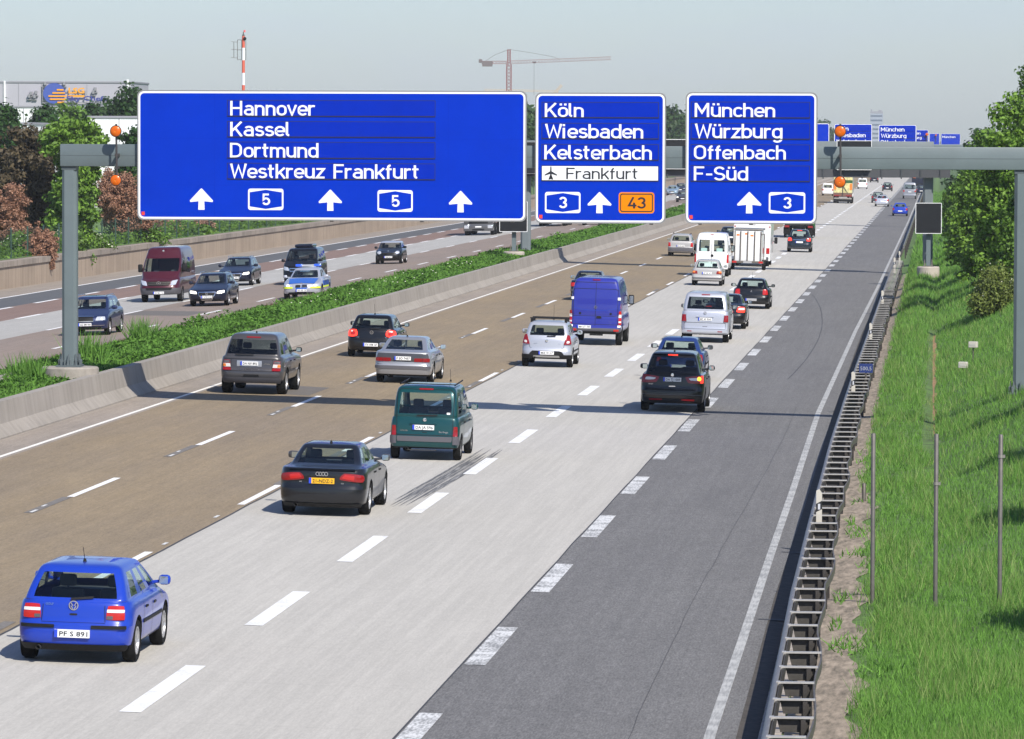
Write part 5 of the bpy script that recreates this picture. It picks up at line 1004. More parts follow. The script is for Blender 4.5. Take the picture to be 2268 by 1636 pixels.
c.mirrors(P['black']); c.extras(third=(-.02, 1.645, .30, M_redL), antenna=(0, .95, .045, .7)); c.patch('rear_spoiler', [(-.62, 1.665), (.62, 1.665), (.58, 1.70), (-.58, 1.70)], P['black'], .03, .1, 8, 1)
# dark blue hatchback just ahead of it
c = Car(4.1, 1.72, 1.43, .31, .76, 2.5, belt=.93, cowl=.97, rg0=.16, rg1=.55, fg0=3.0, fg1=2.3, zg0=.97, zg1=1.32, wg0=.73, wg1=.56, br=.09, crg=.17)
put('dark_blue_car', 'dark blue car whose roof and mirrors show over the black people carrier', 'car', 1503, 843, c, group=GA)
c.body(c.root, paint('paint_dark_blue', (.015, .035, .14))); c.wheels(M_rimd, .2); c.cabin(); lights(c, [(.55, .65), (.80, .65), (.77, .90), (.58, .90)], M_red); c.plate(.5, ''); c.mirrors(P['grey']); c.extras(antenna=(.05, .9, .36, .3))
# old silver hatchback
c = Car(3.99, 1.665, 1.41, .29, .72, 2.47, zb=.22, belt=.90, hoodf=.70, cowl=.94, rb=.06, rg0=.09, rg1=.42, fg0=2.95, fg1=2.35, zg0=.925, zg1=1.32, wg0=.72, wg1=.565, bump=(.34, .50), tg=.05, br=.03, cr=.14, crg=.09)
put('old_silver_hatchback', 'old boxy silver hatchback right behind the white van', 'car', 1566, 632, c, group=GA)
c.body(c.root, P['silver3']); c.wheels(M_rimd, .18); c.cabin(); l = lights(c, [(.50, .64), (.79, .64), (.765, .80), (.53, .80)], M_red, k=.1); sub(c, l, [(.63, .70), (.78, .70), (.77, .79), (.63, .79)], M_amb, k=.1); c.plate(.68, 'HP DK 471'); c.patch('bumper_strip', [(-.80, .38), (.80, .38), (.80, .44), (-.80, .44)], M_grey_pl, .012, .05, 14, 2); c.mirrors(P['silver3']); c.line([(-.5, .55), (.5, .55)]); c.extras(exhaust=-.45)
# white high-roof van with two rear windows
c = Car(5.1, 1.99, 2.50, .33, .95, 2.85, zb=.36, belt=1.32, hoodf=1.12, cowl=1.35, rb=.05, rg0=.055, rg1=.10, fg0=4.55, fg1=3.8, zg0=1.38, zg1=2.12, wg0=.93, wg1=.87, bump=(.48, .62), tg=.03, br=.02, cr=.12, crg=.11, rear='two', TR=(0, .09, .55), side=(0, 2, 4), dome=[(.16, 3.6, .83, 2.34, 2.34)], nose=.08)
put('white_van', 'white high-roof van with two square rear windows', 'van', 1576, 611, c, group=GA)
c.body(c.root, P['white'], lower=M_grey_pl); c.wheels(M_rimd, .21); c.cabin(2, van=True); lights(c, [(.875, .80), (.985, .80), (.975, 1.27), (.885, 1.27)], M_redB, k=.1, nx=3); c.line([(0, .66), (0, 2.36)], wd=.02); c.patch('latch', [(-.05, 1.12), (.11, 1.12), (.11, 1.27), (-.05, 1.27)], M_trim, .012, .4, 3, 2); c.plate(.90, '', x=-.42); c.mirrors(M_trim, big=True, y=4.0, z=1.55); c.extras(third=(0, 2.40, .22, M_red))
c.patch('sign_card', [(.27, 1.42), (.62, 1.42), (.62, 1.62), (.27, 1.62)], mat('paper', (.6, .7, .7), .6), -.05, .1, 3, 2, mirror=True)
# beige estate car
def estate(name, label, pm, px, py, front, grp, old=False, L=4.77, W=1.82, H=1.50):
    c = Car(L, W, H, .32, .98, 2.71, zb=.2, belt=.96, hoodf=.74, cowl=.99, rb=.07, rg0=.10, rg1=.50, fg0=3.55, fg1=2.85, zg0=1.0, zg1=H - .105, wg0=.745, wg1=.60, bump=(.40, .58), tg=.05, br=.07 if not old else .03, cr=.26 if not old else .15, crg=.13, S=(.06, .30, .33, .60, .63, .95))
    put(name, label, 'car', px, py, c, front, group=grp); c.body(c.root, pm); c.wheels(M_rim, .21, 5); c.cabin(2); c.mirrors(pm)
    MB().tube([(-.56, .65, H - .02), (-.58, 1.2, H + .035), (-.58, 2.5, H + .035), (-.56, 2.85, H - .02)], .016, 6).tube([(.56, .65, H - .02), (.58, 1.2, H + .035), (.58, 2.5, H + .035), (.56, 2.85, H - .02)], .016, 6).build('roof_rail', M_chrome if front else M_trim, c.root); return c
c = estate('beige_estate', 'pale beige old estate car on the brown lane beside the white van', P['silver3'], 1508, 567, False, GA, True, 4.75, 1.74, 1.49)
lights(c, [(.66, .66), (.83, .66), (.82, .92), (.68, .92)], M_redB, k=.1, nx=3); c.plate(.70, 'DA KL 281'); c.patch('lower_panel', [(-.84, .34), (.84, .34), (.84, .60), (-.84, .60)], M_grey_pl, .02, .05, 12, 2)
# dark petrol family car braking
c = Car(4.2, 1.75, 1.62, .32, .78, 2.6, belt=1.0, cowl=1.04, hoodf=.8, rg0=.14, rg1=.48, fg0=3.15, fg1=2.4, zg0=1.05, zg1=1.50, wg0=.75, wg1=.58, br=.09, crg=.16, cr=.28)
put('dark_green_car', 'dark petrol car with three lit brake lamps, ahead on the right concrete lane', 'car', 1770, 558, c, group=GA)
c.body(c.root, P['dkgreen']); c.wheels(M_rimd, .2); c.cabin(); lights(c, [(.50, .80), (.82, .80), (.80, 1.02), (.56, 1.02)], M_redL, k=.5); c.patch('chrome_strip', [(-.45, .86), (.45, .86), (.45, .90), (-.45, .90)], M_chrome, .012, .1, 8, 1); c.plate(.72, ''); c.mirrors(P['dkgreen']); c.extras(third=(0, 1.545, .36, M_redL)); c.patch('lower_line', [(-.7, .3), (.7, .3), (.7, .33), (-.7, .33)], M_grey_pl, .02, .05, 8, 1)
# far cars: one hatchback shape, one van shape, varied by paint
def simple(name, label, pm, px, py, front=False, kind='hatch', grp=GA, lit=False, cat='car'):
    K = {'hatch': dict(L=4.1, W=1.72, H=1.45), 'saloon': dict(L=4.6, W=1.78, H=1.44, belt=.99, cowl=.98, rg0=.5, rg1=1.15, fg0=3.45, fg1=2.7, zg0=1.04, zg1=1.345, wg0=.73, wg1=.57, deck=True, ro=.98, wb=2.68),
         'van': dict(L=5.2, W=1.95, H=2.35, zb=.4, belt=1.30, hoodf=1.15, cowl=1.4, rb=.05, rg0=.06, rg1=.12, fg0=4.6, fg1=3.85, zg0=1.38, zg1=2.1, wg0=.92, wg1=.84, cr=.14, crg=.12, br=.03, wr=.34, ro=.95, wb=3.2), 'kombi': dict(L=4.0, W=1.68, H=1.82, belt=1.05, cowl=1.12, hoodf=.85, rb=.05, rg0=.06, rg1=.16, fg0=3.3, fg1=2.6, zg0=1.12, zg1=1.64, wg0=.79, wg1=.71, cr=.14, crg=.12, br=.03, wr=.3, ro=.65, wb=2.6)}[kind]
    c = Car(**{**dict(wr=.31, ro=.76, wb=2.5, wg0=.73, wg1=.57, rg0=.14, rg1=.5, zg1=K['H'] - .11), **K, **({'fg0': 3.05, 'fg1': 2.35, 'cowl': .97} if kind == 'hatch' else {})})
    put(name, label, cat, px, py, c, front, group=grp); c.body(c.root, pm); c.wheels(M_rimd, .2); c.cabin(1, van=kind != 'hatch'); c.mirrors(pm)
    w = c.w; z = c.belt
    if front: lights(c, [(w * .55, .60), (w * .88, .60), (w * .86, .72), (w * .60, .70)], M_headL if lit else M_head, 'headlamp', front=True); c.plate(.45, '', front=True); c.patch('grille', [(-.4, .52), (.4, .52), (.42, .64), (-.42, .64)], M_trim, .01, .1, 6, 2, front=True)
    else: lights(c, [(w * .72, z - .30), (w * .95, z - .30), (w * .93, z - .06), (w * .74, z - .06)], M_redL if lit else M_redB, k=.2); c.plate(.55 if kind == 'hatch' else z - .3, '')
    return c
simple('blue_hatchback', 'small-looking bright blue hatchback in the asphalt lane, far ahead', P['blue'], 1993, 478)
simple('silver_saloon', 'silver saloon far ahead, near the block marking', P['silver2'], 1953, 457, kind='saloon')
simple('dark_hatchback', 'dark grey car far ahead, peeking out behind the silver saloon', P['grey'], 1944, 449)
c = simple('silver_grey_van', 'silver grey van with rear windows far ahead in the asphalt lane', P['silver'], 2014, 440, kind='van', cat='van')
simple('black_hatchback', 'black car far ahead, under the second gantry', P['black'], 1965, 423)
c = simple('white_box_van', 'small white box van far ahead on the concrete, beside the farm truck', P['white'], 1910, 418, kind='kombi', cat='van')
c = simple('white_delivery_van', 'small white delivery van far ahead on the brown lane, left of the farm truck', P['white'], 1833, 433, kind='kombi', cat='van')
simple('red_brown_saloon', 'dark car with red lamps showing left of the white caravan', P['dkgreen'], 1616, 545, kind='saloon')
simple('dark_hatchback', 'dark blue car far ahead at the right edge, beside the silver grey van', P['navy'], 2040, 430)
simple('dark_hatchback', 'dark car farthest ahead, cut by the second gantry', P['black'], 1936, 404)
# ---- caravan, trailer and trucks
def box_vehicle(name, label, cat, px, py, front=False, grp=GA):
    X, Y = ground(px, py); z = zroad(X); roll = .025 if X > -23.3 else -.025
    return thing(name, label, cat, (X, Y, z), (0, roll if not front else -roll, math.pi if front else 0), grp)
def axle(root, y, wr, w, tw=.2, rim=None, dual=False):
    for q in (1, -1):
        t = MB().lathe([(wr * .62, -tw / 2), (wr - .03, -tw / 2), (wr, -tw / 2 + .04), (wr, tw / 2 - .04), (wr - .03, tw / 2), (wr * .62, tw / 2)], axis='x', n=24, cap=False)
        if dual: t.lathe([(wr * .62, -tw * 1.7), (wr - .03, -tw * 1.7), (wr, -tw * 1.55), (wr, -tw * .85), (wr * .62, -tw * .75)], axis='x', n=24, cap=False)
        t = t.build('wheel', M_tyre, root, smooth=40); t.location = (q * (w - tw / 2), y, wr); t.rotation_euler = (0, 0, 0 if q > 0 else math.pi)
        MB().lathe([(wr * .63, tw / 2 - .04), (wr * .5, tw / 2 - .06), (.10, tw / 2 - .10), (.08, tw / 2 - .02), (.01, tw / 2 - .02)], axis='x', n=20, cap=False).build('rim', rim or M_rimd, t, smooth=40)
# motor caravan
r = box_vehicle('motor_caravan', 'white motor caravan with rounded roof, towing the white horse trailer', 'caravan', 1664, 590); sh = MB()
pr = [(-1.14, .38), (1.14, .38), (1.16, 2.55), (1.05, 2.80), (.8, 2.90), (-.8, 2.90), (-1.05, 2.80), (-1.16, 2.55)]
sh.prism(pr, 0, 5.2).build('body', P['white'], r, smooth=40); MB().prism([(-1.0, .4), (1.0, .4), (1.0, 1.2), (.86, 1.9), (-.86, 1.9), (-1.0, 1.2)], 5.2, 6.6).build('cab', P['white'], r)
MB().box(-.5, .4, -.012, 0, 2.72, 2.75).box(-.2, .2, -.03, 0, 2.62, 2.70).build('roof_lamp', M_clear, r)
for q in (1, -1):
    MB().bevbox(q * 1.0 - .10, q * 1.0 + .10, -.025, .02, .82, 1.18, .015).build('tail_light', M_redB, r); MB().bevbox(q * 1.08 - .04, q * 1.08 + .04, -.025, .02, 2.45, 2.53, .01).build('marker_lamp', M_redB, r)
    MB().bevbox(q * 1.30 - .1, q * 1.30 + .1, 5.6, 5.72, 1.35, 1.75, .04).tube([(q * .9, 5.66, 1.5), (q * 1.25, 5.66, 1.5)], .03, 5).build('mirror', M_trim, r)
MB().bevbox(-1.05, 1.05, -.05, .12, .38, .62, .04).build('bumper', M_grey_pl, r); MB().bevbox(-.6, .6, -.012, .02, 1.5, 2.2, .006).build('rear_window', glass('dark_window_glass', (.22, .25, .26)), r); axle(r, 1.5, .34, 1.05); axle(r, 5.6, .34, 1.05)
# horse trailer
r = box_vehicle('horse_trailer', 'white box trailer with dark vertical bars on its tailgate', 'trailer', 1655, 598); W_ = .86
MB().bevbox(-.84, .84, .0, 3.3, .52, 2.42, .05).build('box', P['white'], r, smooth=40)
b = MB()
for x in (-.80, -.45, -.02, .40, .78): b.box(x - .035, x + .035, -.05, -.001, .58, 2.35)
b.build('tailgate_bar', M_galvd, r); MB().bevbox(-.90, .90, -.06, 3.36, 2.42, 2.50, .02).build('roof_edge', M_galv, r)
MB().tube([(.98, -.03, .6), (.98, -.03, 2.2)], .03, 6).tube([(.80, -.03, 2.2), (1.0, -.03, 2.2)], .025, 6).build('hinge_bar', M_galvd, r)
MB().bevbox(-.98, .98, -.08, .02, .42, .56, .02).build('bumper', M_galvd, r)
for q in (1, -1): MB().bevbox(q * .80 - .13, q * .80 + .13, -.10, -.07, .43, .55, .012).build('tail_light', M_redB, r); MB().bevbox(min(q * .86, q * 1.06), max(q * .86, q * 1.06), .9, 1.9, .62, .80, .04).build('mudguard', P['white'], r)
p = MB().box(-.26, .26, -.105, -.085, .43, .54).build('number_plate', mat('shaded_plate', (.35, .35, .36), .5), r); axle(r, 1.1, .31, 1.05); axle(r, 1.75, .31, 1.05)
for x, z, m in ((-.62, 2.12, M_amb), (-.12, 2.2, M_amb), (.22, 2.1, M_amb)): MB().box(x - .09, x + .09, -.006, 0, z - .05, z + .05).build('sticker', m, r)
# green tipper
r = box_vehicle('green_truck', 'green tipper truck whose dark rear end shows below the München sign', 'truck', 1768, 527); M_tg = paint('paint_truck_green', (.03, .10, .035), 0)
MB().box(-1.18, 1.18, -.1, 5.2, 1.18, 2.95, 0, .98, 1).build('tipper_body', M_tg, r); MB().box(-1.22, 1.22, -.16, -.1, 1.18, 1.36).build('tailboard_edge', mat('lime_edge', (.25, .45, .10), .5), r)
MB().box(-.45, .45, .1, 7.0, .7, 1.18).box(-1.15, 1.15, -.05, .1, .95, 1.15).build('chassis', M_trim, r); MB().bevbox(-1.2, 1.2, 5.4, 7.2, .7, 3.0, .1).build('cab', M_tg, r)
for q in (1, -1): MB().bevbox(q * .95 - .2, q * .95 + .2, -.12, -.05, .85, 1.02, .02).build('tail_light', M_red, r); MB().box(q * .95 - .27, q * .95 + .27, .0, .03, .35, .85).build('mudflap', M_tyre, r)
axle(r, 1.1, .5, 1.2, .28, dual=True); axle(r, 2.4, .5, 1.2, .28, dual=True); axle(r, 6.2, .5, 1.2, .28)
# farm truck
r = box_vehicle('farm_truck', 'truck with a yellowish printed tailgate, green stripe and orange corner panels', 'truck', 1866, 450)
MB().box(-1.24, 1.24, 0, 8.2, 1.35, 3.75).build('box_body', mat('truck_side', (.32, .33, .30), .6), r)
MB().box(-1.20, 1.20, -.05, -.005, 1.36, 3.72).build('tailgate', mat('printed_tailgate', (.62, .52, .24), .6, var=.5, scale=2.6, col2=(.42, .50, .22)), r); MB().box(-1.21, 1.21, -.06, -.05, 2.62, 3.0).build('green_stripe', M_tg, r)
for q in (1, -1): MB().box(q * 1.02 - .16, q * 1.02 + .16, -.065, -.05, 1.75, 2.55).build('orange_panel', mat('orange_panel', (.80, .20, .02), .5), r); MB().bevbox(q * .75 - .35, q * .75 + .35, -.06, 0, .90, 1.06, .02).build('tail_light', M_red, r)
MB().box(-1.22, 1.22, -.02, .1, .88, 1.32).build('rear_frame', mat('rusty_frame', (.16, .08, .055), .8), r); MB().bevbox(-1.15, 1.15, -.1, .02, .52, .72, .03).build('underrun_bar', M_galv, r); MB().box(-1.2, 1.2, .05, .08, .2, .6).build('mudflap', M_trim, r)
MB().tube([(0, -.12, 1.0), (.0, -.14, 2.2)], .06, 6).tube([(.05, -.12, 2.2), (.65, -.12, 1.3)], .03, 6).build('hoist_arm', M_galvd, r); MB().bevbox(-1.2, 1.2, 8.3, 10.0, .7, 3.1, .1).build('cab', P['white'], r)
axle(r, 1.4, .5, 1.22, .3, dual=True); axle(r, 2.7, .5, 1.22, .3, dual=True); axle(r, 9.0, .5, 1.22, .3)
r = box_vehicle('white_lorry', 'dark lorry far ahead right of the silver grey van, with an orange top edge', 'truck', 2034, 418)
MB().bevbox(-1.2, 1.2, 0, 6, .9, 2.6, .04).build('box_body', P['navy'], r); MB().box(-1.0, -.5, -.03, 0, 1.9, 2.9).build('orange_panel', MATS['orange_panel'], r); MB().box(-1.1, 1.1, -.02, .1, .5, .9).build('rear_frame', M_trim, r); axle(r, 1.2, .48, 1.18, .28)

# ---- vehicles coming towards the viewer
c = Car(5.91, 1.99, 2.62, .345, 1.0, 3.66, zb=.33, belt=1.14, hoodf=1.08, cowl=1.42, rb=.04, rg0=.045, rg1=.10, fg0=5.20, fg1=4.35, zg0=1.20, zg1=2.08, wg0=.955, wg1=.88, bump=(.56, .70), tg=.03, br=.02, bf=.22, cr=.10, crg=.10, cf=.42, rear='none', side=(2, 4), S=(.04, .2, .40, .70, .765, .97), dome=[(.14, 4.12, .82, 2.38, 2.38)], roofr=.05, nose=.12, hood=.9)
put('maroon_panel_van', 'tall maroon panel van with a star badge, coming towards the viewer', 'van', 360, 668, c, True, group=GB)
c.body(c.root, P['maroon'], lower=M_grey_pl, fbump=M_grey_pl, rbump=M_grey_pl); c.wheels(M_rimd, .24); c.cabin(1, van=True)
lights(c, [(.55, .80), (.80, .84), (.90, 1.08), (.62, 1.02)], M_head, 'headlamp', front=True, k=.2); c.patch('grille', [(-.50, .80), (.50, .80), (.58, 1.0), (-.58, 1.0)], M_trim, .02, .2, 10, 3, front=True); c.line([(-.52, .87), (.52, .87)], M_galvd, .02, True, 'grille_bar', off=.03); c.line([(-.54, .94), (.54, .94)], M_galvd, .02, True, 'grille_bar', off=.03)
c.badge(.91, .10, True, 'star'); c.badge(1.72 + .7, .05, True, 'disc'); c.patch('lower_intake', [(-.6, .60), (.6, .60), (.66, .70), (-.66, .70)], M_trim, .015, .2, 8, 2, front=True); c.plate(.46, 'WI MC 116', front=True); c.mirrors(M_trim, big=True, y=4.55, z=1.62)
def saloon_front(c, hl, grille, lit=None, pl='', badge=None, chrome=True):
    l = lights(c, hl, lit or M_head, 'headlamp', front=True, k=.25); c.patch('grille', grille, M_trim, .012, .15, 8, 3, front=True)
    if chrome:
        g = grille; c.line([g[0], g[1], g[2], g[3], g[0]], M_chrome, .035, True, 'grille_frame', off=.016)
    c.patch('lower_intake', [(-.66, .26), (.66, .26), (.62, .35), (-.62, .35)], M_trim, .012, .15, 8, 2, front=True); c.plate(.44, pl, front=True)
    if badge: c.badge((grille[0][1] + grille[2][1]) / 2 + .02, .062, True, badge)
    return l
for lab, px, py, nm, pl in (('dark navy estate car with chrome grille and roof rails, beside the maroon van', 465, 677, 'navy_estate', 'F VW 312'), ('dark navy estate car with chrome grille, farther back behind the first one', 524, 632, 'navy_estate', 'MZ K 4471')):
    c = estate(nm, lab, P['navy'], px, py, True, GB); l = saloon_front(c, [(.46, .58), (.80, .62), (.80, .74), (.50, .70)], [(-.34, .48), (.34, .48), (.40, .66), (-.40, .66)], M_headL, pl, 'v')
    c.line([(-.30, .48), (-.24, .30), (.24, .30), (.30, .48)], M_chrome, .04, True, 'grille_frame', off=.014)
c = peoplevan('black_people_van', 'black people van following behind the police car', P['black'], 668, 630, True, GB)
saloon_front(c, [(.56, .76), (.86, .80), (.86, 1.0), (.62, .94)], [(-.52, .74), (.52, .74), (.54, .88), (-.54, .88)], None, 'DA VW 55', 'v'); MB().bevbox(-.5, .5, 1.2, 2.7, 1.95, 2.12, .06).build('roof_box', P['navy'], c.root)
# police saloon
c = Car(4.84, 1.846, 1.47, .33, 1.12, 2.89, zb=.2, belt=.98, hoodf=.74, cowl=.99, rb=.06, rg0=.6, rg1=1.2, fg0=3.55, fg1=2.75, zg0=1.03, zg1=1.365, wg0=.745, wg1=.585, bump=(.40, .58), br=.08, deck=True, cr=.28, S=(.04, .22, .26, .60, .64, .95))
put('police_car', 'silver and blue police car with yellow stripe and a blue light bar', 'car', 672, 662, c, True, group=GB)
c.body(c.root, P['silver2']); c.wheels(M_rim, .22, 5); c.cabin(); c.mirrors(P['silver2'])
hood = []; n = 8; b = MB()
for j in range(9):
    for i in range(n + 1):
        yy = lerp(3.62, 4.66, j / 8); ww = lerp(.70, .62, j / 8); x = lerp(-ww, ww, i / n); z = max(c.zof(g, x, yy) for g in c.rg[6:9]) if yy < 4.5 else c.zof(c.rg[6], x, yy); hood.append((x, yy, 0))
# blue bonnet as a panel following the bonnet surface
def top_z(c, x, y):
    best = None; pts = []
    for g in c.rg[6:10]:
        fy = g[1] - g[8] * (x / g[2]) ** 2; pts.append((fy, c.zof(g, x, fy)))
    for (f0, z0), (f1, z1) in zip(pts, pts[1:]):
        if f1 <= y <= f0: return lerp(z0, z1, (f0 - y) / max(1e-5, f0 - f1))
    return pts[0][1] if y > pts[0][0] else pts[-1][1]
vs = [(x, y, top_z(c, x, y) + .012) for x, y, _ in hood]; b.add(vs, [(j * 9 + i, j * 9 + i + 1, (j + 1) * 9 + i + 1, (j + 1) * 9 + i) for j in range(8) for i in range(8)]); b.build('bonnet', P['pblue'], c.root, smooth=40)
saloon_front(c, [(.46, .60), (.84, .62), (.80, .74), (.50, .73)], [(-.30, .58), (-.03, .58), (-.03, .70), (-.28, .70)], None, 'WI 43 12', None, True); c.patch('grille', [(.03, .58), (.30, .58), (.28, .70), (.03, .70)], M_trim, .012, .3, 4, 3, front=True); c.badge(.76, .05, True, 'roundel')
l = c.patch('headlamp_beam', [(-.74, .63), (-.58, .63), (-.58, .71), (-.72, .71)], M_headL, .02, .6, 4, 3, front=True); c.patch('headlamp_beam', [(.58, .63), (.74, .63), (.72, .71), (.58, .71)], M_headL, .02, .6, 4, 3, front=True)
c.patch('yellow_stripe', [(.42, .53), (.90, .53), (.90, .60), (.42, .60)], P['neon'], .012, .05, 8, 1, front=True, mirror=True); c.patch('blue_corner', [(-.25, .38), (.25, .38), (.27, .56), (-.27, .56)], P['pblue'], .010, .1, 6, 2, front=True)
for q in (1, -1): MB().box(min(q * .905, q * .93), max(q * .905, q * .93), 1.7, 3.6, .54, .62).build('yellow_stripe', P['neon'], c.root); MB().box(min(q * .90, q * .928), max(q * .90, q * .928), 1.5, 3.6, .62, .86).build('blue_door_panel', P['pblue'], c.root)
lb = MB().bevbox(-.55, .55, 1.75, 2.05, 1.50, 1.60, .03).build('light_bar', mat('light_bar_grey', (.35, .37, .4), .3), c.root)
for q in (1, -1): MB().bevbox(q * .45 - .17, q * .45 + .17, 1.74, 2.06, 1.505, 1.625, .035).build('blue_lamp', mat('blue_lamp', (.02, .10, .75), .15, coat=.6, emit=.12), lb)
# small round-eyed black car
c = Car(3.63, 1.69, 1.41, .30, .55, 2.47, zb=.18, belt=.90, hoodf=.78, cowl=.95, rb=.08, rg0=.14, rg1=.42, fg0=2.72, fg1=2.2, zg0=.95, zg1=1.32, wg0=.74, wg1=.615, bump=(.40, .56), br=.08, bf=.2, cf=.4, S=(.08, .36, .40, .67, .71, .95))
put('small_black_car', 'small black car with round headlamps and a pale roof', 'car', 862, 584, c, True, group=GB)
c.body(c.root, P['black'], roofm=P['silver2']); c.wheels(M_rim, .2, 6); c.cabin(); c.mirrors(P['black']); lights(c, [(.44, .62), (.70, .62), (.70, .82), (.44, .82)], M_head, 'headlamp', front=True, k=.95); c.patch('grille', [(-.36, .60), (.36, .60), (.40, .74), (-.40, .74)], M_trim, .012, .5, 8, 3, front=True); c.line([(-.38, .745), (.38, .745)], M_chrome, .03, True, 'grille_frame', off=.016); c.plate(.44, 'F MC 817', front=True); c.badge(.80, .04, True, 'disc')
# dark blue estate at the left post
c = estate('dark_blue_estate', 'dark blue estate car partly hidden by the left post of the big gantry', paint('paint_deep_blue', (.018, .028, .085), .2), 196, 742, True, GB, L=4.55, W=1.74)
saloon_front(c, [(.40, .58), (.78, .60), (.76, .74), (.46, .74)], [(-.33, .56), (.33, .56), (.30, .76), (-.30, .76)], None, 'GG BM 904', None)
c.line([(-.75, .40), (.75, .40)], M_chrome, .02, True, 'bumper_trim', off=.012)
# grey lorry under the widest sign
def lorry(label, px, py, pm, grp=GB):
    r = box_vehicle('grey_lorry', label, 'truck', px, py, True, grp); r.location.y -= 0
    MB().bevbox(-1.22, 1.22, 0, -2.0 + 4.2, .95, 3.35, .10).build('cab', pm, r).location = (0, -2.2, 0)
    q = MB().bevbox(-1.24, 1.24, -.10, .5, .40, .98, .06).build('bumper', pm, r); q.location = (0, -.38, 0)
    return r
r = box_vehicle('grey_lorry', 'grey lorry coming the other way, only its lower front visible under the widest sign', 'truck', 1060, 521, True, GB)
MB().bevbox(-1.22, 1.22, -2.2, 0, .95, 3.30, .10).build('cab', P['tgrey'], r, smooth=40); MB().bevbox(-1.24, 1.24, -.6, .12, .36, .96, .06).build('bumper', P['tgrey'], r, smooth=40); MB().box(-.8, .8, .0, .03, 1.0, 1.55).build('grille', M_trim, r); MB().bevbox(-1.1, 1.1, -.02, .03, 2.0, 2.9, .02).build('windscreen', M_well, r)
for q in (1, -1): MB().bevbox(q * .98 - .2, q * .98 + .2, .10, .14, .58, .84, .02).build('headlamp', M_head, r)
MB().box(-.26, .26, .12, .14, .66, .77).build('number_plate', M_plate, r); MB().box(-.5, .5, .12, .13, .42, .55).build('lower_intake', M_trim, r); MB().box(-1.25, 1.25, -9.5, -2.6, 1.2, 3.4).build('load_body', mat('lorry_body', (.12, .13, .13), .6), r); MB().box(-.45, .45, -9.4, -1, .6, 1.2).build('chassis', M_trim, r)
for y in (-1.1, -3.4, -7.2, -8.5): axle(r, y, .5, 1.22, .30, M_rim)
def copy_to(src, label, px, py, pm=None, old=None, name=None):
    X, Y = ground(px, py); n = copy_tree(src); n.location = (X, Y, zroad(X)); n['label'] = label
    return n
copy_to(r, 'dark lorry in the oncoming lanes below the Frankfurt airport sign, only wheels and bumper seen', 1222, 501)
simple('dark_hatchback', 'dark oncoming car seen just below the Frankfurt airport sign', P['black'], 1310, 498, True, grp=GB)
simple('pale_blue_saloon', 'pale blue oncoming car in the gap between the airport and München signs', P['cyan'], 1489, 432, True, grp=GB)
simple('dark_hatchback', 'dark oncoming car behind the pale blue one in the sign gap', P['navy'], 1507, 426, True, grp=GB)
simple('dark_hatchback', 'oncoming car with lit headlamps at the edge of the München sign', P['grey'], 1512, 447, True, grp=GB, lit=True)
# ------------------------------------------------------------ vegetation
def leafmat(name, c, c2, var=.35, trans=.25): return mat(name, c, .55, spec=.3, island=var, col2=c2, trans=trans)
M_bark = mat('bark', (.055, .042, .032), .9, var=.3, scale=6)
LM = {'green': leafmat('leaf_fresh_green', (.145, .26, .032), (.06, .130, .015)), 'dark': leafmat('leaf_dark_green', (.028, .075, .012), (.016, .045, .008)), 'mid': leafmat('leaf_mid_green', (.11, .205, .028), (.048, .105, .014)), 'bronze': leafmat('leaf_bronze', (.082, .062, .032), (.038, .030, .018), trans=.12),
      'brown': leafmat('leaf_dry_brown', (.31, .165, .105), (.17, .088, .056), trans=.1), 'far': leafmat('leaf_far_green', (.040, .085, .022), (.025, .058, .018)), 'olive': leafmat('leaf_olive', (.15, .19, .04), (.085, .12, .025)), 'flower': leafmat('white_blossom', (.72, .72, .58), (.5, .52, .36), .1)}
def leaves(rs, centres, radii, counts, size, flatten=.8, up=.35):
    """leaf clusters: little diamonds scattered through the clumps, denser towards each clump's skin"""
    out = []
    for c, r, n in zip(centres, radii, counts):
        d = rs.normal(size=(n, 3)); d /= np.linalg.norm(d, axis=1)[:, None]; rad = r * (.35 + .65 * rs.random(n) ** .5)[:, None] * (1 + .18 * rs.normal(size=(n, 1)))
        p = c + d * rad * np.array([1, 1, flatten]); nrm = d * .8 + rs.normal(size=(n, 3)) * .6 + np.array([0, 0, up]); nrm /= np.linalg.norm(nrm, axis=1)[:, None]
        a = np.cross(nrm, rs.normal(size=(n, 3))); a /= np.linalg.norm(a, axis=1)[:, None] + 1e-9; b = np.cross(nrm, a); s = (size * (.6 + .8 * rs.random(n)))[:, None]
        q = np.stack([p - a * s, p - b * s * .55 + nrm * s * .12, p + a * s, p + b * s * .55 + nrm * s * .12], 1); out.append(q.reshape(-1, 3))
    return np.concatenate(out)
def tree_data(seed, h, blobs, nclump, per, size, r_clump, trunk_h=None):
    """blobs: ellipsoids (x, y, z, rx, ry, rz) in metres that make the outline; clumps sit inside, most near the skin"""
    rs = np.random.RandomState(seed); vol = np.array([b[3] * b[4] * b[5] for b in blobs]); pick = rs.choice(len(blobs), nclump, p=vol / vol.sum()); C_ = []
    for k in pick:
        b = blobs[k]; d = rs.normal(size=3); d /= np.linalg.norm(d); t = rs.random() ** .38 * (1.0 if rs.random() > .16 else 1.22); C_.append(np.array(b[:3]) + d * t * np.array(b[3:]) * (1 + .10 * rs.normal()))
    C_ = np.array(C_); rad = r_clump * (.6 + .8 * rs.random(nclump)); cnt = (per * (rad / r_clump) ** 2).astype(int) + 3
    return rs, C_, leaves(rs, C_, rad, cnt, size)
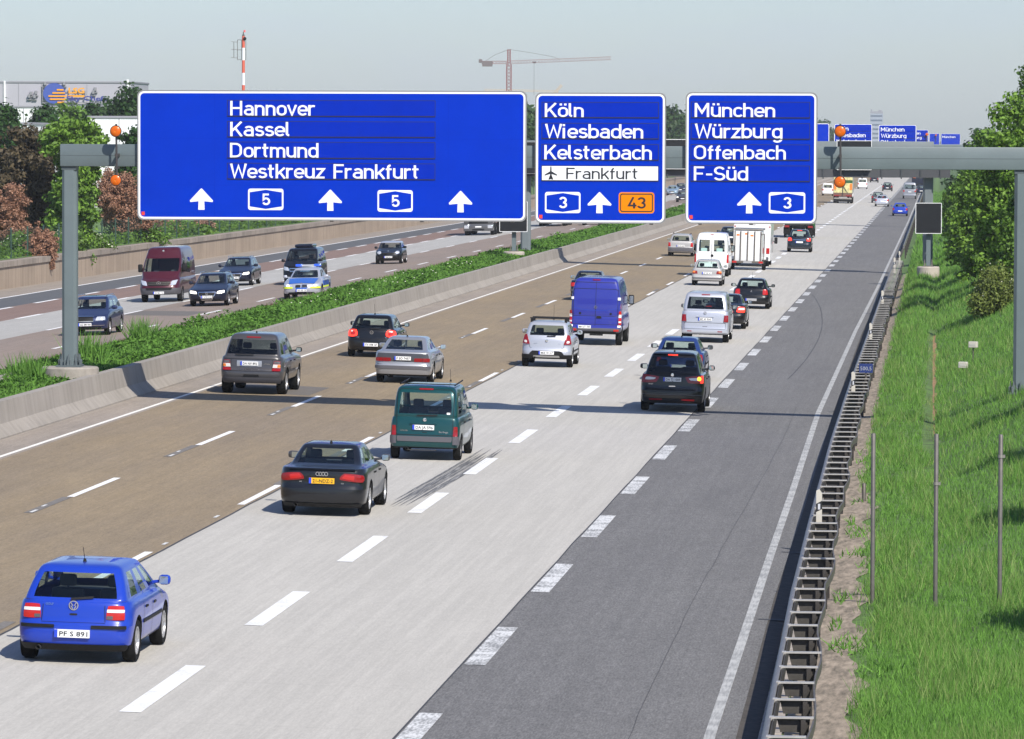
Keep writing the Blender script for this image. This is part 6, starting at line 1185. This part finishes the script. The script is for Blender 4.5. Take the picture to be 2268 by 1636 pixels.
def trunk_mesh(rs, C_, h, r0, nb=9):
    b = MB(); top = h * .72; pts = [(0, 0, -.4)] + [(rs.normal() * .04 * h * t, rs.normal() * .04 * h * t, top * t) for t in (.25, .5, .75, 1)]; b.tube(pts, [r0, r0 * .85, r0 * .65, r0 * .42, r0 * .15], 7)
    for k in rs.choice(len(C_), min(nb, len(C_)), replace=False):
        c = C_[k]; t = min(.9, max(.25, c[2] / h * .6)); i = t * 4; j = int(i); p = Vector(pts[min(4, j + 0)]).lerp(Vector(pts[min(4, j + 1)]), i - j) if j < 4 else Vector(pts[4]); m = p.lerp(Vector(c), .5) + Vector((0, 0, -.06 * h * .3)); b.tube([p, m, Vector(c)], [r0 * .32, r0 * .2, r0 * .05], 5)
    return b
def tree(name, label, loc, h, blobs, leaf, nclump=60, per=60, size=.16, rc=.55, r0=.14, seed=1, group=None, cat='tree', extra=None, scale=1.0, rot=0):
    if leaf == 'brown': nclump, per, rc = int(nclump * 2.2), int(per * .45), rc * .62
    t = thing(name, label, cat, loc, (0, 0, rot), group); t.scale = (scale,) * 3; rs, C_, v = tree_data(seed, h, blobs, nclump, per, size, rc)
    fastmesh('crown' if cat == 'tree' else 'foliage', v, 4, LM[leaf], t); trunk_mesh(rs, C_, h, r0).build('trunk' if cat == 'tree' else 'stems', M_bark, t, smooth=50)
    if extra: fastmesh('blossom', leaves(rs, C_[::extra[1]] + np.array([0, -.1, .15]), np.full(len(C_[::extra[1]]), rc * 1.05), np.full(len(C_[::extra[1]]), extra[2]), extra[3]), 4, LM[extra[0]], t)
    return t
# right-hand embankment trees
GR = 'leafy trees along the right-hand embankment'
def rt(lab, X, Y, h, w, seed, leaf='green', low=.0, n=110, per=70, size=.15, skew=0, grp=GR, extra=None, rc=.62):
    bl = [(0, 0, h * .34 + low, w, w, h * .34), (skew * w * .3, 0, h * .60, w * .86, w * .9, h * .30), (skew * w * .45, .2, h * .82, w * .52, w * .6, h * .20), (-w * .55, -.3, h * .28, w * .55, w * .6, h * .24)]
    return tree('leafy_tree', lab, (X, Y, zright(X, Y) - .2), h, bl, leaf, n, per, size, rc, .16, seed, grp, extra=extra)
rt('large leafy tree rising above the right arm of the gantry beam', 3.5, 222, 8.2, 1.75, 11, n=240, per=90, skew=-.5, size=.115, rc=.42)
rt('bushy leafy tree under the beam beside the right gantry post', 2.5, 232, 6.2, 1.45, 12, n=200, per=85, size=.115, rc=.42)
rt('leafy tree whose crown meets the roadside message board', 2.05, 264, 5.6, 1.45, 13, n=170, per=75, size=.12, rc=.45)
rt('round leafy tree just past the square roadside message board', 1.9, 318, 6.0, 1.6, 14, 'mid', n=120, per=65, size=.15, rc=.5)
rt('tall leafy tree at the right edge behind the gantry beam', 4.9, 246, 9.2, 2.1, 15, 'mid', n=200, per=85, size=.13, rc=.5)
rt('leafy tree far along the right embankment, ending the tree row', 2.5, 372, 6.4, 1.7, 16, 'mid', n=100, per=60, size=.17, rc=.5)
rt('slender leafy tree in the middle of the right-hand tree row', 3.3, 296, 7.4, 1.9, 17, n=140, per=65, size=.15, rc=.5)
rt('small pale tree farthest along the right embankment', 3.4, 450, 7.0, 2.2, 18, 'far', n=90, per=50, size=.22, rc=.6)
rt('yellow-green blossoming bush at the foot of the right-hand trees', 2.2, 194, 2.0, .85, 19, 'olive', n=120, per=90, size=.055, grp=None, extra=('flower', 9, 10, .035), rc=.34)
rt('dark leafy tree at the right edge beside the gantry post', 3.5, 196, 4.6, 1.1, 21, 'mid', n=140, per=80, size=.10, rc=.36)
# trees just outside the picture whose shade falls on the grass
for i, (X, Y, h, w) in enumerate(((2.35, 60, 2.4, .75), (2.6, 79, 2.6, .7), (3.2, 98, 3.4, .95), (3.7, 112, 3.8, 1.1), (4.2, 126, 4.4, 1.3))):
    rt(('small', 'second small', 'third', 'fourth', 'fifth')[i] + ' leafy tree standing on the slope beyond the right picture edge', X, Y, h, w, 40 + i, n=60, per=50, size=.10, grp='trees beyond the right picture edge', rc=.4)
rs_u = np.random.RandomState(9)
# growth behind the retaining wall
def blob(h, w, k=1.0): return [(0, 0, h * .35, w, w, h * .36), (0, 0, h * .68, w * .85 * k, w * .85 * k, h * .30)]
ZL = 1.45
def lt(name, lab, px, py_base, py_top, wpx, leaf, seed, Y, blobs=None, cat='tree', n=110, per=55, size=.2, rc=.6, grp=None, extra=None):
    p = at(px, py_base, Y); q = at(px, py_top, Y); h = q.z - p.z; w = wpx / 2 * Y / FPX
    return tree(name, lab, (p.x, Y, p.z), h, blobs(h, w) if blobs else blob(h, w), leaf, n, per, size, rc, .14, seed, grp, cat, extra)
lt('leafy_tree', 'bright green tree with a wide top and an ivy-clad trunk, behind the gantry post', 165, 545, 264, 146, 'green', 31, 296, lambda h, w: [(0, 0, h * .30, w * .62, w * .62, h * .32), (.1, 0, h * .52, w * .70, w * .7, h * .22), (-.1, 0, h * .82, w * .92, w, h * .17), (w * .5, 0, h * .78, w * .5, w * .6, h * .13)], n=250, per=75, size=.15, rc=.5)
lt('bronze_tree', 'dark bronze-leaved tree at the left picture edge', 62, 520, 262, 200, 'bronze', 32, 302, lambda h, w: [(-w * .2, 0, h * .40, w * 1.0, w, h * .36), (w * .15, 0, h * .64, w * .75, w * .8, h * .22), (-w * .02, 0, h * .88, w * .30, w * .3, h * .13), (w * .5, 0, h * .36, w * .5, w * .5, h * .25), (-w * .8, 0, h * .6, w * .4, w * .5, h * .2)], n=260, per=75, size=.15, rc=.5)
lt('dry_bush', 'tall dry brown bush at the left picture edge', 14, 575, 405, 100, 'brown', 33, 290, n=190, per=110, size=.07, rc=.40, cat='bush', grp='dry brown bushes')
lt('dry_bush', 'dry brown bush hanging over the retaining wall left of the gantry post', 92, 598, 505, 76, 'brown', 34, 279, n=150, per=110, size=.06, rc=.30, cat='bush', grp='dry brown bushes')
lt('dry_bush', 'wide dry brown bush between the gantry post and the widest sign', 268, 520, 385, 130, 'brown', 35, 318, lambda h, w: [(0, 0, h * .5, w, w, h * .5), (-w * .35, 0, h * .7, w * .5, w, h * .35), (w * .6, 0, h * .3, w * .7, w, h * .3)], n=240, per=110, size=.075, rc=.42, cat='bush', grp='dry brown bushes')
lt('dry_bush', 'small dry brown bush below the widest sign', 375, 522, 478, 56, 'brown', 36, 340, n=50, per=40, size=.11, rc=.4, cat='bush', grp='dry brown bushes')
lt('dry_bush', 'second small dry bush below the widest sign, hanging over the wall', 452, 533, 484, 50, 'brown', 37, 355, n=50, per=40, size=.11, rc=.4, cat='bush', grp='dry brown bushes')
lt('blossom_bush', 'green bush dotted with white flowers above the wall at the left edge', 35, 590, 518, 110, 'mid', 38, 282, n=110, per=50, size=.10, rc=.4, cat='bush', extra=('flower', 4, 7, .06), grp='white-flowering bushes')
lt('blossom_bush', 'white-flowering bush beside the gantry post above the wall', 150, 580, 508, 80, 'mid', 39, 292, n=90, per=50, size=.10, rc=.4, cat='bush', extra=('flower', 3, 8, .06), grp='white-flowering bushes')
lt('blossom_bush', 'low white-flowering bush on the wall right of the gantry post', 210, 565, 522, 70, 'mid', 40, 300, n=70, per=45, size=.10, rc=.35, cat='bush', extra=('flower', 2, 9, .06), grp='white-flowering bushes')
lt('blossom_bush', 'low row of green bush with few white flowers below the widest sign', 300, 548, 496, 130, 'mid', 41, 318, lambda h, w: [(0, 0, h * .4, w, w * .5, h * .45)], n=110, per=40, size=.12, rc=.4, cat='bush', extra=('flower', 7, 6, .07), grp='white-flowering bushes')
for i, (px, pb, pt, wd, Y) in enumerate(((400, 538, 490, 120, 345), (520, 520, 478, 130, 385), (640, 508, 470, 130, 430), (770, 495, 462, 130, 480), (900, 482, 455, 130, 540))):
    lt('green_bush', 'low green bush on the retaining wall, ' + ('first', 'second', 'third', 'fourth', 'fifth')[i] + ' along from the gantry post', px, pb, pt, wd, ('mid', 'dark', 'mid', 'olive', 'mid')[i], 60 + i, Y, lambda h, w: [(0, 0, h * .4, w, w * .4, h * .5)], n=90, per=36, size=.16, rc=.5, cat='bush', grp='green bushes on the retaining wall')
lt('dark_tree', 'dark tree behind the amber lamps, left of the widest sign', 300, 500, 285, 110, 'dark', 45, 345, n=140, per=55, size=.18, rc=.6)
GB2 = 'trees among the white halls'
for i, (px, pb, pt, wd, Y, lf, lab) in enumerate(((8, 330, 234, 66, 430, 'dark', 'dark tree before the white hall at the left picture edge'), (150, 300, 230, 66, 520, 'mid', 'thin tree standing in front of the wall lettering on the grey hall'), (292, 330, 194, 110, 480, 'dark', 'broad dark tree beside the upper left corner of the widest sign'), (96, 300, 236, 34, 500, 'dark', 'small dark tree in front of the white hall, left of the thin tree'), (232, 300, 242, 44, 505, 'far', 'pale tree between the grey hall and the widest sign'), (206, 300, 236, 32, 540, 'dark', 'narrow dark tree below the company name on the grey hall'))):
    lt('background_tree', lab, px, pb, pt, wd, lf, 70 + i, Y, n=100 if i != 1 else 60, per=40 if i != 1 else 22, size=.24, rc=.75, grp=GB2)
n = 16000; y = 235 + 330 * rs_u.random(n); x = -52.9 + 1.7 * rs_u.random(n); hh = (.25 + .75 * (np.sin(y * .21) * np.sin(y * .057 + 1) * .5 + .5)) * rs_u.random(n) * 1.15
P5 = np.stack([x, y, 1.42 + hh], 1); d = rs_u.normal(size=P5.shape); d /= np.linalg.norm(d, axis=1)[:, None]; a = np.cross(d, rs_u.normal(size=P5.shape)); a /= np.linalg.norm(a, axis=1)[:, None]; b_ = np.cross(d, a)
tag(fastmesh('undergrowth', np.stack([P5 - a * .13, P5 - b_ * .07, P5 + a * .13, P5 + b_ * .07], 1).reshape(-1, 3), 4, LM['mid']), 'tangled undergrowth along the top of the retaining wall', 'undergrowth', kind='stuff')
# wood on the skyline: one tree after another beside the far road
protos = []
for k in range(4):
    h = 13.5 + k * .8; w = 4.6 + .4 * (k % 2)
    t = tree('woodland_tree', 'x', (0, 0, 0), h, [(0, 0, h * .42, w, w, h * .36), (.4 * (k - 1), 0, h * .72, w * .75, w * .75, h * .26)], 'far', 85, 34, .5, 1.5, .3, 80 + k); protos.append(t)
used = [0] * 4; rw = random.Random(5); k = 0
spots = [(-58 - rw.uniform(0, 5), 420 + i * 17 + rw.uniform(-4, 4)) for i in range(20)] + [(-52 - rw.uniform(0, 8), 770 + i * 34) for i in range(16)] + [(-44 + rw.uniform(-4, 4), 1330 + i * 60) for i in range(12)] + [(-62 - rw.uniform(0, 6), 700 + i * 26) for i in range(10)] + [(16 + rw.uniform(0, 4), 520 + i * 55) for i in range(8)]
for i, (X, Y) in enumerate(spots):
    j = i % 4; t = protos[j] if not used[j] else copy_tree(protos[j]); used[j] += 1
    t.location = (X, Y, 1.2); s = rw.uniform(.90, 1.04) * interp([(400, 10.2), (700, 12.6), (1050, 15.2), (2000, 16)], Y) / 15.5 * (1 if X < 0 else .62); t.scale = (s, s, s); t.rotation_euler = (0, 0, rw.uniform(0, 6.28)); t['group'] = 'woodland trees along the skyline'
    t['label'] = 'woodland tree forming the hazy green skyline behind the blue signs' if X < 0 else 'woodland tree in the hazy row beyond the right-hand embankment'
    if X > 0: t['group'] = 'woodland trees beyond the right embankment'

# grass
def blades(rs, P_, hgt, wid, lean=.5):
    n = len(P_); a = rs.random(n) * 6.283; u = np.stack([np.cos(a), np.sin(a), np.zeros(n)], 1); h = (hgt * (.5 + rs.random(n)))[:, None]; w_ = (wid * (.7 + .6 * rs.random(n)))[:, None]
    b = rs.random(n) * 6.283; d = np.stack([np.cos(b), np.sin(b), np.zeros(n)], 1) * (lean * h * rs.random((n, 1)))
    top = P_ + d + np.array([0, 0, 1.0]) * h; return np.stack([P_ - u * w_ / 2, P_ + u * w_ / 2, top], 1).reshape(-1, 3)
rs = np.random.RandomState(4)
M_gr = mat('grass_blades', (.150, .300, .058), .7, spec=.1, island=.35, col2=(.075, .18, .032), trans=.3); M_gr2 = mat('grass_blades_pale', (.24, .31, .10), .6, spec=.25, island=.3, col2=(.16, .25, .07), trans=.3)
vz = np.vectorize(zright)
def scatter(n, y0, y1, xlo, xhi, power=1.6):
    y = y0 + (y1 - y0) * rs.random(n) ** power; lo = np.array([xlo(v) for v in y]); hi = np.array([xhi(v) for v in y]); x = lo + (hi - lo) * rs.random(n); return x, y
xl_ = lambda y: interp(RAIL, y) + .55 + (.62 if y < 112 else .2) * (.6 + .8 * rs.random()); xh_ = lambda y: lerp(1.3, 3.2, sstep(60, 150, y)) if y < 150 else lerp(3.2, 6.5, sstep(150, 280, y))
def patchy(x, y, thr): return (np.sin(x * 2.1 + y * .43) + np.sin(x * 1.3 - y * .71 + 1.7) + np.sin(y * .19 + x * 3.3)) > thr
x, y = scatter(150000, 56, 330, xl_, xh_, 2.0); z = vz(x, y); keep = ~((abs(x + .25) < .16) & (y > 128) & (y < 205)); x, y, z = x[keep], y[keep], z[keep]; hh = np.where(patchy(x, y, .3), .19, .12) * (1 + .5 * np.clip((y - 100) / 150, 0, 1))
v1 = blades(rs, np.stack([x, y, z - .01], 1), hh, .012 + .00010 * (y - 50), .8); tag(fastmesh('grass', v1, 3, M_gr), 'lush green grass on the right-hand slope', 'grass', kind='stuff')
x2, y2 = scatter(16000, 325, 760, lambda v: -1.9, lambda v: 5.5, 1.2); z2 = vz(x2, y2); tag(fastmesh('grass', blades(rs, np.stack([x2, y2, z2], 1), .32, .07, .8), 3, M_gr), 'green grass on the far right-hand slope', 'grass', kind='stuff')
x, y = scatter(26000, 56, 300, xl_, xh_, 1.9); k = patchy(x, y, -.2); x, y = x[k], y[k]; z = vz(x, y)
tag(fastmesh('tall_grass', blades(rs, np.stack([x, y, z], 1), .27, .010 + .00008 * (y - 50), .9), 3, M_gr2), 'taller pale grass blades among the green', 'grass', kind='stuff')
x, y = scatter(5000, 56, 130, lambda v: interp(RAIL, v) + .56, lambda v: interp(RAIL, v) + 1.7, 1.3); k = patchy(x * 1.7, y * 1.9, .75); x, y = x[k], y[k]; z = vz(x, y) + .015
tag(fastmesh('weeds', blades(rs, np.stack([x, y, z], 1), .11, .035, 1.6), 3, M_gr), 'small weeds in the sandy strip by the rail', 'weeds', kind='stuff')
# broad-leaved weeds and long grass of the median
def zm(x, y): return 1.26 + .10 * np.sin(np.clip((x + 28) / 4.6, 0, 1) * np.pi)
M_md = mat('median_leaves', (.10, .21, .034), .7, spec=.1, island=.4, col2=(.05, .12, .02), trans=.3); M_md2 = mat('dry_median_stalks', (.13, .085, .055), .9, island=.4)
n = 95000; y = 118 + 420 * rs.random(n) ** 1.5; x = -26.65 + 3.0 * rs.random(n); keep = ~((abs(x + 24.17) < .85) & (abs(y - 137) < .9)) & ~((abs(x + 25.55) < .3) & (y < 136.5)); x, y = x[keep], y[keep]; hh = np.where(patchy(x, y * .6, .5), .24, .11) * (1 + .6 * (patchy(x * .5, y * .21, 1.6)))
P3 = np.stack([x, y, zm(x, y)], 1); d = rs.normal(size=P3.shape); d[:, 2] = abs(d[:, 2]) + .7; d /= np.linalg.norm(d, axis=1)[:, None]; a = np.cross(d, rs.normal(size=P3.shape)); a /= np.linalg.norm(a, axis=1)[:, None]; b_ = np.cross(d, a); s = (.06 + .00016 * (y - 100))[:, None] * (.6 + .8 * rs.random((len(x), 1))); P3[:, 2] += hh * rs.random(len(x))
tag(fastmesh('median_plants', np.stack([P3 - a * s, P3 - b_ * s * .5, P3 + a * s, P3 + b_ * s * .5], 1).reshape(-1, 3), 4, M_md), 'dense green weeds covering the median strip', 'ground cover', kind='stuff')
n = 30000; y = 118 + 380 * rs.random(n) ** 1.5; x = -26.6 + 2.9 * rs.random(n); keep = ~((abs(x + 24.17) < .85) & (abs(y - 137) < .9)) & patchy(x, y * .5, -.3); x, y = x[keep], y[keep]
tag(fastmesh('median_grass', blades(rs, np.stack([x, y, zm(x, y)], 1), .20, .03 + .00012 * (y - 100), .8), 3, M_gr), 'long grass standing in the median strip', 'grass', kind='stuff')
n = 16000; y = 145 + 400 * rs.random(n) ** 1.4; x = -27.05 + .55 * rs.random(n); tag(fastmesh('dry_stalks', blades(rs, np.stack([x, y, np.full(n, 1.24)], 1), .17, .035 + .00015 * (y - 100), .8), 3, M_md2), 'dry brown stalks along the far edge of the median', 'dry grass', kind='stuff')
n = 36; y = 190 + 70 * rs.random(n); x = -25.5 + 1.6 * rs.random(n); P4 = np.stack([x, y, zm(x, y) + .36 + .1 * rs.random(n)], 1); tag(fastmesh('median_flowers', np.stack([P4 + np.array(o) * .035 for o in ((-1, 0, 0), (0, -.6, -.5), (1, 0, 0), (0, .6, .5))], 1).reshape(-1, 3), 4, LM['flower']), 'specks of white blossom in the median strip', 'flowers', kind='stuff')
# a few taller weed tufts by the near post
for i, (X, Y, h, lab) in enumerate(((-25.2, 146, .75, 'tall weed tuft right behind the big gantry post'), (-26.3, 163, .6, 'tall weed tuft at the far edge of the median strip'), (-25.0, 134.5, .62, 'weed tuft between the barrier end and the gantry post'))):
    t = thing('weed_tuft', lab, 'weed', (X, Y, 1.34), (0, 0, 0), 'tall weed tufts in the median'); nn = 300; p = np.stack([np.clip(rs.normal(size=nn) * .26, -.45, .45), np.clip(rs.normal(size=nn) * .26, -.45, .45), np.zeros(nn)], 1); fastmesh('blades', blades(rs, p, h, .05, .9), 3, M_gr, t)

# ------------------------------------------------------------ fence, halls, mast, cranes, tower
M_fence = mat('fence_green', (.035, .075, .055), .5)
t = thing('mesh_fence', 'green wire mesh fence running along the top of the retaining wall', 'fence', (-51.3, 262, 1.45)); b = MB(); L_ = 420
for i in range(16): z = .05 + i * .10; b.add([(0, 0, z), (0, L_, z), (0, L_, z + .012), (0, 0, z + .012)], [(0, 1, 2, 3)])
for i in range(1400): y = i * .3; b.add([(.004, y, .05), (.004, y + .022, .05), (.004, y + .022, 1.6), (.004, y, 1.6)], [(0, 1, 2, 3)])
b.build('wire_mesh', M_fence, t, fix=False); p0 = MB().box(-.04, .04, -.04, .04, -.1, 1.7).build('post', M_fence, t)
for i in range(1, 85): p = p0.copy(); C.objects.link(p); p.location = (0, i * 5, 0)
M_hall = mat('hall_grey_cladding', (.40, .39, .435), .6, var=.03, scale=.3); M_hwhite = mat('hall_white_cladding', (.80, .81, .82), .5); M_hroof = mat('hall_roof', (.26, .26, .29), .6)
def hall(lab, x0, x1, yt, yb, Y, m, dep=60, roofm=None):
    a = at(x0, yt, Y); c = at(x1, yt, Y); t = thing('hall', lab, 'building', ((a.x + c.x) / 2, Y, 0)); W_ = (c.x - a.x) / 2; H_ = a.z
    MB().box(-W_, W_, 0, dep, -1, H_).build('wall', m, t); MB().bevbox(-W_ - .1, W_ + .1, -.1, dep + .1, H_, H_ + .25, .05).build('roof', roofm or M_hroof, t); b = MB()
    for i in range(int(W_ * 2 / 3)): b.box(-W_ + 3 * i - .03, -W_ + 3 * i + .03, -.03, -.002, -1, H_)
    b.build('cladding_seam', roofm or M_hroof, t); return t, W_, H_
t, W_, H_ = hall('large pale grey hall with a company name high on its wall', -160, 291, 183, 300, 640, M_hall, 14); k = 640 / FPX; X_ = lambda px: (px - (-160 + 291) / 2) * k; Z_ = lambda py: H_ - (py - 183) * k
MB().box(X_(8), X_(12), -.25, -.03, 0, H_ + .3).box(X_(286), X_(291), -.25, -.03, 2, H_ + .5).build('corner_trim', M_hwhite, t)
lg = MB(); lg.lathe([(.01, -.35), (1, -.35), (1, -.15)], axis='y', n=36); lg.v = [(X_(122.5) + x * 25 * k, y, Z_(206) + z * 23 * k) for x, y, z in lg.v]; lg.build('blue_oval', mat('logo_blue', (.06, .10, .38), .5), t)
M_lo = mat('logo_orange', (.85, .36, .01), .5); b = MB()
for i, (xa, xb, z) in enumerate(((129, 144, 198), (119, 147, 205), (110, 151, 212), (113, 149, 219), (130, 145, 226))): b.box(X_(xa), X_(xb), -.45, -.36, Z_(z) - .10, Z_(z) + .10)
b.build('orange_stripe', M_lo, t); v, f = text_mesh('LSG', 12.5 * k, .03, 36 * k); b = MB(); b.add([(X_(173) + x, -.32, Z_(205.5) + z) for x, y, z in v], f); b.box(X_(154), X_(191), -.33, -.3, Z_(212) - .12, Z_(212) + .12).build('name_lettering', M_lo, t)
v, f = text_mesh('Sky Chefs', 10.5 * k, .03, 92 * k); MB().add([(X_(196) + x, -.34, Z_(222) + z) for x, y, z in v], f).build('name_lettering', mat('logo_navy', (.04, .05, .25), .5), t)
b = MB()
for x0, x1, z0, z1 in ((95, 97, 188, 226), (95, 193, 200, 201.2), (97, 245, 226, 227.5), (191, 193, 201, 213), (243, 245, 214, 227)): b.box(X_(x0), X_(x1), -.28, -.2, Z_(z1), Z_(z0))
b.build('name_frame', mat('frame_grey', (.2, .2, .22), .6), t)
for i, (px, py) in enumerate(((70, 206), (81, 204), (66, 212), (78, 213), (215, 196), (211, 203), (102, 184), (145, 184))): MB().bevbox(X_(px) - .16, X_(px) + .16, -.5, -.05, Z_(py) - .25, Z_(py) + .25, .05).box(X_(px) - .3, X_(px) + .3, -.3, -.1, Z_(py) - .5, Z_(py) - .35).build('wall_lamp', mat('lamp_grey', (.25, .25, .27), .5), t)
hall('low white hall in front of the grey hall at the left edge', -120, 200, 238, 300, 560, M_hwhite, 40); hall('white hall with a low roof between the green tree and the widest sign', 195, 420, 262, 330, 470, M_hwhite, 30); hall('white hall end behind the bronze tree', -90, 62, 276, 330, 455, M_hwhite, 20)
for i, (px, y0, y1) in enumerate(((13, 262, 300), (26, 250, 300), (38, 264, 300), (57, 262, 300))): a = at(px, y1, 440); c = at(px, y0, 440); o = MB().lathe([(.07, -3), (.05, c.z - a.z)], n=8).build('lamp_pole', M_galv); o.location = a; tag(o, 'thin pale pole before the white hall, ' + ('leftmost', 'second', 'third', 'rightmost')[i] + ' of four', 'pole', 'thin poles before the white halls')
# red and white mast
Y = 500; a = at(539, 200, Y); s = Y / FPX; t = thing('radio_mast', 'red and white striped radio mast rising behind the widest sign', 'mast', (a.x, Y, 1)); z = lambda py: at(539, py, Y).z - 1; M_mr = mat('mast_red', (.62, .12, .07), .5)
for y0, y1, m, nm in ((330, 188, M_mr, 'mast_section'), (188, 161, M_hwhite, 'mast_section'), (161, 133, M_mr, 'mast_section'), (133, 105.5, M_hwhite, 'mast_section'), (105.5, 79.5, M_mr, 'mast_section')): MB().lathe([(.155, z(y0)), (.155, z(y1))], n=14).build(nm, m, t, smooth=40)
MB().lathe([(.12, z(79.5)), (.12, z(76)), (.05, z(76)), (.05, z(70))], n=10).build('mast_head', M_galvd, t); MB().lathe([(.10, z(71)), (.10, z(66.5)), (.02, z(66))], (.12, 0, 0), n=10).build('beacon', mat('beacon_red', (.8, .15, .15), .4), t); MB().lathe([(.02, -.1), (.16, -.05), (.16, .1)], axis='y', n=14).build('dish', M_trim, t).location = (.17, -.2, z(85)); b = MB(); sx = lambda px: (px - 539) * s
for px, y0, y1 in ((525.5, 88, 132), (517.5, 92, 127), (544.5, 88, 132), (535, 88, 132)): b.tube([(sx(px), 0, z(y0)), (sx(px), 0, z(y1))], .03, 5)
for y0 in (88, 110, 132): b.tube([(sx(525.5), 0, z(y0)), (sx(544.5), 0, z(y0))], .025, 5)
for y0 in (92, 109, 127): b.tube([(sx(512), -.3, z(y0)), (sx(526), 0, z(y0 + 1))], .02, 5)
b.build('aerial_frame', M_galvd, t)
# tower crane
def lattice(b, p, q, w, n, r=.10):
    p, q = Vector(p), Vector(q); d = (q - p).normalized(); u = Vector((0, 1, 0)); v = d.cross(u).normalized(); cs = [(u * i + v * j) * w / 2 for i, j in ((-1, -1), (1, -1), (1, 1), (-1, 1))]
    for c in cs: b.tube([p + c, q + c], r, 4)
    for i in range(n):
        a, e = p.lerp(q, i / n), p.lerp(q, (i + 1) / n)
        for k in range(4): b.tube([a + cs[k], e + cs[(k + 1) % 4]], r * .7, 4, cap=False)
Y = 1500; s = Y / FPX; a = at(1127, 200, Y); t = thing('tower_crane', 'red and white tower crane standing behind the signs', 'crane', (a.x, Y, 0)); zz = lambda py: at(1127, py, Y).z; xx = lambda px: (px - 1127) * s
M_cr = mat('crane_red', (.24, .075, .07), .5); M_cw = mat('crane_white', (.30, .20, .20), .5); b = MB(); lattice(b, (0, 0, 0), (0, 0, zz(142)), 1.35, 30, .15); b.build('mast', M_cr, t); b = MB(); lattice(b, (0, 0, zz(141)), (0, 0, zz(109)), .8, 6, .14); b.build('tower_head', M_cr, t)
b = MB(); lattice(b, (xx(1131), 0, zz(137.5)), (xx(1354), 0, zz(128)), .9, 34, .09); b.build('jib', M_cw, t); b = MB(); lattice(b, (xx(1124), 0, zz(138)), (xx(1066), 0, zz(138)), .8, 8, .09); b.build('counter_jib', M_cr, t)
MB().box(xx(1068), xx(1090), -.8, .8, zz(147), zz(135)).box(xx(1060), xx(1067), -.6, .6, zz(139), zz(131)).build('counterweight', mat('counterweight', (.16, .13, .13), .7), t); MB().bevbox(xx(1122), xx(1126), -.8, .8, zz(146), zz(138), .05).build('cab', M_cw, t)
b = MB(); b.tube([(0, 0, zz(109)), (xx(1180), 0, zz(117)), (xx(1225), 0, zz(125)), (xx(1240), 0, zz(131))], .07, 4).tube([(0, 0, zz(109)), (xx(1096), 0, zz(121)), (xx(1076), 0, zz(134))], .07, 4).tube([(xx(1183), 0, zz(137)), (xx(1183), 0, zz(210))], .06, 4).build('stay_cable', M_galvd, t); MB().bevbox(xx(1180), xx(1187), -.4, .4, zz(139.5), zz(136), .05).build('trolley', M_trim, t)
t = thing('tower_crane', 'faint yellowish crane low behind the signs, right of the red crane', 'crane', (at(1232, 200, 2000).x, 2000, 0)); s = 2000 / FPX; zz = lambda py: at(1232, py, 2000).z; b = MB(); lattice(b, (0, 0, 0), (0, 0, zz(202)), 1.2, 20, .12); b.build('mast', mat('crane_yellow', (.62, .45, .28), .5), t); b = MB(); lattice(b, (0, 0, zz(202)), (12 * s, 0, zz(188)), .8, 6, .1); lattice(b, (0, 0, zz(202)), (-160 * s, 0, zz(199)), .7, 30, .07); b.build('jib', MATS['crane_yellow'], t)
# tower block; part of its haze fade is put into the pale wall colour
Y = 3400; a = at(1941, 300, Y); s = Y / FPX; zt = at(1941, 251, Y).z; t = thing('tower_block', 'pale tower block at the horizon, its walls tinted towards the haze', 'building', (a.x, Y, 0)); W_ = 14 * s
MB().box(-W_, W_, 0, 12, -2, zt).build('wall', mat('tower_wall', (.30, .34, .40), .6), t); MB().box(-W_, W_, -.1, 12, zt + .2, zt + 1.4).build('roof', M_hroof, t); b = MB()
for i in range(8): b.box(-W_ + .4, W_ - .4, -.12, -.02, zt - 2.2 - i * 3, zt - 1.1 - i * 3)
b.build('window_band', mat('tower_window', (.10, .13, .18), .3), t); MB().box(-W_ * .9, -W_ * .7, 0, 3, zt + 1.4, zt + 3).box(W_ * .3, W_ * .8, 0, 4, zt + 1.4, zt + 2.4).build('roof_plant', M_hroof, t)

# ------------------------------------------------------------ air: one closed box of thin haze
HAZE = .00010
hm = bpy.data.materials.new('haze'); hm.use_nodes = True; n = hm.node_tree; n.nodes.remove(n.nodes['Principled BSDF']); v = n.nodes.new('ShaderNodeVolumePrincipled'); v.inputs['Color'].default_value = (.90, .95, 1, 1); v.inputs['Density'].default_value = HAZE; v.inputs['Anisotropy'].default_value = .0
n.links.new(v.outputs[0], n.nodes['Material Output'].inputs['Volume'])
hz = MB().box(-900, 400, -60, 3800, -4, 62).build('haze', hm); hz['kind'] = 'stuff'
